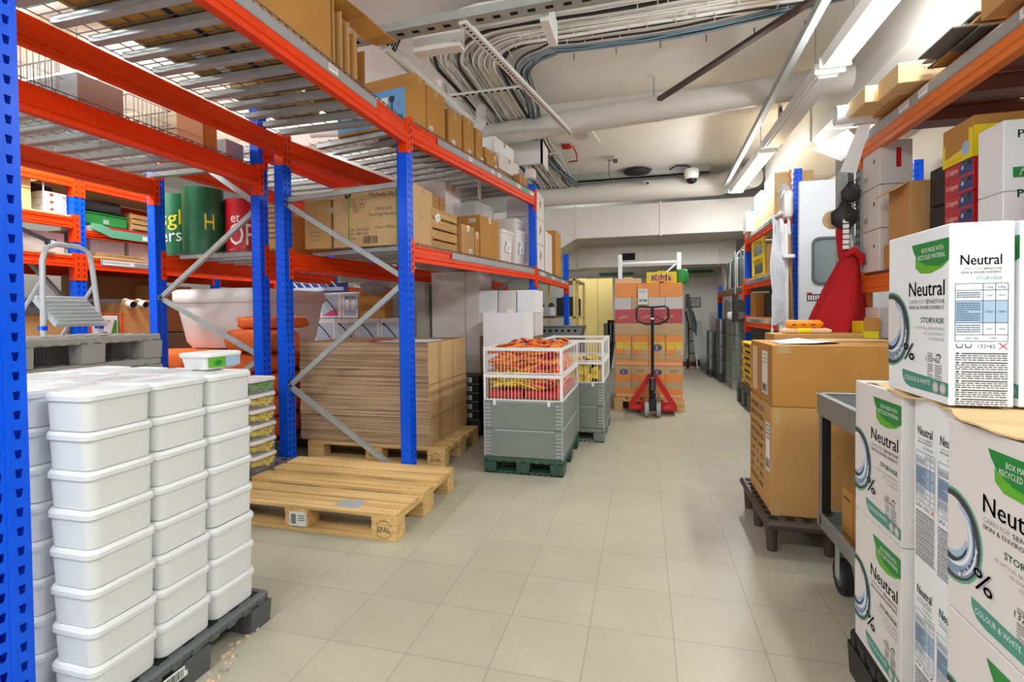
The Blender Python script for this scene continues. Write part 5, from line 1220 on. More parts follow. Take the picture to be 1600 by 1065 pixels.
pallet_box(-.93, -.35, 4.5, 5.3, 'grey', 'grey plastic pallet under the further candy cage', 'grey folding pallet box with white wire top holding small yellow bags, further back')
def pouch(seed, L_, W_, H_, m, m2):
    mb = MB(); r2 = random.Random(seed); nu, nv = 10, 9; v = []
    for j in range(nv+1):
        t = j/nv; y = (t-.5)*L_; e = math.sin(math.pi*min(1, max(0, t)))**.35 if 0 < t < 1 else 0
        fl = 1 if 0 < j < nv else 1
        for i in range(nu):
            a = 2*math.pi*i/nu; w = W_/2*(.85+.15*e)*(1+.12*math.sin(7*t+a*2+seed)); h = H_/2*(.06+.94*e)*(1+.2*math.sin(11*t+3*a+seed))
            v.append((w*math.cos(a), y, h*math.sin(a)))
    q = [(j*nu+i, j*nu+(i+1) % nu, (j+1)*nu+(i+1) % nu, (j+1)*nu+i) for j in range(nv) for i in range(nu)]
    mb.add(v, q, m, True)
    lab = [(W_*.34*s, (t-.5)*L_, H_*.52) for s, t in ((-1, .3), (1, .3), (1, .72), (-1, .62))]
    mb.add([v[k] for k in range(len(v))], [f for f in q if 3 <= min(f)//nu <= 5 and (min(f) % nu) in (1, 2, 3)], m2, True)
    for s in (-1, 1): mb.box(-W_*.45, W_*.45, s*L_/2-.006, s*L_/2+.006, -.001, .001, m)
    return mb.build('candy_bag')
protos = {'orange': [pouch(1, .2, .075, .045, 'bagor', 'bagred'), pouch(2, .22, .07, .04, 'bagor2', 'bagor'), pouch(3, .2, .08, .04, 'bagor', 'bagor2')], 'yellow': [pouch(4, .24, .075, .04, 'bagye', 'bagye'), pouch(5, .24, .07, .04, 'bagye', 'baggr')], 'red': [pouch(6, .16, .07, .04, 'bagred', 'white')]}
usedp = set()
def put(kind, loc, rot, lab, grp, k):
    src = protos[kind][k % len(protos[kind])]
    if src in usedp: o = dup(src)
    else: o = src; usedp.add(src)
    o.location = loc; o.rotation_euler = rot; tag(o, lab, 'candy bag', grp); return o
r3_ = random.Random(12)
def fill(x0, x1, y0, y1, z0, z1, kind, word, grp, nx, nyy, nz, face=True, jit=.02, ax=0):
    k = 0
    for iz in range(nz):
        for iy in range(nyy):
            for ix in range(nx):
                if iz < nz-1 and 0 < iy < nyy-1 and 0 < ix < nx-1: continue      # inside the heap, unseen
                x = x0+(ix+.5)*(x1-x0)/nx+r3_.uniform(-jit, jit); y = y0+(iy+.5)*(y1-y0)/nyy+r3_.uniform(-jit, jit); z = z0+(iz+.5)*(z1-z0)/nz+r3_.uniform(-.01, .01)
                rz = math.pi/2*.55+r3_.uniform(-.7, .7) if kind != 'small' else r3_.uniform(0, 3)
                if ix in (0, nx-1) and iy > 0: rz = r3_.uniform(-.25, .25)
                elif iy == 0: rz = math.pi/2+r3_.uniform(-.4, .4); x = min(max(x, C1[0]+.125), C1[2-1]-.125)
                else: rz = math.pi/2*.6+r3_.uniform(-.5, .5); x = min(max(x, C1[0]+.13), C1[1]-.13)
                y = min(max(y, C1[2]+(.05 if iy == 0 else .13)), C1[3]-.13)
                kk = kind if r3_.random() > .14 or kind == 'yellow' else 'red'
                put(kk, (x, y, z), (r3_.uniform(-.35, .35), r3_.uniform(-.5, .5), rz), word, grp, k); k += 1
x0, x1, y0, y1 = C1
mb = MB(); mb.box(x0+.03, x1-.03, y0+.03, y1-.03, .14, .55, 'cardd'); tag(mb.build('inner_carton'), 'plain carton filling the bottom of the near candy cage', 'carton')
for k in range(2): mb = MB(); mb.box(x0+.03+k*.27, x0+.28+k*.27, y0+.02, y1-.04, .552, .6, 'red', .004); tag(mb.build('red_tray'), 'red display tray at the bottom of the near candy cage, %s' % ('left', 'right')[k], 'tray', 'red trays in the candy cage')
fill(x0+.06, x1-.06, y0+.04, y1-.06, .735, .905, 'orange', 'orange candy bag in the upper heap of the near cage', 'orange candy bags in the near cage', 5, 8, 5, jit=.012)
fill(x0+.06, x0+.32, y0+.03, y1-.06, .605, .72, 'yellow', 'yellow candy bag in the lower left heap of the near cage', 'yellow candy bags in the near cage', 4, 6, 3)
fill(x0+.33, x1-.05, y0+.03, y1-.05, .605, .73, 'orange', 'orange candy bag in the lower right heap of the near cage', 'orange candy bags low in the near cage', 3, 7, 3)
mb = MB(); mb.box(x0+.06, x1-.06, y0+.1, y1-.1, .603, .87, 'bagor2', .03); tag(mb.build('candy_heap'), 'loose orange candy bags deep inside the near cage heap', 'candy', None, 'stuff')
protos['small'] = [pouch(8, .1, .07, .04, 'bagye', 'blackm'), pouch(9, .1, .07, .04, 'bagye', 'bagye'), pouch(10, .1, .065, .04, 'bagye', 'yelp')]
mb = MB(); mb.box(-.9, -.38, 4.6, 5.25, .14, .7, 'cardd'); tag(mb.build('inner_carton'), 'plain carton filling the bottom of the further candy cage', 'carton')
k = 0
for iz in range(5):
    for ix in range(7):
        put('small', (-.87+ix*.075+r3_.uniform(-.01, .01), 4.56+r3_.uniform(-.005, .01), .555+iz*.04), (1.3+r3_.uniform(-.3, .3), r3_.uniform(-.4, .4), r3_.uniform(-.5, .5)), 'small yellow bag with black dots in the further cage', 'small yellow bags in the further cage', k); k += 1
# ================================================================ wrapped pallet with snack cartons + pallet jack
WP = thing('wooden_pallet', 'wooden pallet under the shrink wrapped orange snack cartons', 'pallet', (.055, 6.4, 0))
X0, X1, YF, YB_ = -.345, .455, 6.05, 7.2
for k in range(5): b = MB(); b.box(X0+k*.164, X0+k*.164+.14, YF, YB_, .122, .144, 'pallety', .002); b.build('deck_board', WP)
for (a, b2) in ((X0, X0+.1), (.0, .11), (X1-.1, X1)):
    for y in (YF, 6.55, YB_-.145): b = MB(); b.box(a, b2, y, y+.145, .022, .1, 'pallet', .003); b.build('block', WP)
    b = MB(); b.box(a, b2, YF, YB_, 0, .022, 'pallety', .002); b.build('bottom_board', WP)
for y in (YF, 6.55, YB_-.145): b = MB(); b.box(X0, X1, y, y+.145, .1, .122, 'pallet', .002); b.build('stringer_board', WP)
def snack(kind, i):
    def f(mb, F):
        G = F('-y'); 
        if kind == 'tray':
            for q in range(2): mb.rect(G, .02+q*.09, .1+q*.085, .06, .145, 'yellow', .0008); mb.rect(G, .03+q*.09, .09+q*.085, .1, .13, 'yelp', .001); 
            mb.rect(G, .12, .18, .01, .05, 'white', .001); mb.barcode(G, .125, .175, .015, .045, seed=i)
            if i == 2: mb.disc(G, .1, .08, .055, .04, 'navy', .0014); mb.text(G, 'S', .08, .055, .05, 'white', off=.002)
        elif kind == 'plain': mb.rect(G, .015, .37, .02, .045, 'peach', .0008)
        elif kind == 'logo':
            mb.rect(G, 0, .19, .09, .178, 'card3', .0006)
            if i % 2 == 0: mb.disc(G, .1, .11, .05, .035, 'navy', .001); mb.text(G, 'S', .085, .095, .035, 'white', off=.0016)
            else: mb.lines(G, .05, .14, .13, 2, .018, 'inkb', .4)
        elif kind == 'red': mb.text(G, 'ostlin' if i % 2 else 'outlier', .05, .05, .035, 'peach', width=.11, rot=.2)
        elif kind == 'white':
            for q in range(5): mb.shape(G, [(.03+q*.03, .02), (.034+q*.03, .02), (.054+q*.03, .13), (.05+q*.03, .13)], 'inkl', .0008)
    return f
LV = [(.145, .25, 'oran', 'plain', 2), (.251, .34, 'card3', '', 4), (.341, .52, 'oran', 'logo', 4), (.521, .6, 'oran', 'plain', 2), (.601, .66, 'card3', '', 4), (.661, .885, 'oran', 'tray', 4), (.886, 1.025, 'card3', '', 2), (1.026, 1.19, 'bagred', 'red', 3), (1.191, 1.33, 'wbox', 'white', 4), (1.331, 1.495, 'oran', '', 3)]
nmr = ['lowest row', 'second row from below', 'third row from below', 'fourth row from below', 'fifth row from below', 'row with yellow packets', 'plain brown row', 'red row', 'white row', 'top orange row']
for l, (za, zb, m, kind, n) in enumerate(LV):
    for i in range(n):
        w = (X1-X0-.03)/n; xa = X0+.015+i*w; mm = m
        if l == 8 and i > 0: mm = 'card3' if i < 2 else 'wbox'
        carton('snack_carton', 'snack carton in the %s of the wrapped pallet, %s' % (nmr[l], ['leftmost', 'second from left', 'third from left', 'rightmost'][i if n == 4 else (i if i < n-1 else 3)]), 'box', xa, xa+w-.004, 6.08, 6.6, za, zb, mm, group='snack cartons on the wrapped pallet', marks=snack(kind, i) if kind else None, tape=None)
mb = MB(); mb.box(X0+.015, X1-.015, 6.62, 7.15, .145, 1.49, 'card3'); tag(mb.build('snack_carton_block'), 'rear cartons of the wrapped pallet behind the front rows', 'cartons', None, 'stuff')
for z in (.56, .5): pass
# stretch film as one crumpled sheet round the load
mb = MB(); v = []; nz_, cor = 26, [(X0+.0, 6.06), (X1, 6.06), (X1, 7.17), (X0, 7.17)]
path = []
for a in range(4):
    p, q = cor[a], cor[(a+1) % 4]; steps = 22 if a % 2 == 0 else 14
    for s_ in range(steps): path.append((p[0]+(q[0]-p[0])*s_/steps, p[1]+(q[1]-p[1])*s_/steps))
for j in range(nz_+1):
    z = .15+1.33*j/nz_
    for i, (x, y) in enumerate(path):
        o_ = .008*r3_.random(); cx, cy = x-.055, y-6.6; l = math.hypot(cx, cy); v.append((x+cx/l*o_, y+cy/l*o_, z+r3_.uniform(-.015, .015)))
n = len(path); mb.add(v, [(j*n+i, j*n+(i+1) % n, (j+1)*n+(i+1) % n, (j+1)*n+i) for j in range(nz_) for i in range(n)], 'wrap', True)
tag(mb.build('stretch_film'), 'clear wrinkled stretch film wound around the snack cartons', 'film')
mb = MB(); F = frame_of('-y', -.06, .06, 6.04, 6.045, 1.26, 1.43); mb.box(-.06, .05, 6.042, 6.046, 1.25, 1.43, 'white'); mb.lines((F[0]+Vector((0, 0, 0)), F[1], F[2], F[3]), .01, .09, .15, 3, .012, 'inkg', .3); mb.barcode(F, .01, .05, .02, .05); mb.barcode(F, .06, .1, .02, .05, seed=3)
tag(mb.build('shipping_label'), 'white shipping label stuck on the film above the jack handle', 'label')
def kims(mb, F):
    G = F('-y'); 
    pts = []
    for k in range(32): a = 2*math.pi*k/32; r = (.1 if k % 2 else .15); pts.append((.17+r*math.cos(a)*1.1, .056+r*math.sin(a)*.38))
    mb.shape(G, pts, 'oran', .0008); mb.text(G, 'KiMs', .17, .025, .075, 'white', width=.23, align='c', off=.0012, bold=.005); mb.text(G, 'KiMs', .17, .027, .07, 'red', width=.22, align='c', off=.0018, bold=.0016)
    mb.disc(G, .17, .008, .03, .007, 'ink', .0016)
carton('snack_carton', 'bright yellow carton with red KiMs lettering on top of the wrapped pallet', 'box', .035, .375, 6.1, 6.4, 1.497, 1.625, 'yellow', marks=kims, tape=None)
mb = MB(); mb.box(.16, .25, 6.1, 6.104, 1.625, 1.64, 'yellow'); tag(mb.build('carton_tab'), 'small yellow tab sticking up from the KiMs carton', 'tab')
carton('cardboard_box', 'flat brown carton on top of the wrapped pallet, left of the yellow one', 'box', -.33, -.02, 6.12, 6.42, 1.497, 1.56, 'peach', tape=None)
mb = MB(); mb.box(-.23, -.13, 6.3, 6.34, 1.562, 1.585, 'yellow', .003); tag(mb.build('yellow_clip'), 'small yellow block on the flat brown carton', 'block')
sack('green_bag', .46, 6.45, 1.497, .07, .05, .09, 'green', 'bright green bag hanging over the right edge of the wrapped pallet', 'bag', 8)
T = thing('metal_trolley_frame', 'tall aluminium roll cage frame behind the wrapped pallet', 'roll cage', (.07, 7.4, 0))
for x in (-.32, .48): mb = MB(); mb.box(x-.03, x+.03, 7.3, 7.34, 0, 1.98, 'alu', .004); mb.build('post', T)
mb = MB(); mb.box(-.32, .48, 7.31, 7.33, 1.84, 1.87, 'alu'); mb.build('rail', T); mb = MB(); mb.beam((.3, 7.32, 1.7), (.46, 7.32, 1.84), .02, .02, 'alu'); mb.build('rail', T); mb = MB(); mb.box(-.32, .48, 7.31, 7.33, .15, .18, 'alu'); mb.build('rail', T)
# pallet jack
J = thing('pallet_jack', 'red hand pallet jack with black handle in front of the wrapped pallet', 'pallet jack', (.09, 5.9, 0))
for x in (.03, .155): 
    mb = MB(); mb.cyl((x-.022, 5.72, .085), (x+.022, 5.72, .085), .085, 'greyl', n=28); mb.cyl((x-.026, 5.72, .085), (x+.026, 5.72, .085), .055, 'black', n=20); mb.build('steer_wheel', J)
mb = MB(); mb.box(.05, .135, 5.68, 5.8, .07, .2, 'black', .01); mb.cyl((.0925, 5.76, .1), (.0925, 5.76, .42), .035, 'black', n=18); mb.cyl((.0925, 5.72, .3), (.0925, 5.72, .46), .022, 'steel', n=14)
for k in range(8): mb.cyl((.0925, 5.725, .27+k*.02), (.0925, 5.725, .28+k*.02), .032, 'blackm', n=12)
mb.tube([(.14, 5.7, .14), (.17, 5.69, .2), (.15, 5.69, .26), (.11, 5.69, .28)], .012, 'galvd'); mb.build('pump', J)
for s in (-1, 1):
    mb = MB(); c = .0925; a = Vector((c+s*.03, 5.82, .43)); b = Vector((c+s*.25, 5.85, .1))
    mb.add([(c+s*.02, 5.81, .46), (c+s*.05, 5.81, .46), (c+s*.26, 5.83, .12), (c+s*.26, 5.83, .05), (c+s*.2, 5.83, .05), (c+s*.2, 5.83, .1), (c+s*.04, 5.81, .36)], [(0, 1, 2, 3, 4, 5, 6)], 'red'); mb.build('side_plate', J, solid=.012)
    mb = MB(); mb.box(c+s*.02, c+s*.26, 5.82, 5.9, .05, .085, 'red', .006); mb.build('cross_foot', J)
    mb = MB(); mb.box(c+s*.1, c+s*.26, 5.9, 6.04, .05, .09, 'red', .006); mb.build('fork', J)
    mb = MB(); mb.cyl((c+s*.1, 5.815, .08), (c+s*.1, 5.815, .17), .024, 'red', n=12); mb.build('cylinder_boss', J)
mb = MB(); mb.box(c-.035, c+.035, 5.83, 5.87, .08, .46, 'red', .006); mb.build('mast', J)
mb = MB(); mb.beam((.0925, 5.735, .44), (.0925, 5.62, 1.2), .07, .035, 'black'); F = (Vector((.0985, 5.655, .78)), Vector((0,0,1)), Vector((-1,0,0)), Vector((0,-1,.15)).normalized()); mb.text(F, 'Lifter', .0, -.012, .035, 'white', width=.14, off=.006); mb.build('handle_bar', J)
mb = MB(); hp = [(.0925, 5.62, 1.21), (-.04, 5.62, 1.22), (-.07, 5.62, 1.2), (-.075, 5.62, 1.1), (-.05, 5.62, 1.06), (.02, 5.62, 1.03), (.0925, 5.625, 1.03), (.165, 5.62, 1.03), (.235, 5.62, 1.06), (.26, 5.62, 1.1), (.255, 5.62, 1.2), (.225, 5.62, 1.22), (.0925, 5.62, 1.21)]
mb.tube(hp, .012, 'black', n=10); mb.build('handle_loop', J)
mb = MB(); mb.tube([(.12, 5.6, 1.12), (.2, 5.59, 1.08), (.24, 5.6, 1.04)], .007, 'black'); mb.build('release_lever', J)
mb = MB(); mb.box(.075, .11, 5.6, 5.604, 1.08, 1.17, 'white'); mb.build('sticker', J)
# ================================================================ far end
t = thing('double_doors', 'pair of cream yellow doors at the far end, left of the wrapped pallet', 'door', (-1.0, 12.0, 0))
t['kind'] = 'structure'; t.name = 'door_1'
mb = MB(); mb.box(-1.32, -.55, 12.0, 12.05, 0, 1.98, 'creamd', .004); mb.box(-1.05, -1.045, 11.99, 12.0, 0, 1.95, 'ink'); mb.build('door_leaf', t)
mb = MB(); mb.box(-1.5, -1.32, 11.97, 12.07, 0, 1.98, 'creamd', .004); mb.box(-1.5, -.5, 11.97, 12.07, 1.98, 2.0, 'walld'); mb.build('door_frame', t)
mb = MB(); mb.box(-1.02, -1.0, 11.95, 12.0, .95, 1.05, 'creamd', .003); mb.build('door_handle', t)
mb = MB(); mb.box(-8, -.55, 12.08, 12.14, 0, CEIL, 'walld'); struct('wall_yellow_door', mb)
mb = MB(); mb.box(-3.8, 1.49, 10.75, 11.0, 1.9, 2.3, 'walld'); struct('trim_3', mb)
mb = MB(); mb.box(-.9, -.2, 10.7, 10.72, 1.93, 1.98, 'greend'); mb.box(.75, 1.35, 10.7, 10.72, 1.93, 1.98, 'greend'); tag(mb.build('green_sign_strip'), 'dark green strip across the far lintel', 'sign strip')
t = thing('framed_notice', 'small dark framed notice on the far wall right of the wrapped pallet', 'frame', (1.0, 11.14, 1.25))
mb = MB(); mb.box(.87, 1.16, 11.12, 11.145, 1.24, 1.44, 'blackm', .004); mb.build('frame', t)
mb = MB(); mb.box(.885, 1.145, 11.115, 11.12, 1.255, 1.425, 'greyl'); F = frame_of('-y', .885, 1.145, 11.115, 11.12, 1.255, 1.425); mb.lines(F, .05, .2, .12, 3, .03, 'inkg', .4); mb.build('print', t)
t = thing('hand_truck', 'black folded hand truck leaning on the far wall under the framed notice', 'hand truck', (1.0, 10.8, 0))
for x in (.88, 1.02): mb = MB(); mb.tube([(x, 10.6, .05), (x+.02, 10.9, .9), (x-.03, 10.98, 1.15)], .018, 'blackm', n=8); mb.build('side_tube', t)
mb = MB()
for z in (.3, .55, .8): mb.beam((.88, 10.6+z*.3, z), (1.04, 10.6+z*.3, z), .02, .02, 'blackm')
mb.build('cross_bar', t); mb = MB(); mb.cyl((.84, 10.6, .1), (.88, 10.6, .1), .1, 'rubber'); mb.cyl((1.04, 10.6, .1), (1.08, 10.6, .1), .1, 'rubber'); mb.build('wheel', t)
mb = MB(); mb.beam((.88, 10.95, 1.5), (.97, 10.5, .75), .08, .03, 'greyd'); mb.build('long_handle', t)
mb = MB(); mb.beam((1.12, 10.5, 0), (1.05, 10.95, .95), .2, .015, 'galv'); mb.build('nose_plate', t)
t = thing('stacked_chairs', 'dark folded chairs leaning left of the wrapped pallet near the yellow doors', 'chairs', (-.62, 9.5, 0))
for k in range(3): mb = MB(); mb.beam((-.78+k*.07, 9.3, 0), (-.62+k*.07, 9.6, 1.0), .06, .04, 'blackm'); mb.build('frame', t); mb = MB(); mb.box(-.72+k*.07, -.6+k*.07, 9.45, 9.5, .6, .95, 'greyd', .01); mb.build('backrest', t)
# ================================================================ right side far: crates, rack tops
def crate_stack(x0, x1, y0, y1, n, h, m, word):
    for k in range(n):
        z = .14+k*h; t = thing('folding_crate', 'grey folding crate, %s of the %s stack along the right rack' % (ORD[n-1-k], word), 'crate', ((x0+x1)/2, (y0+y1)/2, z), 0, 'stacked grey folding crates')
        mb = MB(); mb.box(x0, x1, y0, y1, z, z+h-.002, m, .006); mb.box(x0-.003, x0, y0, y0+.03, z, z+h-.01, 'greyl'); mb.box(x0, x0+.02, y0-.004, y0, z+.01, z+h-.01, 'greyl')
        for q in range(int(h/.03)): mb.box(x0+.0, x0+.03, y0-.006, y0-.003, z+.012+q*.03, z+.026+q*.03, 'grey')
        mb.box(x0-.004, x0, y0+.08, y1-.05, z+h-.02, z+h-.012, 'greyl'); mb.build('body', t)
    plastic_pallet(x0, x1, y0, y1, 0, .138, 'greyl' if word == 'nearest' else 'greyd', 'plastic pallet under the %s stack of grey crates' % word)
crate_stack(1.265, 1.9, 7.9, 8.55, 4, .22, 'grey', 'nearest')
crate_stack(1.2, 1.9, 8.65, 9.2, 4, .222, 'greyd', 'middle')
crate_stack(1.12, 1.3, 9.3, 9.8, 3, .22, 'greyd', 'furthest')
t = clearbin = None
mb = MB(); loft(mb, (1.42, 8.25, 1.025), [rring(.14, .16, 0), rring(.17, .2, .26), rring(.185, .21, .27), rring(.185, .21, .3)], 'greyl'); tag(mb.build('grey_open_bin'), 'translucent grey bin on top of the nearest grey crates', 'bin')
sack('plastic_bag', 1.32, 7.98, 1.025, .12, .05, .06, 'frost', 'crumpled white plastic bag on the nearest grey crates', 'bag', 11)
mb = MB(); mb.prism([(7.62, 1.0), (7.8, 1.0), (7.78, 1.4), (7.64, 1.4)], (1.24, 0, 0), (1.3, 0, 0), (0,1,0), (0,0,1), 'blackm'); mb.cyl((1.27, 7.7, 1.4), (1.25, 7.6, 2.0), .004, 'white', n=6); tag(mb.build('black_hand_vac'), 'black slatted object hanging beside the blue post on white cord', 'tool')
for k in range(6):
    y = 7.62+k*.3; h = .62-.03*k; t = thing('metal_rack_panel', 'grey metal grid panel standing on the furthest right shelf, %s' % ['nearest', 'second', 'third', 'fourth', 'fifth', 'sixth'][k], 'panel', (1.6, y, 1.515), 0, 'grey metal panels on the far shelf')
    mb = MB(); mb.tube([(1.38, y, 1.515), (1.38, y, 1.515+h-.05), (1.43, y, 1.515+h), (2.0, y, 1.515+h), (2.0, y, 1.515)], .014, 'greyd' if k % 2 else 'galv', n=6); mb.build('frame', t)
    mb = MB(); mb.box(1.42, 1.95, y-.006, y+.006, 1.53, 1.5+h-.06, 'greyd' if k % 2 else 'galvd'); mb.build('panel', t)
# ================================================================ detergent boxes
def n_front(mb, G, w, h):
    mb.shape(G, [(.43*w, .925*h), (w-.001, .925*h), (w-.001, .80*h), (.86*w, .775*h), (.66*w, .79*h), (.52*w, .83*h), (.46*w, .885*h)], 'green', .0006)
    mb.shape(G, [(.49*w, .845*h), (.52*w, .83*h), (.66*w, .79*h), (.86*w, .775*h), (.98*w, .797*h), (.9*w, .765*h), (.74*w, .74*h), (.58*w, .745*h), (.5*w, .78*h)], 'green2', .0006)
    mb.text(G, 'BOX MADE WITH', .6*w, .865*h, .027*h, 'white', width=.32*w, off=.0012); mb.text(G, 'RECYCLED MATERIAL', .54*w, .825*h, .027*h, 'white', width=.41*w, off=.0012)
    mb.text(G, 'Neutral', .39*w, .61*h, .088*h, 'ink', width=.55*w, bold=.0004)
    mb.text(G, 'CARES FOR', .39*w, .565*h, .022*h, 'inkl', width=.25*w); mb.text(G, 'SENSITIVE', .66*w, .565*h, .022*h, 'ink', width=.28*w)
    mb.text(G, 'SKIN & ENVIRONMENT', .39*w, .53*h, .022*h, 'inkb', width=.55*w)
    mb.text(G, 'STORVASK', .59*w, .45*h, .032*h, 'teal', width=.35*w, bold=.0003)
    for k, (s, x) in enumerate((('0% OPTICAL BRIGHTENERS', .5), ('0% COLOURANTS', .64), ('0% PERFUME', .72))): mb.text(G, s, x*w, (.41-.03*k)*h, .016*h, 'inkl', width=(.94-x)*w)
    cx, cy, R = .055*w, .4*h, .245*h
    mb.disc(G, cx, cy, R, R, 'teal', .0006, 40, xmin=.001); mb.disc(G, cx, cy, R*.945, R*.945, 'inkb', .0009, 40, xmin=.001)
    mb.disc(G, cx-.01*w, cy+.2*R, R*.64, R*.62, 'wbox', .0012, 36, xmin=.001)
    def arcs(r0, r1, t0, t1, m, off, dy=0):
        o, u, v, nn = G; o = o+nn*off; N = 18; pts = []; fs = []
        for k in range(N+1):
            t = t0+(t1-t0)*k/N; q = math.sin(math.pi*k/N)**.6; mid = (r0+r1)/2; hw = (r1-r0)/2*q
            for r in (mid-hw, mid+hw): pts.append(o+u*max(.001, cx+r*R*math.cos(t))+v*(cy+dy*R+r*R*math.sin(t)))
        mb.add(pts, [(2*k, 2*k+1, 2*k+3, 2*k+2) for k in range(N)], m)
    arcs(.56, .9, -2.0, .5, 'steelblue', .0015); arcs(.58, .78, -1.5, 1.3, 'lblue', .0018, .08); arcs(.62, .7, -1.9, .9, 'white', .0021, .05); arcs(.44, .58, -1.9, -.1, 'lblue', .0021, .1); arcs(.74, .8, -1.2, .7, 'navyg', .0021, .02); arcs(.5, .54, -1.7, -.3, 'navyg', .0024, .02); arcs(.8, .86, -1.1, .1, 'white', .0024)
    for k in range(9): mb.disc(G, cx+R*(.12+.09*k), cy-R*(.8-.012*k*k), R*(.018+.012*(k % 3)), R*(.018+.012*(k % 3)), 'lblue' if k % 2 else 'white', .0023, 8)
    mb.text(G, '%', .31*w, .215*h, .105*h, 'wboxw', width=.19*w, off=.0024, bold=.0016); mb.text(G, '%', .31*w, .215*h, .105*h, 'inkb', width=.19*w, off=.003, bold=.0004)
    mb.text(G, '132=62', .68*w, .225*h, .03*h, 'ink', width=.2*w); mb.lines(G, .7*w, .78*w, .27*h, 2, .012*h, 'inkg', .4); mb.lines(G, .7*w, .78*w, .205*h, 7, .012*h, 'inkg', .4, dash=False); mb.lines(G, .81*w, .91*w, .205*h, 8, .012*h, 'inkg', .4, 2, dash=False)
    mb.disc(G, .86*w, .262*h, .035*w, .014*h, 'ink', .0012, 12); mb.disc(G, .86*w, .258*h, .026*w, .01*h, 'wbox', .0016, 12)
    mb.shape(G, [(.27*w, .148*h), (w-.001, .12*h), (w-.001, .045*h), (.42*w, .045*h), (.33*w, .06*h), (.28*w, .1*h)], 'tealr', .0006)
    mb.text(G, 'COLOUR & WHITE', .32*w, .086*h, .028*h, 'wboxw', width=.42*w, off=.0012)
    for x in (.82, .925): mb.disc(G, x*w, .083*h, .045*w, .045*w, 'wbox', .0012, 20); mb.ring(G, x*w, .083*h, .034*w, .038*w, 'ink', .0016, 18); mb.shape(G, [(x*w-.01*w, .07*h), (x*w, .075*h), (x*w+.015*w, .095*h), (x*w, .08*h)], 'ink', .0018)
def n_side(mb, G, w, h, m=0):
    mb.text(G, 'Neutral', .17*w, .77*h, .055*h, 'ink', width=.63*w, bold=.0003)
    mb.text(G, 'CARES FOR', .17*w, .742*h, .012*h, 'inkl', width=.33*w); mb.text(G, 'SENSITIVE', .52*w, .742*h, .012*h, 'ink', width=.28*w); mb.text(G, 'SKIN & ENVIRONMENT', .17*w, .722*h, .013*h, 'inkb', width=.63*w)
    mb.text(G, 'STORVASK', .42*w, .688*h, .018*h, 'teal', width=.4*w)
    x0, x1 = .09*w, .9*w; ys = (.668*h, .632*h, .575*h, .455*h, .39*h, .355*h)
    mb.rect(G, x0, x1, ys[3], ys[2], 'lblue', .0004)
    for y in ys: mb.rect(G, x0, x1, y-.0006, y+.0006, 'navyg', .0008)
    for x in (x0, x1): mb.rect(G, x-.0006, x+.0006, ys[-1], ys[0], 'navyg', .0008)
    for x in (.52*w, .71*w): mb.rect(G, x-.0006, x+.0006, ys[4], ys[0], 'navyg', .0008)
    for a, b in ((1, 2), (2, 3), (3, 4)):
        mb.lines(G, x0+.02*w, .48*w, ys[a]-.016*h, int((ys[a]-ys[b])/(.0115*h))-1, .0115*h, 'navyg', .45, a+m)
        for x, s in ((.56*w, '110ml'), (.76*w, '165ml')): mb.text(G, s, x, (ys[a]+ys[b])/2-.006*h, .013*h, 'navyg', width=.1*w)
    mb.text(G, '1-5kg', .55*w, .642*h, .013*h, 'navyg', width=.12*w); mb.text(G, '6-8kg', .74*w, .642*h, .013*h, 'navyg', width=.12*w); mb.text(G, '55ml = 85g', .25*w, .366*h, .012*h, 'navyg', width=.2*w); mb.text(G, '+50%', .62*w, .366*h, .012*h, 'navyg', width=.12*w)
    for k in range(2): x = (.1+k*.14)*w; mb.shape(G, [(x, .34*h), (x+.015*w, .318*h), (x+.1*w, .318*h), (x+.115*w, .34*h), (x+.1*w, .34*h), (x+.09*w, .323*h), (x+.025*w, .323*h), (x+.015*w, .34*h)], 'ink', .0008)
    mb.text(G, '132=62', .45*w, .318*h, .02*h, 'ink', width=.26*w)
    mb.shape(G, [(.76*w, .345*h), (.77*w, .348*h), (.9*w, .313*h), (.89*w, .31*h)], 'red', .0012); mb.shape(G, [(.89*w, .348*h), (.9*w, .345*h), (.77*w, .31*h), (.76*w, .313*h)], 'red', .0014)
    y = .285*h; k = 0
    while y > .03*h:
        mb.disc(G, .13*w, y+.003*h, .03*w, .0048*h, 'ink', .0008, 10); mb.lines(G, .19*w, .9*w, y, 1, .011*h, 'ink', .5, k+m, False); mb.lines(G, .09*w, .9*w, y-.0115*h, 3, .0115*h, 'inkb', .42, k+m+3); y -= .05*h; k += 1
mat('doorw', (206, 208, 213), .45); mat('steelblue', (128, 152, 176), .4); mat('navyg', (62, 84, 112), .6)
def det_box(lab, x0, x1, y0, y1, z0, h, front=None, side=None, rz=0, group=None):
    def mk(mb, F):
        if front: G = F(front); w = (y1-y0) if front in ('-x', '+x') else (x1-x0); n_front(mb, G, w, h)
        if side: G = F(side); w = (y1-y0) if side in ('-x', '+x') else (x1-x0); n_side(mb, G, w, h, int(abs(y0*77)))
    return carton('detergent_box', lab, 'box', x0, x1, y0, y1, z0, z0+h, 'wboxw' if side and not front else 'wbox', marks=mk, tape=None, rz=rz, group=group, chamf=.002)
plastic_pallet(.64, 1.24, .62, 1.82, 0, .146, 'black', 'black plastic pallet under the detergent boxes at the right edge')
H = .4
det_box('Neutral detergent box, front to the aisle, next to the grey trolley, lower', .645, .765, 1.5, 1.79, .148, H, '-x')
det_box('Neutral detergent box, front to the aisle, next to the grey trolley, upper', .645, .765, 1.5, 1.79, .55, H, '-x')
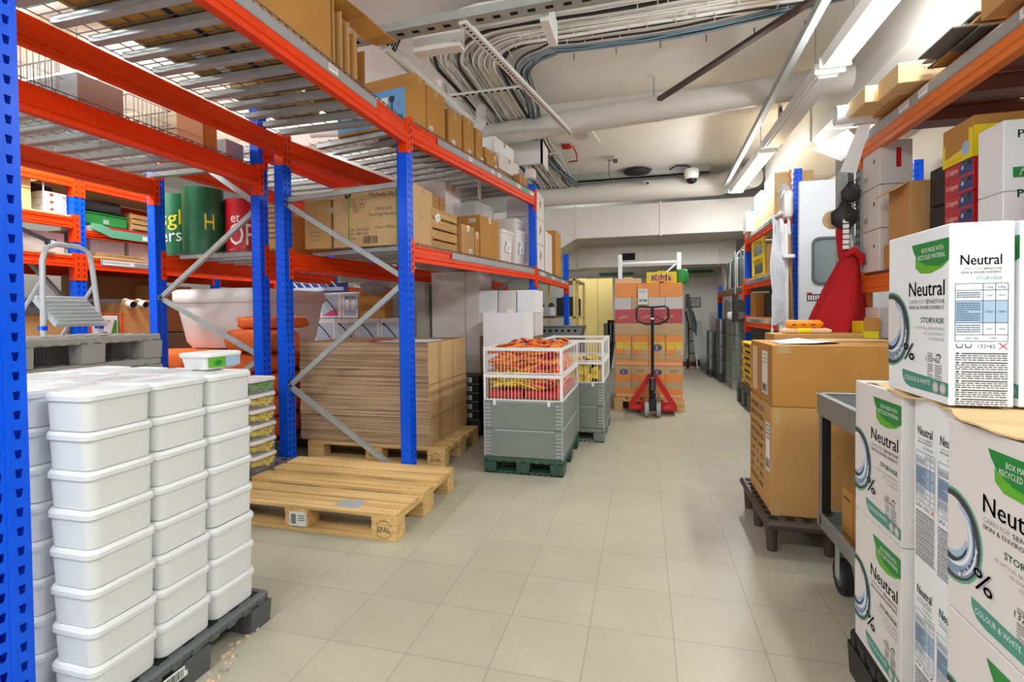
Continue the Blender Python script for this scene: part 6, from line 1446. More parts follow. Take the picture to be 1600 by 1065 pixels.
for k in range(2):
    det_box('Neutral detergent box, narrow table side shown, %s, left of the two narrow ones' % ('lower', 'upper')[k], .668, .96, 1.385, 1.488, .148+k*.402, H, None, '-x')
    det_box('Neutral detergent box, narrow table side shown, %s, half hidden by the nearest box' % ('lower', 'upper')[k], .662, .955, 1.273, 1.378, .148+k*.402, H, None, '-x')
det_box('Neutral detergent box nearest the camera, lower, cut by the bottom right corner', .62, .74, .955, 1.245, .148, H, '-x')
det_box('Neutral detergent box nearest the camera, upper, cut by the right picture edge', .62, .74, .955, 1.245, .55, H-.008, '-x')
for k in range(2):
    for i in range(3): det_box('detergent box in the hidden rear row of the load, %s, %s' % (('lower', 'upper')[k], ('near', 'middle', 'far')[i]), .98 if i else .78, 1.22, (.96, 1.26, 1.5)[i], (1.24, 1.48, 1.79)[i], .148+k*.402, H)
det_box('Neutral detergent box standing on top of the others, showing front and table side, left one', .66, .775, 1.31, 1.59, .958, .402, None, None) if False else None
def both(mb, F): n_front(mb, F('-x'), .28, .402); n_side(mb, F('-y'), .118, .402, 5)
carton('detergent_box', 'Neutral detergent box on top of the pile, front and table side shown, left one', 'box', .652, .77, 1.31, 1.59, .958, 1.36, 'wboxw', marks=both, tape=None, chamf=.002)
def both2(mb, F): n_front(mb, F('-x'), .28, .402); n_side(mb, F('-y'), .118, .402, 9)
carton('detergent_box', 'Neutral detergent box on top of the pile at the right edge, partly out of view', 'box', .782, .9, 1.315, 1.595, .958, 1.36, 'wboxw', marks=both2, tape=None, chamf=.002)
mb = MB(); pts = []
N_ = 20
for i in range(N_+1):
    y = 1.72-i*(1.72-.97)/N_; x = .648+.012*math.sin(i*.9) if y > 1.25 else .612+.01*math.sin(i*1.1) ; pts.append((x, y, .9535+.004*math.sin(i*1.7)))
v = []
for p in pts: v += [p, (p[0]+.3, p[1], .9525)]
mb.add(v, [(2*i, 2*i+2, 2*i+3, 2*i+1) for i in range(N_)], 'cardlite'); tag(mb.build('cardboard_sheet', solid=.004), 'torn brown cardboard sheet lying between the detergent boxes', 'cardboard')
# ================================================================ service trolley
t = thing('service_trolley', 'grey steel trolley with black legs and deep top tray next to the detergent boxes', 'trolley', (.95, 2.1, 0))
x0, x1, y0, y1 = .722, 1.25, 1.84, 2.41
mb = MB()
for (za, zb) in ((.722, .81), (.245, .31)):
    mb.box(x0, x0+.012, y0, y1, za, zb, 'steel', .003); mb.box(x1-.012, x1, y0, y1, za, zb, 'steel', .003); mb.box(x0+.012, x1-.012, y0, y0+.012, za, zb, 'steel', .003); mb.box(x0+.012, x1-.012, y1-.012, y1, za, zb, 'steel', .003); mb.box(x0+.012, x1-.012, y0+.012, y1-.012, za, za+.008, 'galvd')
    if za > .5: mb.box(x0-.006, x0+.018, y0-.006, y1+.006, zb, zb+.006, 'greyl', .002); mb.box(x0, x1, y1-.016, y1+.006, zb, zb+.006, 'greyl', .002)
    mb.build('tray', t); mb = MB()
for (x, y) in ((x0+.004, y0+.02), (x0+.004, y1-.05), (x1-.04, y0+.02), (x1-.04, y1-.05)): mb = MB(); mb.box(x, x+.035, y, y+.035, .31, .722, 'black', .003); mb.box(x-.004, x, y+.0, y+.012, .26, .722, 'steel'); mb.build('leg', t)
for (x, y) in ((x0+.07, y1-.09), (x0+.07, y0+.08), (x1-.07, y1-.09), (x1-.07, y0+.08)):
    mb = MB(); mb.cyl((x-.016, y, .07), (x+.016, y, .07), .07, 'rubber', n=28); mb.cyl((x-.018, y, .07), (x+.018, y, .07), .04, 'greyd', n=18); w = mb.build('wheel', t)
    mb = MB(); mb.box(x-.024, x-.018, y-.02, y+.02, .06, .245, 'galv', .002); mb.box(x+.018, x+.024, y-.02, y+.02, .06, .245, 'galv', .002); mb.build('caster_fork', w)
def lowp(mb, F): G = F('-x'); mb.rect(G, .11, .113, .0, .2, 'ink', .001); mb.lines(G, .02, .09, .17, 1, .02, 'ink', .3); mb.rect(G, .13, .16, .13, .16, 'ink', .0008); mb.rect(G, .132, .158, .132, .158, 'card2', .0011); mb.text(G, 'Tip-on', .17, .13, .018, 'ink'); mb.rect(G, .03, .08, .03, .034, 'ink'); mb.lines(G, .18, .22, .05, 2, .02, 'ink', .3)
carton('cardboard_box', 'low brown carton lying on the bottom tray of the trolley', 'box', .77, 1.15, 1.9, 2.27, .255, .46, 'card2', marks=lowp, tape='y')
# ================================================================ cartons on brown pallet
t = thing('plastic_pallet', 'dark brown plastic pallet on peg legs under the two large cartons', 'pallet', (.85, 2.9, 0))
mb = MB(); mb.box(.555, 1.14, 2.57, 3.25, .13, .168, 'brownp', .012)
for i in range(7):
    for j in range(9): mb.box(.58+i*.075, .62+i*.075, 2.61+j*.07, 2.65+j*.07, .168, .1688, 'hole')
mb.build('deck', t)
for x in (.6, .85, 1.1):
    for y in (2.66, 2.95, 3.2): mb = MB(); mb.cyl((x, y, 0), (x, y, .13), .022, 'brownp', r1=.03, n=14); mb.build('foot', t)
def spec(mb, F):
    G = F('-x'); w = .5
    for k, s in enumerate(('WITHER LOX', 'SPECIFICATION:', 'Color: Finger', 'COLLECTION NO. BOX', 'CTN NO. 240MT', 'G.W.   15   KG', 'N.W.   14   KG', 'QTY.    4    PCS', 'MADE IN CHINA')): mb.text(G, s, .03, .47-k*.05, .028, 'ink', width=.3)
    mb.rect(G, .385, .47, .2, .44, 'white', .001); mb.lines(G, .39, .46, .42, 4, .02, 'inkg', .3, dash=False); mb.barcode(G, .39, .46, .21, .26)
    H_ = F('-y'); mb.rect(H_, .01, .04, .45, .53, 'tape', .001); mb.rect(H_, .01, .04, .0, .08, 'tape', .001)
carton('cardboard_box', 'tall brown shipping carton with black specification print on the brown pallet', 'box', .6, 1.1, 2.66, 3.16, .17, .7, 'card', marks=spec, tape='x')
def up(mb, F):
    G = F('-x'); mb.rect(G, .05, .17, .03, .27, 'peach', .0008); mb.rect(G, .28, .4, .04, .26, 'white', .0008); mb.lines(G, .29, .39, .24, 3, .02, 'inkg', .2); mb.barcode(G, .29, .38, .05, .09); mb.rect(G, .445, .45, .0, .3, 'shadowcard', .0008)
    H_ = F('-y'); mb.rect(H_, .02, .08, .26, .298, 'tape', .001)
carton('cardboard_box', 'wide golden brown carton lying on top of the tall shipping carton', 'box', .605, 1.25, 2.66, 3.16, .702, 1.0, 'card2', marks=up, tape=None)
mb = MB(); v = [(.66, 2.75, 1.003), (.8, 2.7, 1.01), (.92, 2.78, 1.016), (.98, 2.9, 1.006), (.66, 2.95, 1.004), (.8, 2.98, 1.02), (.9, 3.0, 1.006)]
mb.add(v, [(0, 1, 5, 4), (1, 2, 6, 5), (2, 3, 6)], 'wboxw', True); tag(mb.build('paper_sheet', solid=.001), 'crumpled white paper lying on the wide golden carton', 'paper')
mb = MB(); mb.box(.9, 1.24, 3.0, 3.14, 1.002, 1.008, 'cardlite', .001); tag(mb.build('loose_cardboard'), 'loose flap of light cardboard on the wide golden carton', 'cardboard')
carton('cardboard_box', 'long brown carton behind the golden one, carrying bread packs', 'box', .74, 1.2, 3.22, 3.45, 0, 1.03, 'card', tape=None)
t = thing('bread_pack', 'orange bread roll pack lying on the rear carton, upper', 'bread', (.93, 3.3, 1.06)); mb = MB(); mb.tube([(.82, 3.3, 1.085), (.835, 3.3, 1.085), (1.0, 3.3, 1.085), (1.02, 3.3, 1.085)], [.01, .025, .025, .01], 'oran', n=12)
for k in range(3): mb.box(.85+k*.05, .87+k*.05, 3.272, 3.275, 1.08, 1.086, 'ink')
mb.build('bag', t)
t = thing('bread_pack', 'bread roll pack with yellow label lying under the orange one', 'bread', (.93, 3.3, 1.032)); mb = MB(); mb.tube([(.79, 3.29, 1.047), (.81, 3.29, 1.047), (1.04, 3.29, 1.045), (1.06, 3.29, 1.045)], [.006, .016, .016, .008], 'peach', n=12)
for k in range(10): mb.tube([(.82+k*.022, 3.29, 1.047), (.83+k*.022, 3.29, 1.047)], [.0168, .0168], 'cardlite', n=12)
mb.tube([(.88, 3.29, 1.047), (.95, 3.29, 1.047)], [.0175, .0175], 'yellow', n=12); mb.build('bag', t)
carton('white_box', 'white box with barcode on the orange shelf behind the detergent box', 'box', 1.31, 1.45, 3.32, 3.5, 1.0, 1.18, 'wbox', tape=None, sticker=('-x', .03, .03, .05, .04))
mb = MB(); mb.box(1.22, 1.3, 3.28, 3.45, 1.0, 1.1, 'yellow', .004); mb.box(1.22, 1.3, 3.27, 3.28, 1.05, 1.12, 'card2'); tag(mb.build('yellow_box'), 'small yellow and brown box left of the white box with barcode', 'box')
mb = MB(); mb.box(1.2, 1.5, 3.26, 3.5, 0, .998, 'cardd'); tag(mb.build('cardboard_box'), 'dark brown carton under the small yellow box', 'box')
# ================================================================ right rack goods
rs = 1.39
def hole(mb, F): G = F('-x'); mb.shape(G, [(.15, .13), (.165, .14), (.17, .155), (.155, .16), (.15, .15)], 'ink', .001); mb.rect(G, .02, .07, .05, .08, 'inkl', .0008); H_ = F('-y'); mb.rect(H_, .08, .105, .0+.09, .2, 'bagred', .001)
for k in range(3): carton('archive_box', 'white archive box with finger hole, on the orange shelf, %s' % ORD[2-k], 'box', 1.31, 1.47, 3.31, 3.54, rs+k*.247, rs+k*.247+.243, 'wbox', group='white archive boxes on the orange shelf', marks=hole, tape=None)
for k in range(7): mb = MB(); mb.box(1.308, 1.33, 3.32+k*.025, 3.343+k*.025, 1.285, 1.33, 'peach' if k % 2 else 'cardlite', .002); tag(mb.build('small_card_box'), 'tiny card box in the row under the white archive boxes', 'box', 'tiny card boxes under the shelf edge')
def fsc(mb, F): G = F('-y'); mb.rect(G, .06, .17, .07, .26, 'inkl', .0005); mb.rect(G, .062, .168, .072, .258, 'card', .0009); mb.lines(G, .08, .15, .22, 5, .022, 'inkl', .5)
carton('cardboard_box', 'brown open carton with faint square print between archive boxes and toothpaste', 'box', 1.31, 1.53, 2.98, 3.2, 1.53, 1.82, 'card', tape=None, marks=fsc, open_top=True)
carton('cardboard_box', 'brown carton carrying the open one on the orange shelf', 'box', 1.31, 1.56, 2.95, 3.26, rs, 1.528, 'card2', tape=None)
carton('cardboard_box', 'larger open brown carton at the back of the orange shelf', 'box', 1.62, 2.0, 2.7, 3.1, rs, 1.85, 'card2', tape=None)
mb = MB(); mb.box(1.36, 1.58, 2.72, 2.9, 1.66, 1.84, 'black', .004)
for i in range(9):
    for j in range(6): mb.box(1.375+i*.022, 1.385+i*.022, 2.719, 2.7205, 1.68+j*.025, 1.69+j*.025, 'greyl')
tag(mb.build('black_crate'), 'black perforated crate between the open carton and the toothpaste', 'crate')
def dk(mb, F): G = F('-y'); mb.rect(G, .02, .06, .03, .09, 'white', .001); mb.barcode(G, .024, .056, .04, .08); mb.rect(G, .1, .15, .02, .035, 'white', .001)
carton('dark_box', 'black and rose boxes with a barcode label under the perforated crate', 'box', 1.36, 1.56, 2.72, 2.9, 1.52, 1.655, 'blackm', tape=None, marks=dk)
carton('dark_box', 'plain dark box under the black and rose one', 'box', 1.34, 1.57, 2.72, 2.92, rs, 1.518, 'blackm', tape=None)
def colg(mb, F):
    G = F('-x'); w = .2
    for q in range(2):
        z = .012+q*.068; mb.rect(G, 0, w, z, z+.056, 'navy', .0006); mb.shape(G, [(0, z), (.1, z+.005), (.12, z+.056), (0, z+.056)], 'bagred', .0009); mb.text(G, 'Colgate', .012, z+.02, .02, 'white', width=.085, off=.0013); mb.rect(G, .15, .19, z+.034, z+.05, 'ink', .001); mb.text(G, '2', .153, z+.036, .012, 'yellow', off=.0015); mb.disc(G, .13, z+.03, .01, .01, 'lblue', .0013)
    mb.rect(G, 0, w, 0, .01, 'bagred', .001)
for k in range(3): carton('toothpaste_pack', 'shrink wrapped pack of Colgate toothpaste boxes, %s of the pile' % ORD[2-k], 'box', 1.335, 1.53, 2.52, 2.72, rs+k*.138, rs+k*.138+.136, 'bagred', group='toothpaste packs', marks=colg, tape=None)
def yell(mb, F):
    G = F('-x'); mb.shape(G, [(0, 0), (.22, 0), (.22, .12), (.19, .13), (.19, .06), (.02, .035), (.02, .1), (0, .1)], 'yellow', .0008); mb.disc(G, .17, .05, .03, .03, 'lblue', .0012); mb.text(G, 'Nöd mot hunger', .03, .012, .012, 'oran', off=.0014)
    H_ = F('-y'); mb.rect(H_, 0, .3, 0, .13, 'yellow', .0008); mb.shape(H_, [(0, .17), (.03, .13), (.3, .13), (.3, .17)], 'card2', .0006); mb.rect(H_, .04, .07, .03, .06, 'ink', .0012); mb.rect(H_, .045, .065, .035, .055, 'white', .0016); mb.text(H_, '16 pcs', .04, .09, .012, 'ink', off=.0014); mb.text(H_, 'x 300', .04, .075, .012, 'ink', off=.0014)
carton('yellow_carton', 'brown and yellow display carton on top of the toothpaste packs', 'box', 1.34, 1.66, 2.53, 2.75, rs+.418, rs+.588, 'card2', marks=yell, tape=None)
def pat(mb, F): G = F('-y'); mb.text(G, 'PAT', .045, .2, .03, 'greend', width=.075, bold=.001); mb.rect(G, .03, .2, .05, .09, 'green', .0008); mb.text(G, 'AG', .05, .058, .028, 'white', width=.045, off=.0014, bold=.001); F2 = F('-x'); mb.rect(F2, .05, .08, .02, .06, 'wboxw', .0008)
for k in range(2): carton('white_carton', 'white carton with green lettering at the right edge, %s' % ('lower', 'upper')[k], 'box', 1.33, 1.62, 2.33, 2.48, (rs, 1.615)[k], (1.613, 1.885)[k], 'wboxw', group='white cartons with green lettering', marks=pat, tape=None)
t = thing('spray_bottle', 'white bottle with red label standing at the right edge before the white cartons', 'bottle', (1.42, 2.25, rs)); mb = MB(); mb.lathe((1.42, 2.24, rs+.1), [(.001, 0), (.045, 0), (.048, .02), (.048, .12), (.02, .16), (.016, .2), (.001, .2)], 'white', 20); mb.build('body', t); mb = MB(); mb.cyl((1.42, 2.24, rs+.13), (1.42, 2.24, rs+.18), .0486, 'red', n=20, caps=False); curved(mb, 'IN', 1.42, 2.24, rs+.14, .0486, .03, 'white', -2.1, .03); mb.build('label', t)
mb = MB(); mb.box(1.36, 1.48, 2.18, 2.31, rs, rs+.098, 'cardd'); tag(mb.build('cardboard_box'), 'small brown carton beneath the white bottle', 'box')
t = thing('blue_wall_socket', 'blue industrial socket on the wall above the archive boxes', 'socket', (2.3, 3.3, 1.95)); mb = MB(); mb.box(2.38, 2.45, 3.1, 3.3, 1.98, 2.1, 'navy', .01); mb.build('box', t); mb = MB(); mb.cyl((2.3, 3.2, 2.04), (2.4, 3.2, 2.04), .03, 'blue', n=14); mb.build('plug', t)
# goods on top of the right rack, reaching into the aisle
def lf(name, lab, cat, x0, x1, y0, y1, z0, z1, m, rz=0, tilt=0, marks=None, group=None):
    t = carton(name, lab, cat, x0, x1, y0, y1, z0, z1, m, tape=None, rz=rz, marks=marks, group=group); t.rotation_euler[1] = tilt; return t
lf('white_poster', 'white poster sheet curling down from the top of the right rack', 'sheet', 1.1, 1.7, 3.5, 3.52, 2.28, 2.285, 'wboxw')
t = thing('paper_roll', 'large white rolled sheet poking out from the top of the right rack', 'roll', (1.4, 3.4, 2.26)); mb = MB(); mb.cyl((1.1, 3.36, 2.31), (1.9, 3.3, 2.31), .055, 'wboxw', n=28, caps=False); mb.cyl((1.1, 3.36, 2.31), (1.9, 3.3, 2.31), .052, 'wboxw', n=28, caps=False); mb.build('sheet', t)
mb = MB(); mb.add([(1.24, 3.42, 2.26), (1.3, 3.4, 2.26), (1.26, 3.5, 2.0), (1.18, 3.52, 2.02)], [(0, 1, 2, 3)], 'wboxw'); tag(mb.build('hanging_paper', solid=.002), 'white paper strip hanging from the rack top below the roll', 'paper')
mb = MB(); v = [(1.2, 3.5, 2.25), (1.12, 3.9, 2.2), (1.2, 3.95, 2.12), (1.3, 3.9, 2.2), (1.3, 3.5, 2.25)]
mb.add([(1.05, 3.62, 2.2), (1.18, 3.5, 2.08), (1.27, 3.45, 2.17), (1.25, 3.6, 2.3)], [(0, 1, 2, 3)], 'wboxw'); tag(mb.build('hanging_poster', solid=.002), 'folded white poster hanging with its point down beside the rack top', 'poster')
def thef(mb, F): G = F('-y'); mb.text(G, 'The F', .1, .045, .022, 'inkg'); mb.text(G, 'www.', .1, .02, .012, 'inkg'); mb.rect(G, .4, .5, .02, .07, 'yellow', .0008)
lf('cardboard_sheet', 'flat brown cardboard under the flat light cartons', 'cardboard', 1.27, 1.9, 3.0, 3.3, 2.256, 2.27, 'card2')
lf('cardboard_box', 'flat light carton on the rack top reaching into the aisle, further one', 'box', 1.15, 1.75, 3.08, 3.3, 2.272, 2.36, 'cardlite')
lf('cardboard_box', 'flat light carton printed The F on the rack top, nearer one', 'box', 1.2, 1.8, 2.84, 3.06, 2.262, 2.36, 'cardlite', marks=thef)
for k in range(9):
    mb = MB(); y = 2.36+.05*((k*2) % 5); z = 2.262+k*.0098; d_ = rr.uniform(0, .1)
    mb.box(1.2+d_, 1.95, y, y+.2+.06*(k % 2), z, z+.009, ('greyd', 'card2', 'greyd', 'galvd', 'greyd', 'card', 'greyd', 'galvd', 'greyd')[k], .002); tag(mb.build('flat_board'), '%s board in the pile on the right rack top, %s' % (('dark grey', 'brown', 'dark grey', 'blue grey', 'dark grey', 'brown', 'dark grey', 'steel grey', 'dark grey')[k], ORD[8-k]), 'board', 'boards piled on the right rack top')
carton('cardboard_box', 'tall open brown carton on the rack top at the upper right corner', 'box', 1.24, 1.6, 2.05, 2.3, 2.255, 2.62, 'card', tape=None, open_top=True)
sack('plastic_bag', 1.32, 1.85, 2.255, .08, .12, .1, 'frost', 'crumpled clear bag on the rack top at the right picture edge', 'bag', 14)
# hooks, bags, jacket on the rack post
mb = MB(); mb.box(1.2, 1.296, 3.62, 3.66, 0, 2.25, 'galv', .003)
for k in range(20): mb.box(1.262, 1.275, 3.618, 3.62, .9+k*.065, .93+k*.065, 'hole')
tag(mb.build('grey_steel_panel'), 'narrow grey steel panel on the end of the orange rack, carrying the hooks', 'panel')
for k, z in enumerate((1.58, 1.43, 1.2)):
    mb = MB(); mb.tube([(1.27, 3.6, z+.03), (1.255, 3.57, z+.04), (1.25, 3.53, z), (1.255, 3.53, z-.03), (1.27, 3.54, z-.02)], .005, 'white', n=8); mb.box(1.262, 1.278, 3.605, 3.62, z-.03, z+.06, 'white', .002); tag(mb.build('white_hook'), 'white coat hook on the grey panel, %s' % ('above the red jacket', 'beside the red jacket', 'lowest')[k], 'hook', None)
t = thing('black_folded_umbrella', 'two black gathered umbrellas hanging from the rack end', 'umbrella', (1.2, 3.55, 1.75))
for (x, z, r) in ((1.245, 1.9, .055), (1.21, 1.77, .075)):
    mb = MB(); n = 18; v = []; prof = [(.001, .07), (.012, .065), (.03, .03), (1, .0), (.85, -.05), (.5, -.07), (.1, -.075)]
    for (q, dz) in prof:
        for i in range(n): a = 2*math.pi*i/n; rad = (r*q if q > .05 else q)*(1+.14*math.sin(a*6+dz*40)); v.append((x+rad*math.cos(a)*(1 if q > .05 else 1), 3.54+rad*math.sin(a)*.6, z+dz*(r/.06)))
    mb.add(v, [(j*n+i, (j+1)*n+i, (j+1)*n+(i+1) % n, j*n+(i+1) % n) for j in range(len(prof)-1) for i in range(n)], 'blackm', True); mb.build('canopy', t)
mb = MB(); mb.tube([(1.245, 3.54, 1.96), (1.245, 3.54, 2.02)], .014, 'greyd', n=10); mb.build('grip', t)
mb = MB(); mb.tube([(1.28+.008*math.cos(k*1.6), 3.55+.008*math.sin(k*1.6), 1.98-k*.006) for k in range(40)], .004, 'black', n=5); tag(mb.build('coiled_cord'), 'black coiled cord beside the umbrellas', 'cord')
# red jacket: draped, one surface with folds
t = thing('red_jacket', 'red jacket hanging by its loop from a white hook, sleeve down to the cartons', 'jacket', (1.2, 3.5, 1.03))
mb = MB(); nu, nz2 = 36, 22; v = []
for j in range(nz2+1):
    q = j/nz2; z = 1.54-.53*q
    cx = 1.245-.085*q; wx = .03+.125*min(1, q*1.15)**.9; wy = .03+.05*min(1, q*1.4)
    for i in range(nu):
        a = 2*math.pi*i/nu; f = 1+.13*math.sin(5*a+q*2.2)*min(1, q*2)+.05*math.sin(11*a+q*5)
        v.append((cx+wx*math.cos(a)*f, 3.54+wy*math.sin(a)*f, z-.02*math.sin(2*a)*q))
mb.add(v, [(j*nu+i, (j+1)*nu+i, (j+1)*nu+(i+1) % nu, j*nu+(i+1) % nu) for j in range(nz2) for i in range(nu)], 'redj', True); mb.add(v[:nu], [tuple(range(nu))], 'redj'); mb.build('body', t)
mb = MB(); mb.tube([(1.2, 3.49, 1.5), (1.24, 3.475, 1.53), (1.285, 3.49, 1.49), (1.29, 3.5, 1.44)], [.018, .024, .022, .012], 'redj', n=10); mb.build('hood', t)
mb = MB(); mb.tube([(1.25, 3.53, 1.53), (1.262, 3.53, 1.58), (1.27, 3.54, 1.53)], .003, 'redj', n=6); mb.build('hanging_loop', t)
mb = MB(); mb.tube([(1.215, 3.56, 1.5), (1.2, 3.57, 1.62), (1.195, 3.57, 1.72)], [.03, .025, .014], 'redj', n=10); tag(mb.build('red_sleeve'), 'red cloth behind the white tag strip above the jacket', 'cloth')
t = thing('tag_strip', 'white strip of small clips hanging beside the red jacket', 'strip', (1.2, 3.52, 1.55))
for k in range(7): mb = MB(); mb.box(1.19, 1.225, 3.5, 3.51, 1.54+k*.032, 1.565+k*.032, 'white', .003); mb.build('clip', t)
mb = MB(); mb.cyl((1.17, 3.6, 1.74), (1.17, 3.61, 1.74), .06, 'cardlite', n=24); tag(mb.build('wooden_disc'), 'round pale wooden disc hanging behind the umbrellas', 'disc')
for k in range(4): mb = MB(); mb.tube([(1.262+k*.006, 3.52, 1.16), (1.255+k*.008, 3.5, 1.08), (1.26+k*.01, 3.5, 1.02)], .004, 'greyl' if k % 2 else 'blackm', n=6); tag(mb.build('wire_hanger_item'), 'thin metal utensil hanging on the lowest white hook', 'utensil', 'utensils on the lowest hook')
# white impact door and blue post
t = thing('white_door_panel', 'tall white swing door panel with rounded window standing past the rack end', 'door', (1.5, 4.75, 0))
mb = MB(); mb.box(1.285, 2.1, 4.75, 4.79, 0, 2.26, 'doorw', .008); mb.build('leaf', t)
mb = MB()
pr = []
def rr_rect(x0, x1, z0, z1, r): 
    out = []
    for cx, cz, a0 in ((x1-r, z1-r, 0), (x0+r, z1-r, 90), (x0+r, z0+r, 180), (x1-r, z0+r, 270)):
        for k in range(6): a = math.radians(a0+18*k); out.append((cx+r*math.cos(a), cz+r*math.sin(a)))
    return out
o1 = rr_rect(1.38, 1.78, 1.38, 1.78, .06); o2 = rr_rect(1.4, 1.76, 1.4, 1.76, .05); n = len(o1)
mb.add([(x, 4.735, z) for x, z in o1]+[(x, 4.735, z) for x, z in o2]+[(x, 4.75, z) for x, z in o1], [(i, (i+1) % n, n+(i+1) % n, n+i) for i in range(n)]+[(2*n+i, 2*n+(i+1) % n, (i+1) % n, i) for i in range(n)], 'greyd'); mb.build('window_frame', t)
mb = MB(); mb.add([(x, 4.745, z) for x, z in o2], [tuple(reversed(range(n)))], 'glass'); mb.build('window_pane', t)
mb = MB(); F = frame_of('-y', 1.285, 2.1, 4.75, 4.79, 0, 2.26); mb.rect(F, .06, .2, 1.24, 1.3, 'ink', .001); mb.rect(F, .06, .1, 1.3, 1.315, 'red', .001)
for k in range(7): mb.rect(F, .07+k*.018, .08+k*.018, 1.25, 1.29, 'white', .0014)
mb.build('sticker', t)
for (x, z1_, m, lab) in ((.0, 2.0, 'wboxw', 'long white plastic tube leaning against the blue post, left'), (.04, 1.95, 'frost', 'bubble wrapped pole leaning against the blue post, right')):
    mb = MB(); mb.cyl((1.2+x, 4.95, .02), (1.22+x, 5.05, z1_), .022, m, n=14); tag(mb.build('long_tube'), lab, 'tube')
mb = MB(); mb.cyl((1.3, 4.98, 1.0), (1.285, 5.02, 1.85), .012, 'mosq', n=10); mb.cyl((1.285, 5.02, 1.85), (1.27, 5.04, 2.1), .013, 'white', n=10); tag(mb.build('broom_handle'), 'wooden broom handle with white end standing by the blue post', 'handle')
mb = MB(); mb.box(1.2, 1.3, 4.9, 5.0, 1.63, 1.66, 'white', .004); tag(mb.build('tool_clip'), 'white tool clip bar across the long tubes', 'clip')
sack('plastic_bag', 1.26, 5.0, 2.0, .045, .04, .12, 'frost', 'clear plastic bag tied high on the blue post', 'bag', 21)
mb = MB(); mb.tube([(1.31+.012*math.sin(k*1.9), 5.13-.01*(k % 2), 2.46-.022*k) for k in range(22)], .005, 'red', n=6); tag(mb.build('red_rope'), 'red cord wound down the top of the blue post', 'cord')
mb = MB()
for q in range(4):
    v = []; n = 14; r9 = random.Random(40+q)
    for k in range(n+1):
        z = 2.02-.05*q-(.98-.06*q)*k/n; x = 1.1+.028*q+.012*math.sin(k*.7+q); w_ = .018+.022*(k/n)+r9.uniform(0, .012)
        v += [(x, 4.88+.018*q, z), (x+w_, 4.885+.018*q+.01*math.sin(k), z-.01)]
    mb.add(v, [(2*k, 2*k+2, 2*k+3, 2*k+1) for k in range(n)], 'doorw')
mb.tube([(1.14, 4.92, 2.0), (1.25, 5.0, 2.06), (1.352, 5.16, 2.1)], .004, 'white'); tag(mb.build('paper_garland'), 'white paper strips hanging beside the long tubes', 'paper')
mb = MB(); mb.cyl((1.02, 4.5, 1.02), (1.02, 4.5, 1.3), .004, 'white', n=6) ; mb.cyl((1.02, 4.5, 0), (1.02, 4.5, 1.02), .01, 'white', n=8); tag(mb.build('white_rod'), 'thin white rod standing behind the golden carton', 'rod')
# goods of the blue rack on the right
t17 = 2.185
carton('cardboard_box', 'tall light carton on top of the right blue rack, beside the stacked pair', 'box', 1.37, 1.7, 6.6, 6.95, t17, t17+.42, 'cardlite', tape=None)
for k in range(2): carton('cardboard_box', 'light carton of the stacked pair on top of the right blue rack, %s' % ('lower', 'upper')[k], 'box', 1.37, 1.75, 5.95, 6.4, t17+k*.232, t17+k*.232+.23, 'cardlite', tape=None, group='stacked light cartons')
for k in range(4): mb = MB(); mb.lathe((1.42, 5.75, t17+k*.07), [(.06, 0), (.05, .06), (.065, .069), (.001, .069)], 'white', 16); tag(mb.build('white_cup_stack'), 'white plastic tub near the blue post top, %s' % ORD[3-k], 'tub', 'white tubs by the post')
t = thing('water_canister', 'white canister box with blue cap at the far end of the right blue rack top', 'canister', (1.4, 7.2, t17)); mb = MB(); mb.box(1.3, 1.5, 7.05, 7.3, t17, t17+.26, 'wboxw', .01); mb.build('body', t); mb = MB(); mb.cyl((1.42, 7.15, t17+.26), (1.42, 7.15, t17+.3), .05, 'blue', n=16); mb.build('cap', t)
z2 = 1.585
for k in range(2):
    t = thing('yellow_crate', 'bright yellow open crate on the middle shelf of the right blue rack, %s' % ('lower', 'upper')[k], 'crate', (1.5, 6.75, z2+k*.225), 0, 'yellow crates')
    mb = MB(); z = z2+k*.225
    for x in (1.38, 1.75):
        for y in (6.45, 7.05): mb.box(x-.015, x+.015, y-.015, y+.015, z, z+.23, 'yellow', .003)
    for zz_ in (.01, .21):
        mb.box(1.37, 1.76, 6.44, 6.46, z+zz_, z+zz_+.02, 'yellow'); mb.box(1.37, 1.39, 6.45, 7.05, z+zz_, z+zz_+.02, 'yellow'); mb.box(1.37, 1.76, 7.04, 7.06, z+zz_, z+zz_+.02, 'yellow'); mb.box(1.74, 1.76, 6.45, 7.05, z+zz_, z+zz_+.02, 'yellow')
    for q in range(6): mb.beam((1.38, 6.5+q*.09, z+.2), (1.38, 6.54+q*.09, z+.15), .01, .01, 'yellow')
    mb.build('body', t)
carton('cardboard_box', 'light carton beside the yellow crates on the middle shelf', 'box', 1.37, 1.7, 5.98, 6.3, z2, z2+.32, 'card', tape=None)
carton('cardboard_box', 'carton lying tilted next to the light carton on the middle shelf', 'box', 1.37, 1.6, 5.6, 5.9, z2, z2+.22, 'card2', tape=None)
z3 = 1.085
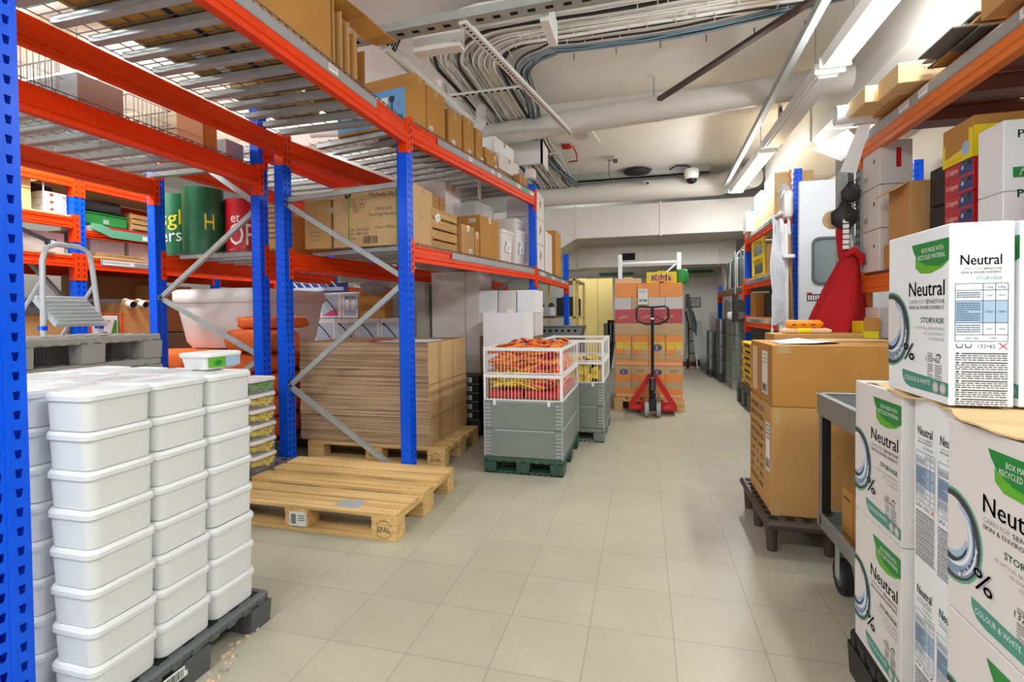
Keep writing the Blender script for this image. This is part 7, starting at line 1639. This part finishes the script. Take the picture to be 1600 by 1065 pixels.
def bon(mb, F): G = F('-x'); mb.text(G, 'Acrow', .22, .12, .035, 'ink', width=.14); mb.rect(G, .2, .35, .04, .1, 'ink', .0008); mb.rect(G, .205, .345, .045, .095, 'card', .0012); H_ = F('-y'); [mb.rect(H_, .06+.07*a, .1+.07*a, .06+.05*b, .08+.05*b, 'ink', .0008) for a in range(3) for b in range(2)]
for k in range(2): carton('cardboard_box', 'brown carton with black symbols, lower shelf of the right blue rack, %s' % ('lower', 'upper')[k], 'box', 1.4, 1.8, 5.6, 6.15, z3+k*.182, z3+k*.182+.18, 'card', tape=None, marks=bon, group='printed cartons on the lower shelf')
carton('cardboard_box', 'small brown carton left of the printed cartons on the lower shelf', 'box', 1.37, 1.7, 6.9, 7.2, z3, z3+.3, 'card2', tape=None)
carton('dark_box', 'dark box between the cartons on the lower shelf', 'box', 1.45, 1.7, 6.4, 6.8, z3, z3+.28, 'blackm', tape=None)
t = plastic_pallet(1.17, 1.8, 6.2, 7.0, 0, .26, 'greyd', 'dark grey pallet under the yellow snack crates behind the cartons')
for k in range(7): 
    mb = MB(); mb.box(1.19+.01*(k % 2), 1.6, 6.22, 6.8, .262+k*.075, .335+k*.075, 'yellow' if k % 2 else 'yelp', .01); mb.box(1.188+.01*(k % 2), 1.19+.01*(k % 2), 6.3, 6.6, .28+k*.075, .31+k*.075, 'ink' if k > 1 else 'navy'); tag(mb.build('yellow_snack_tray'), 'yellow snack tray in the pile behind the brown cartons, %s' % ORD[6-k], 'tray', 'yellow snack trays')

# small rubble and dust at the corner of the tub pallet
mb = MB(); r8 = random.Random(5)
for k in range(40):
    t_ = r8.random(); x = -1.36-.12*t_+r8.uniform(0, .05); y = 1.22+.4*t_+r8.uniform(-.03, .05); d_ = r8.uniform(.002, .007); mb.obox((x, y, d_*.5), ((1, r8.random(), .2), (-r8.random(), 1, .1), (0, 0, 1)), (d_, d_*.8, d_*.5), 'peach' if k % 3 else 'greyp')
tag(mb.build('floor_rubble'), 'fine crumbs of rubble on the tiles along the tub pallet', 'rubble', None, 'stuff')
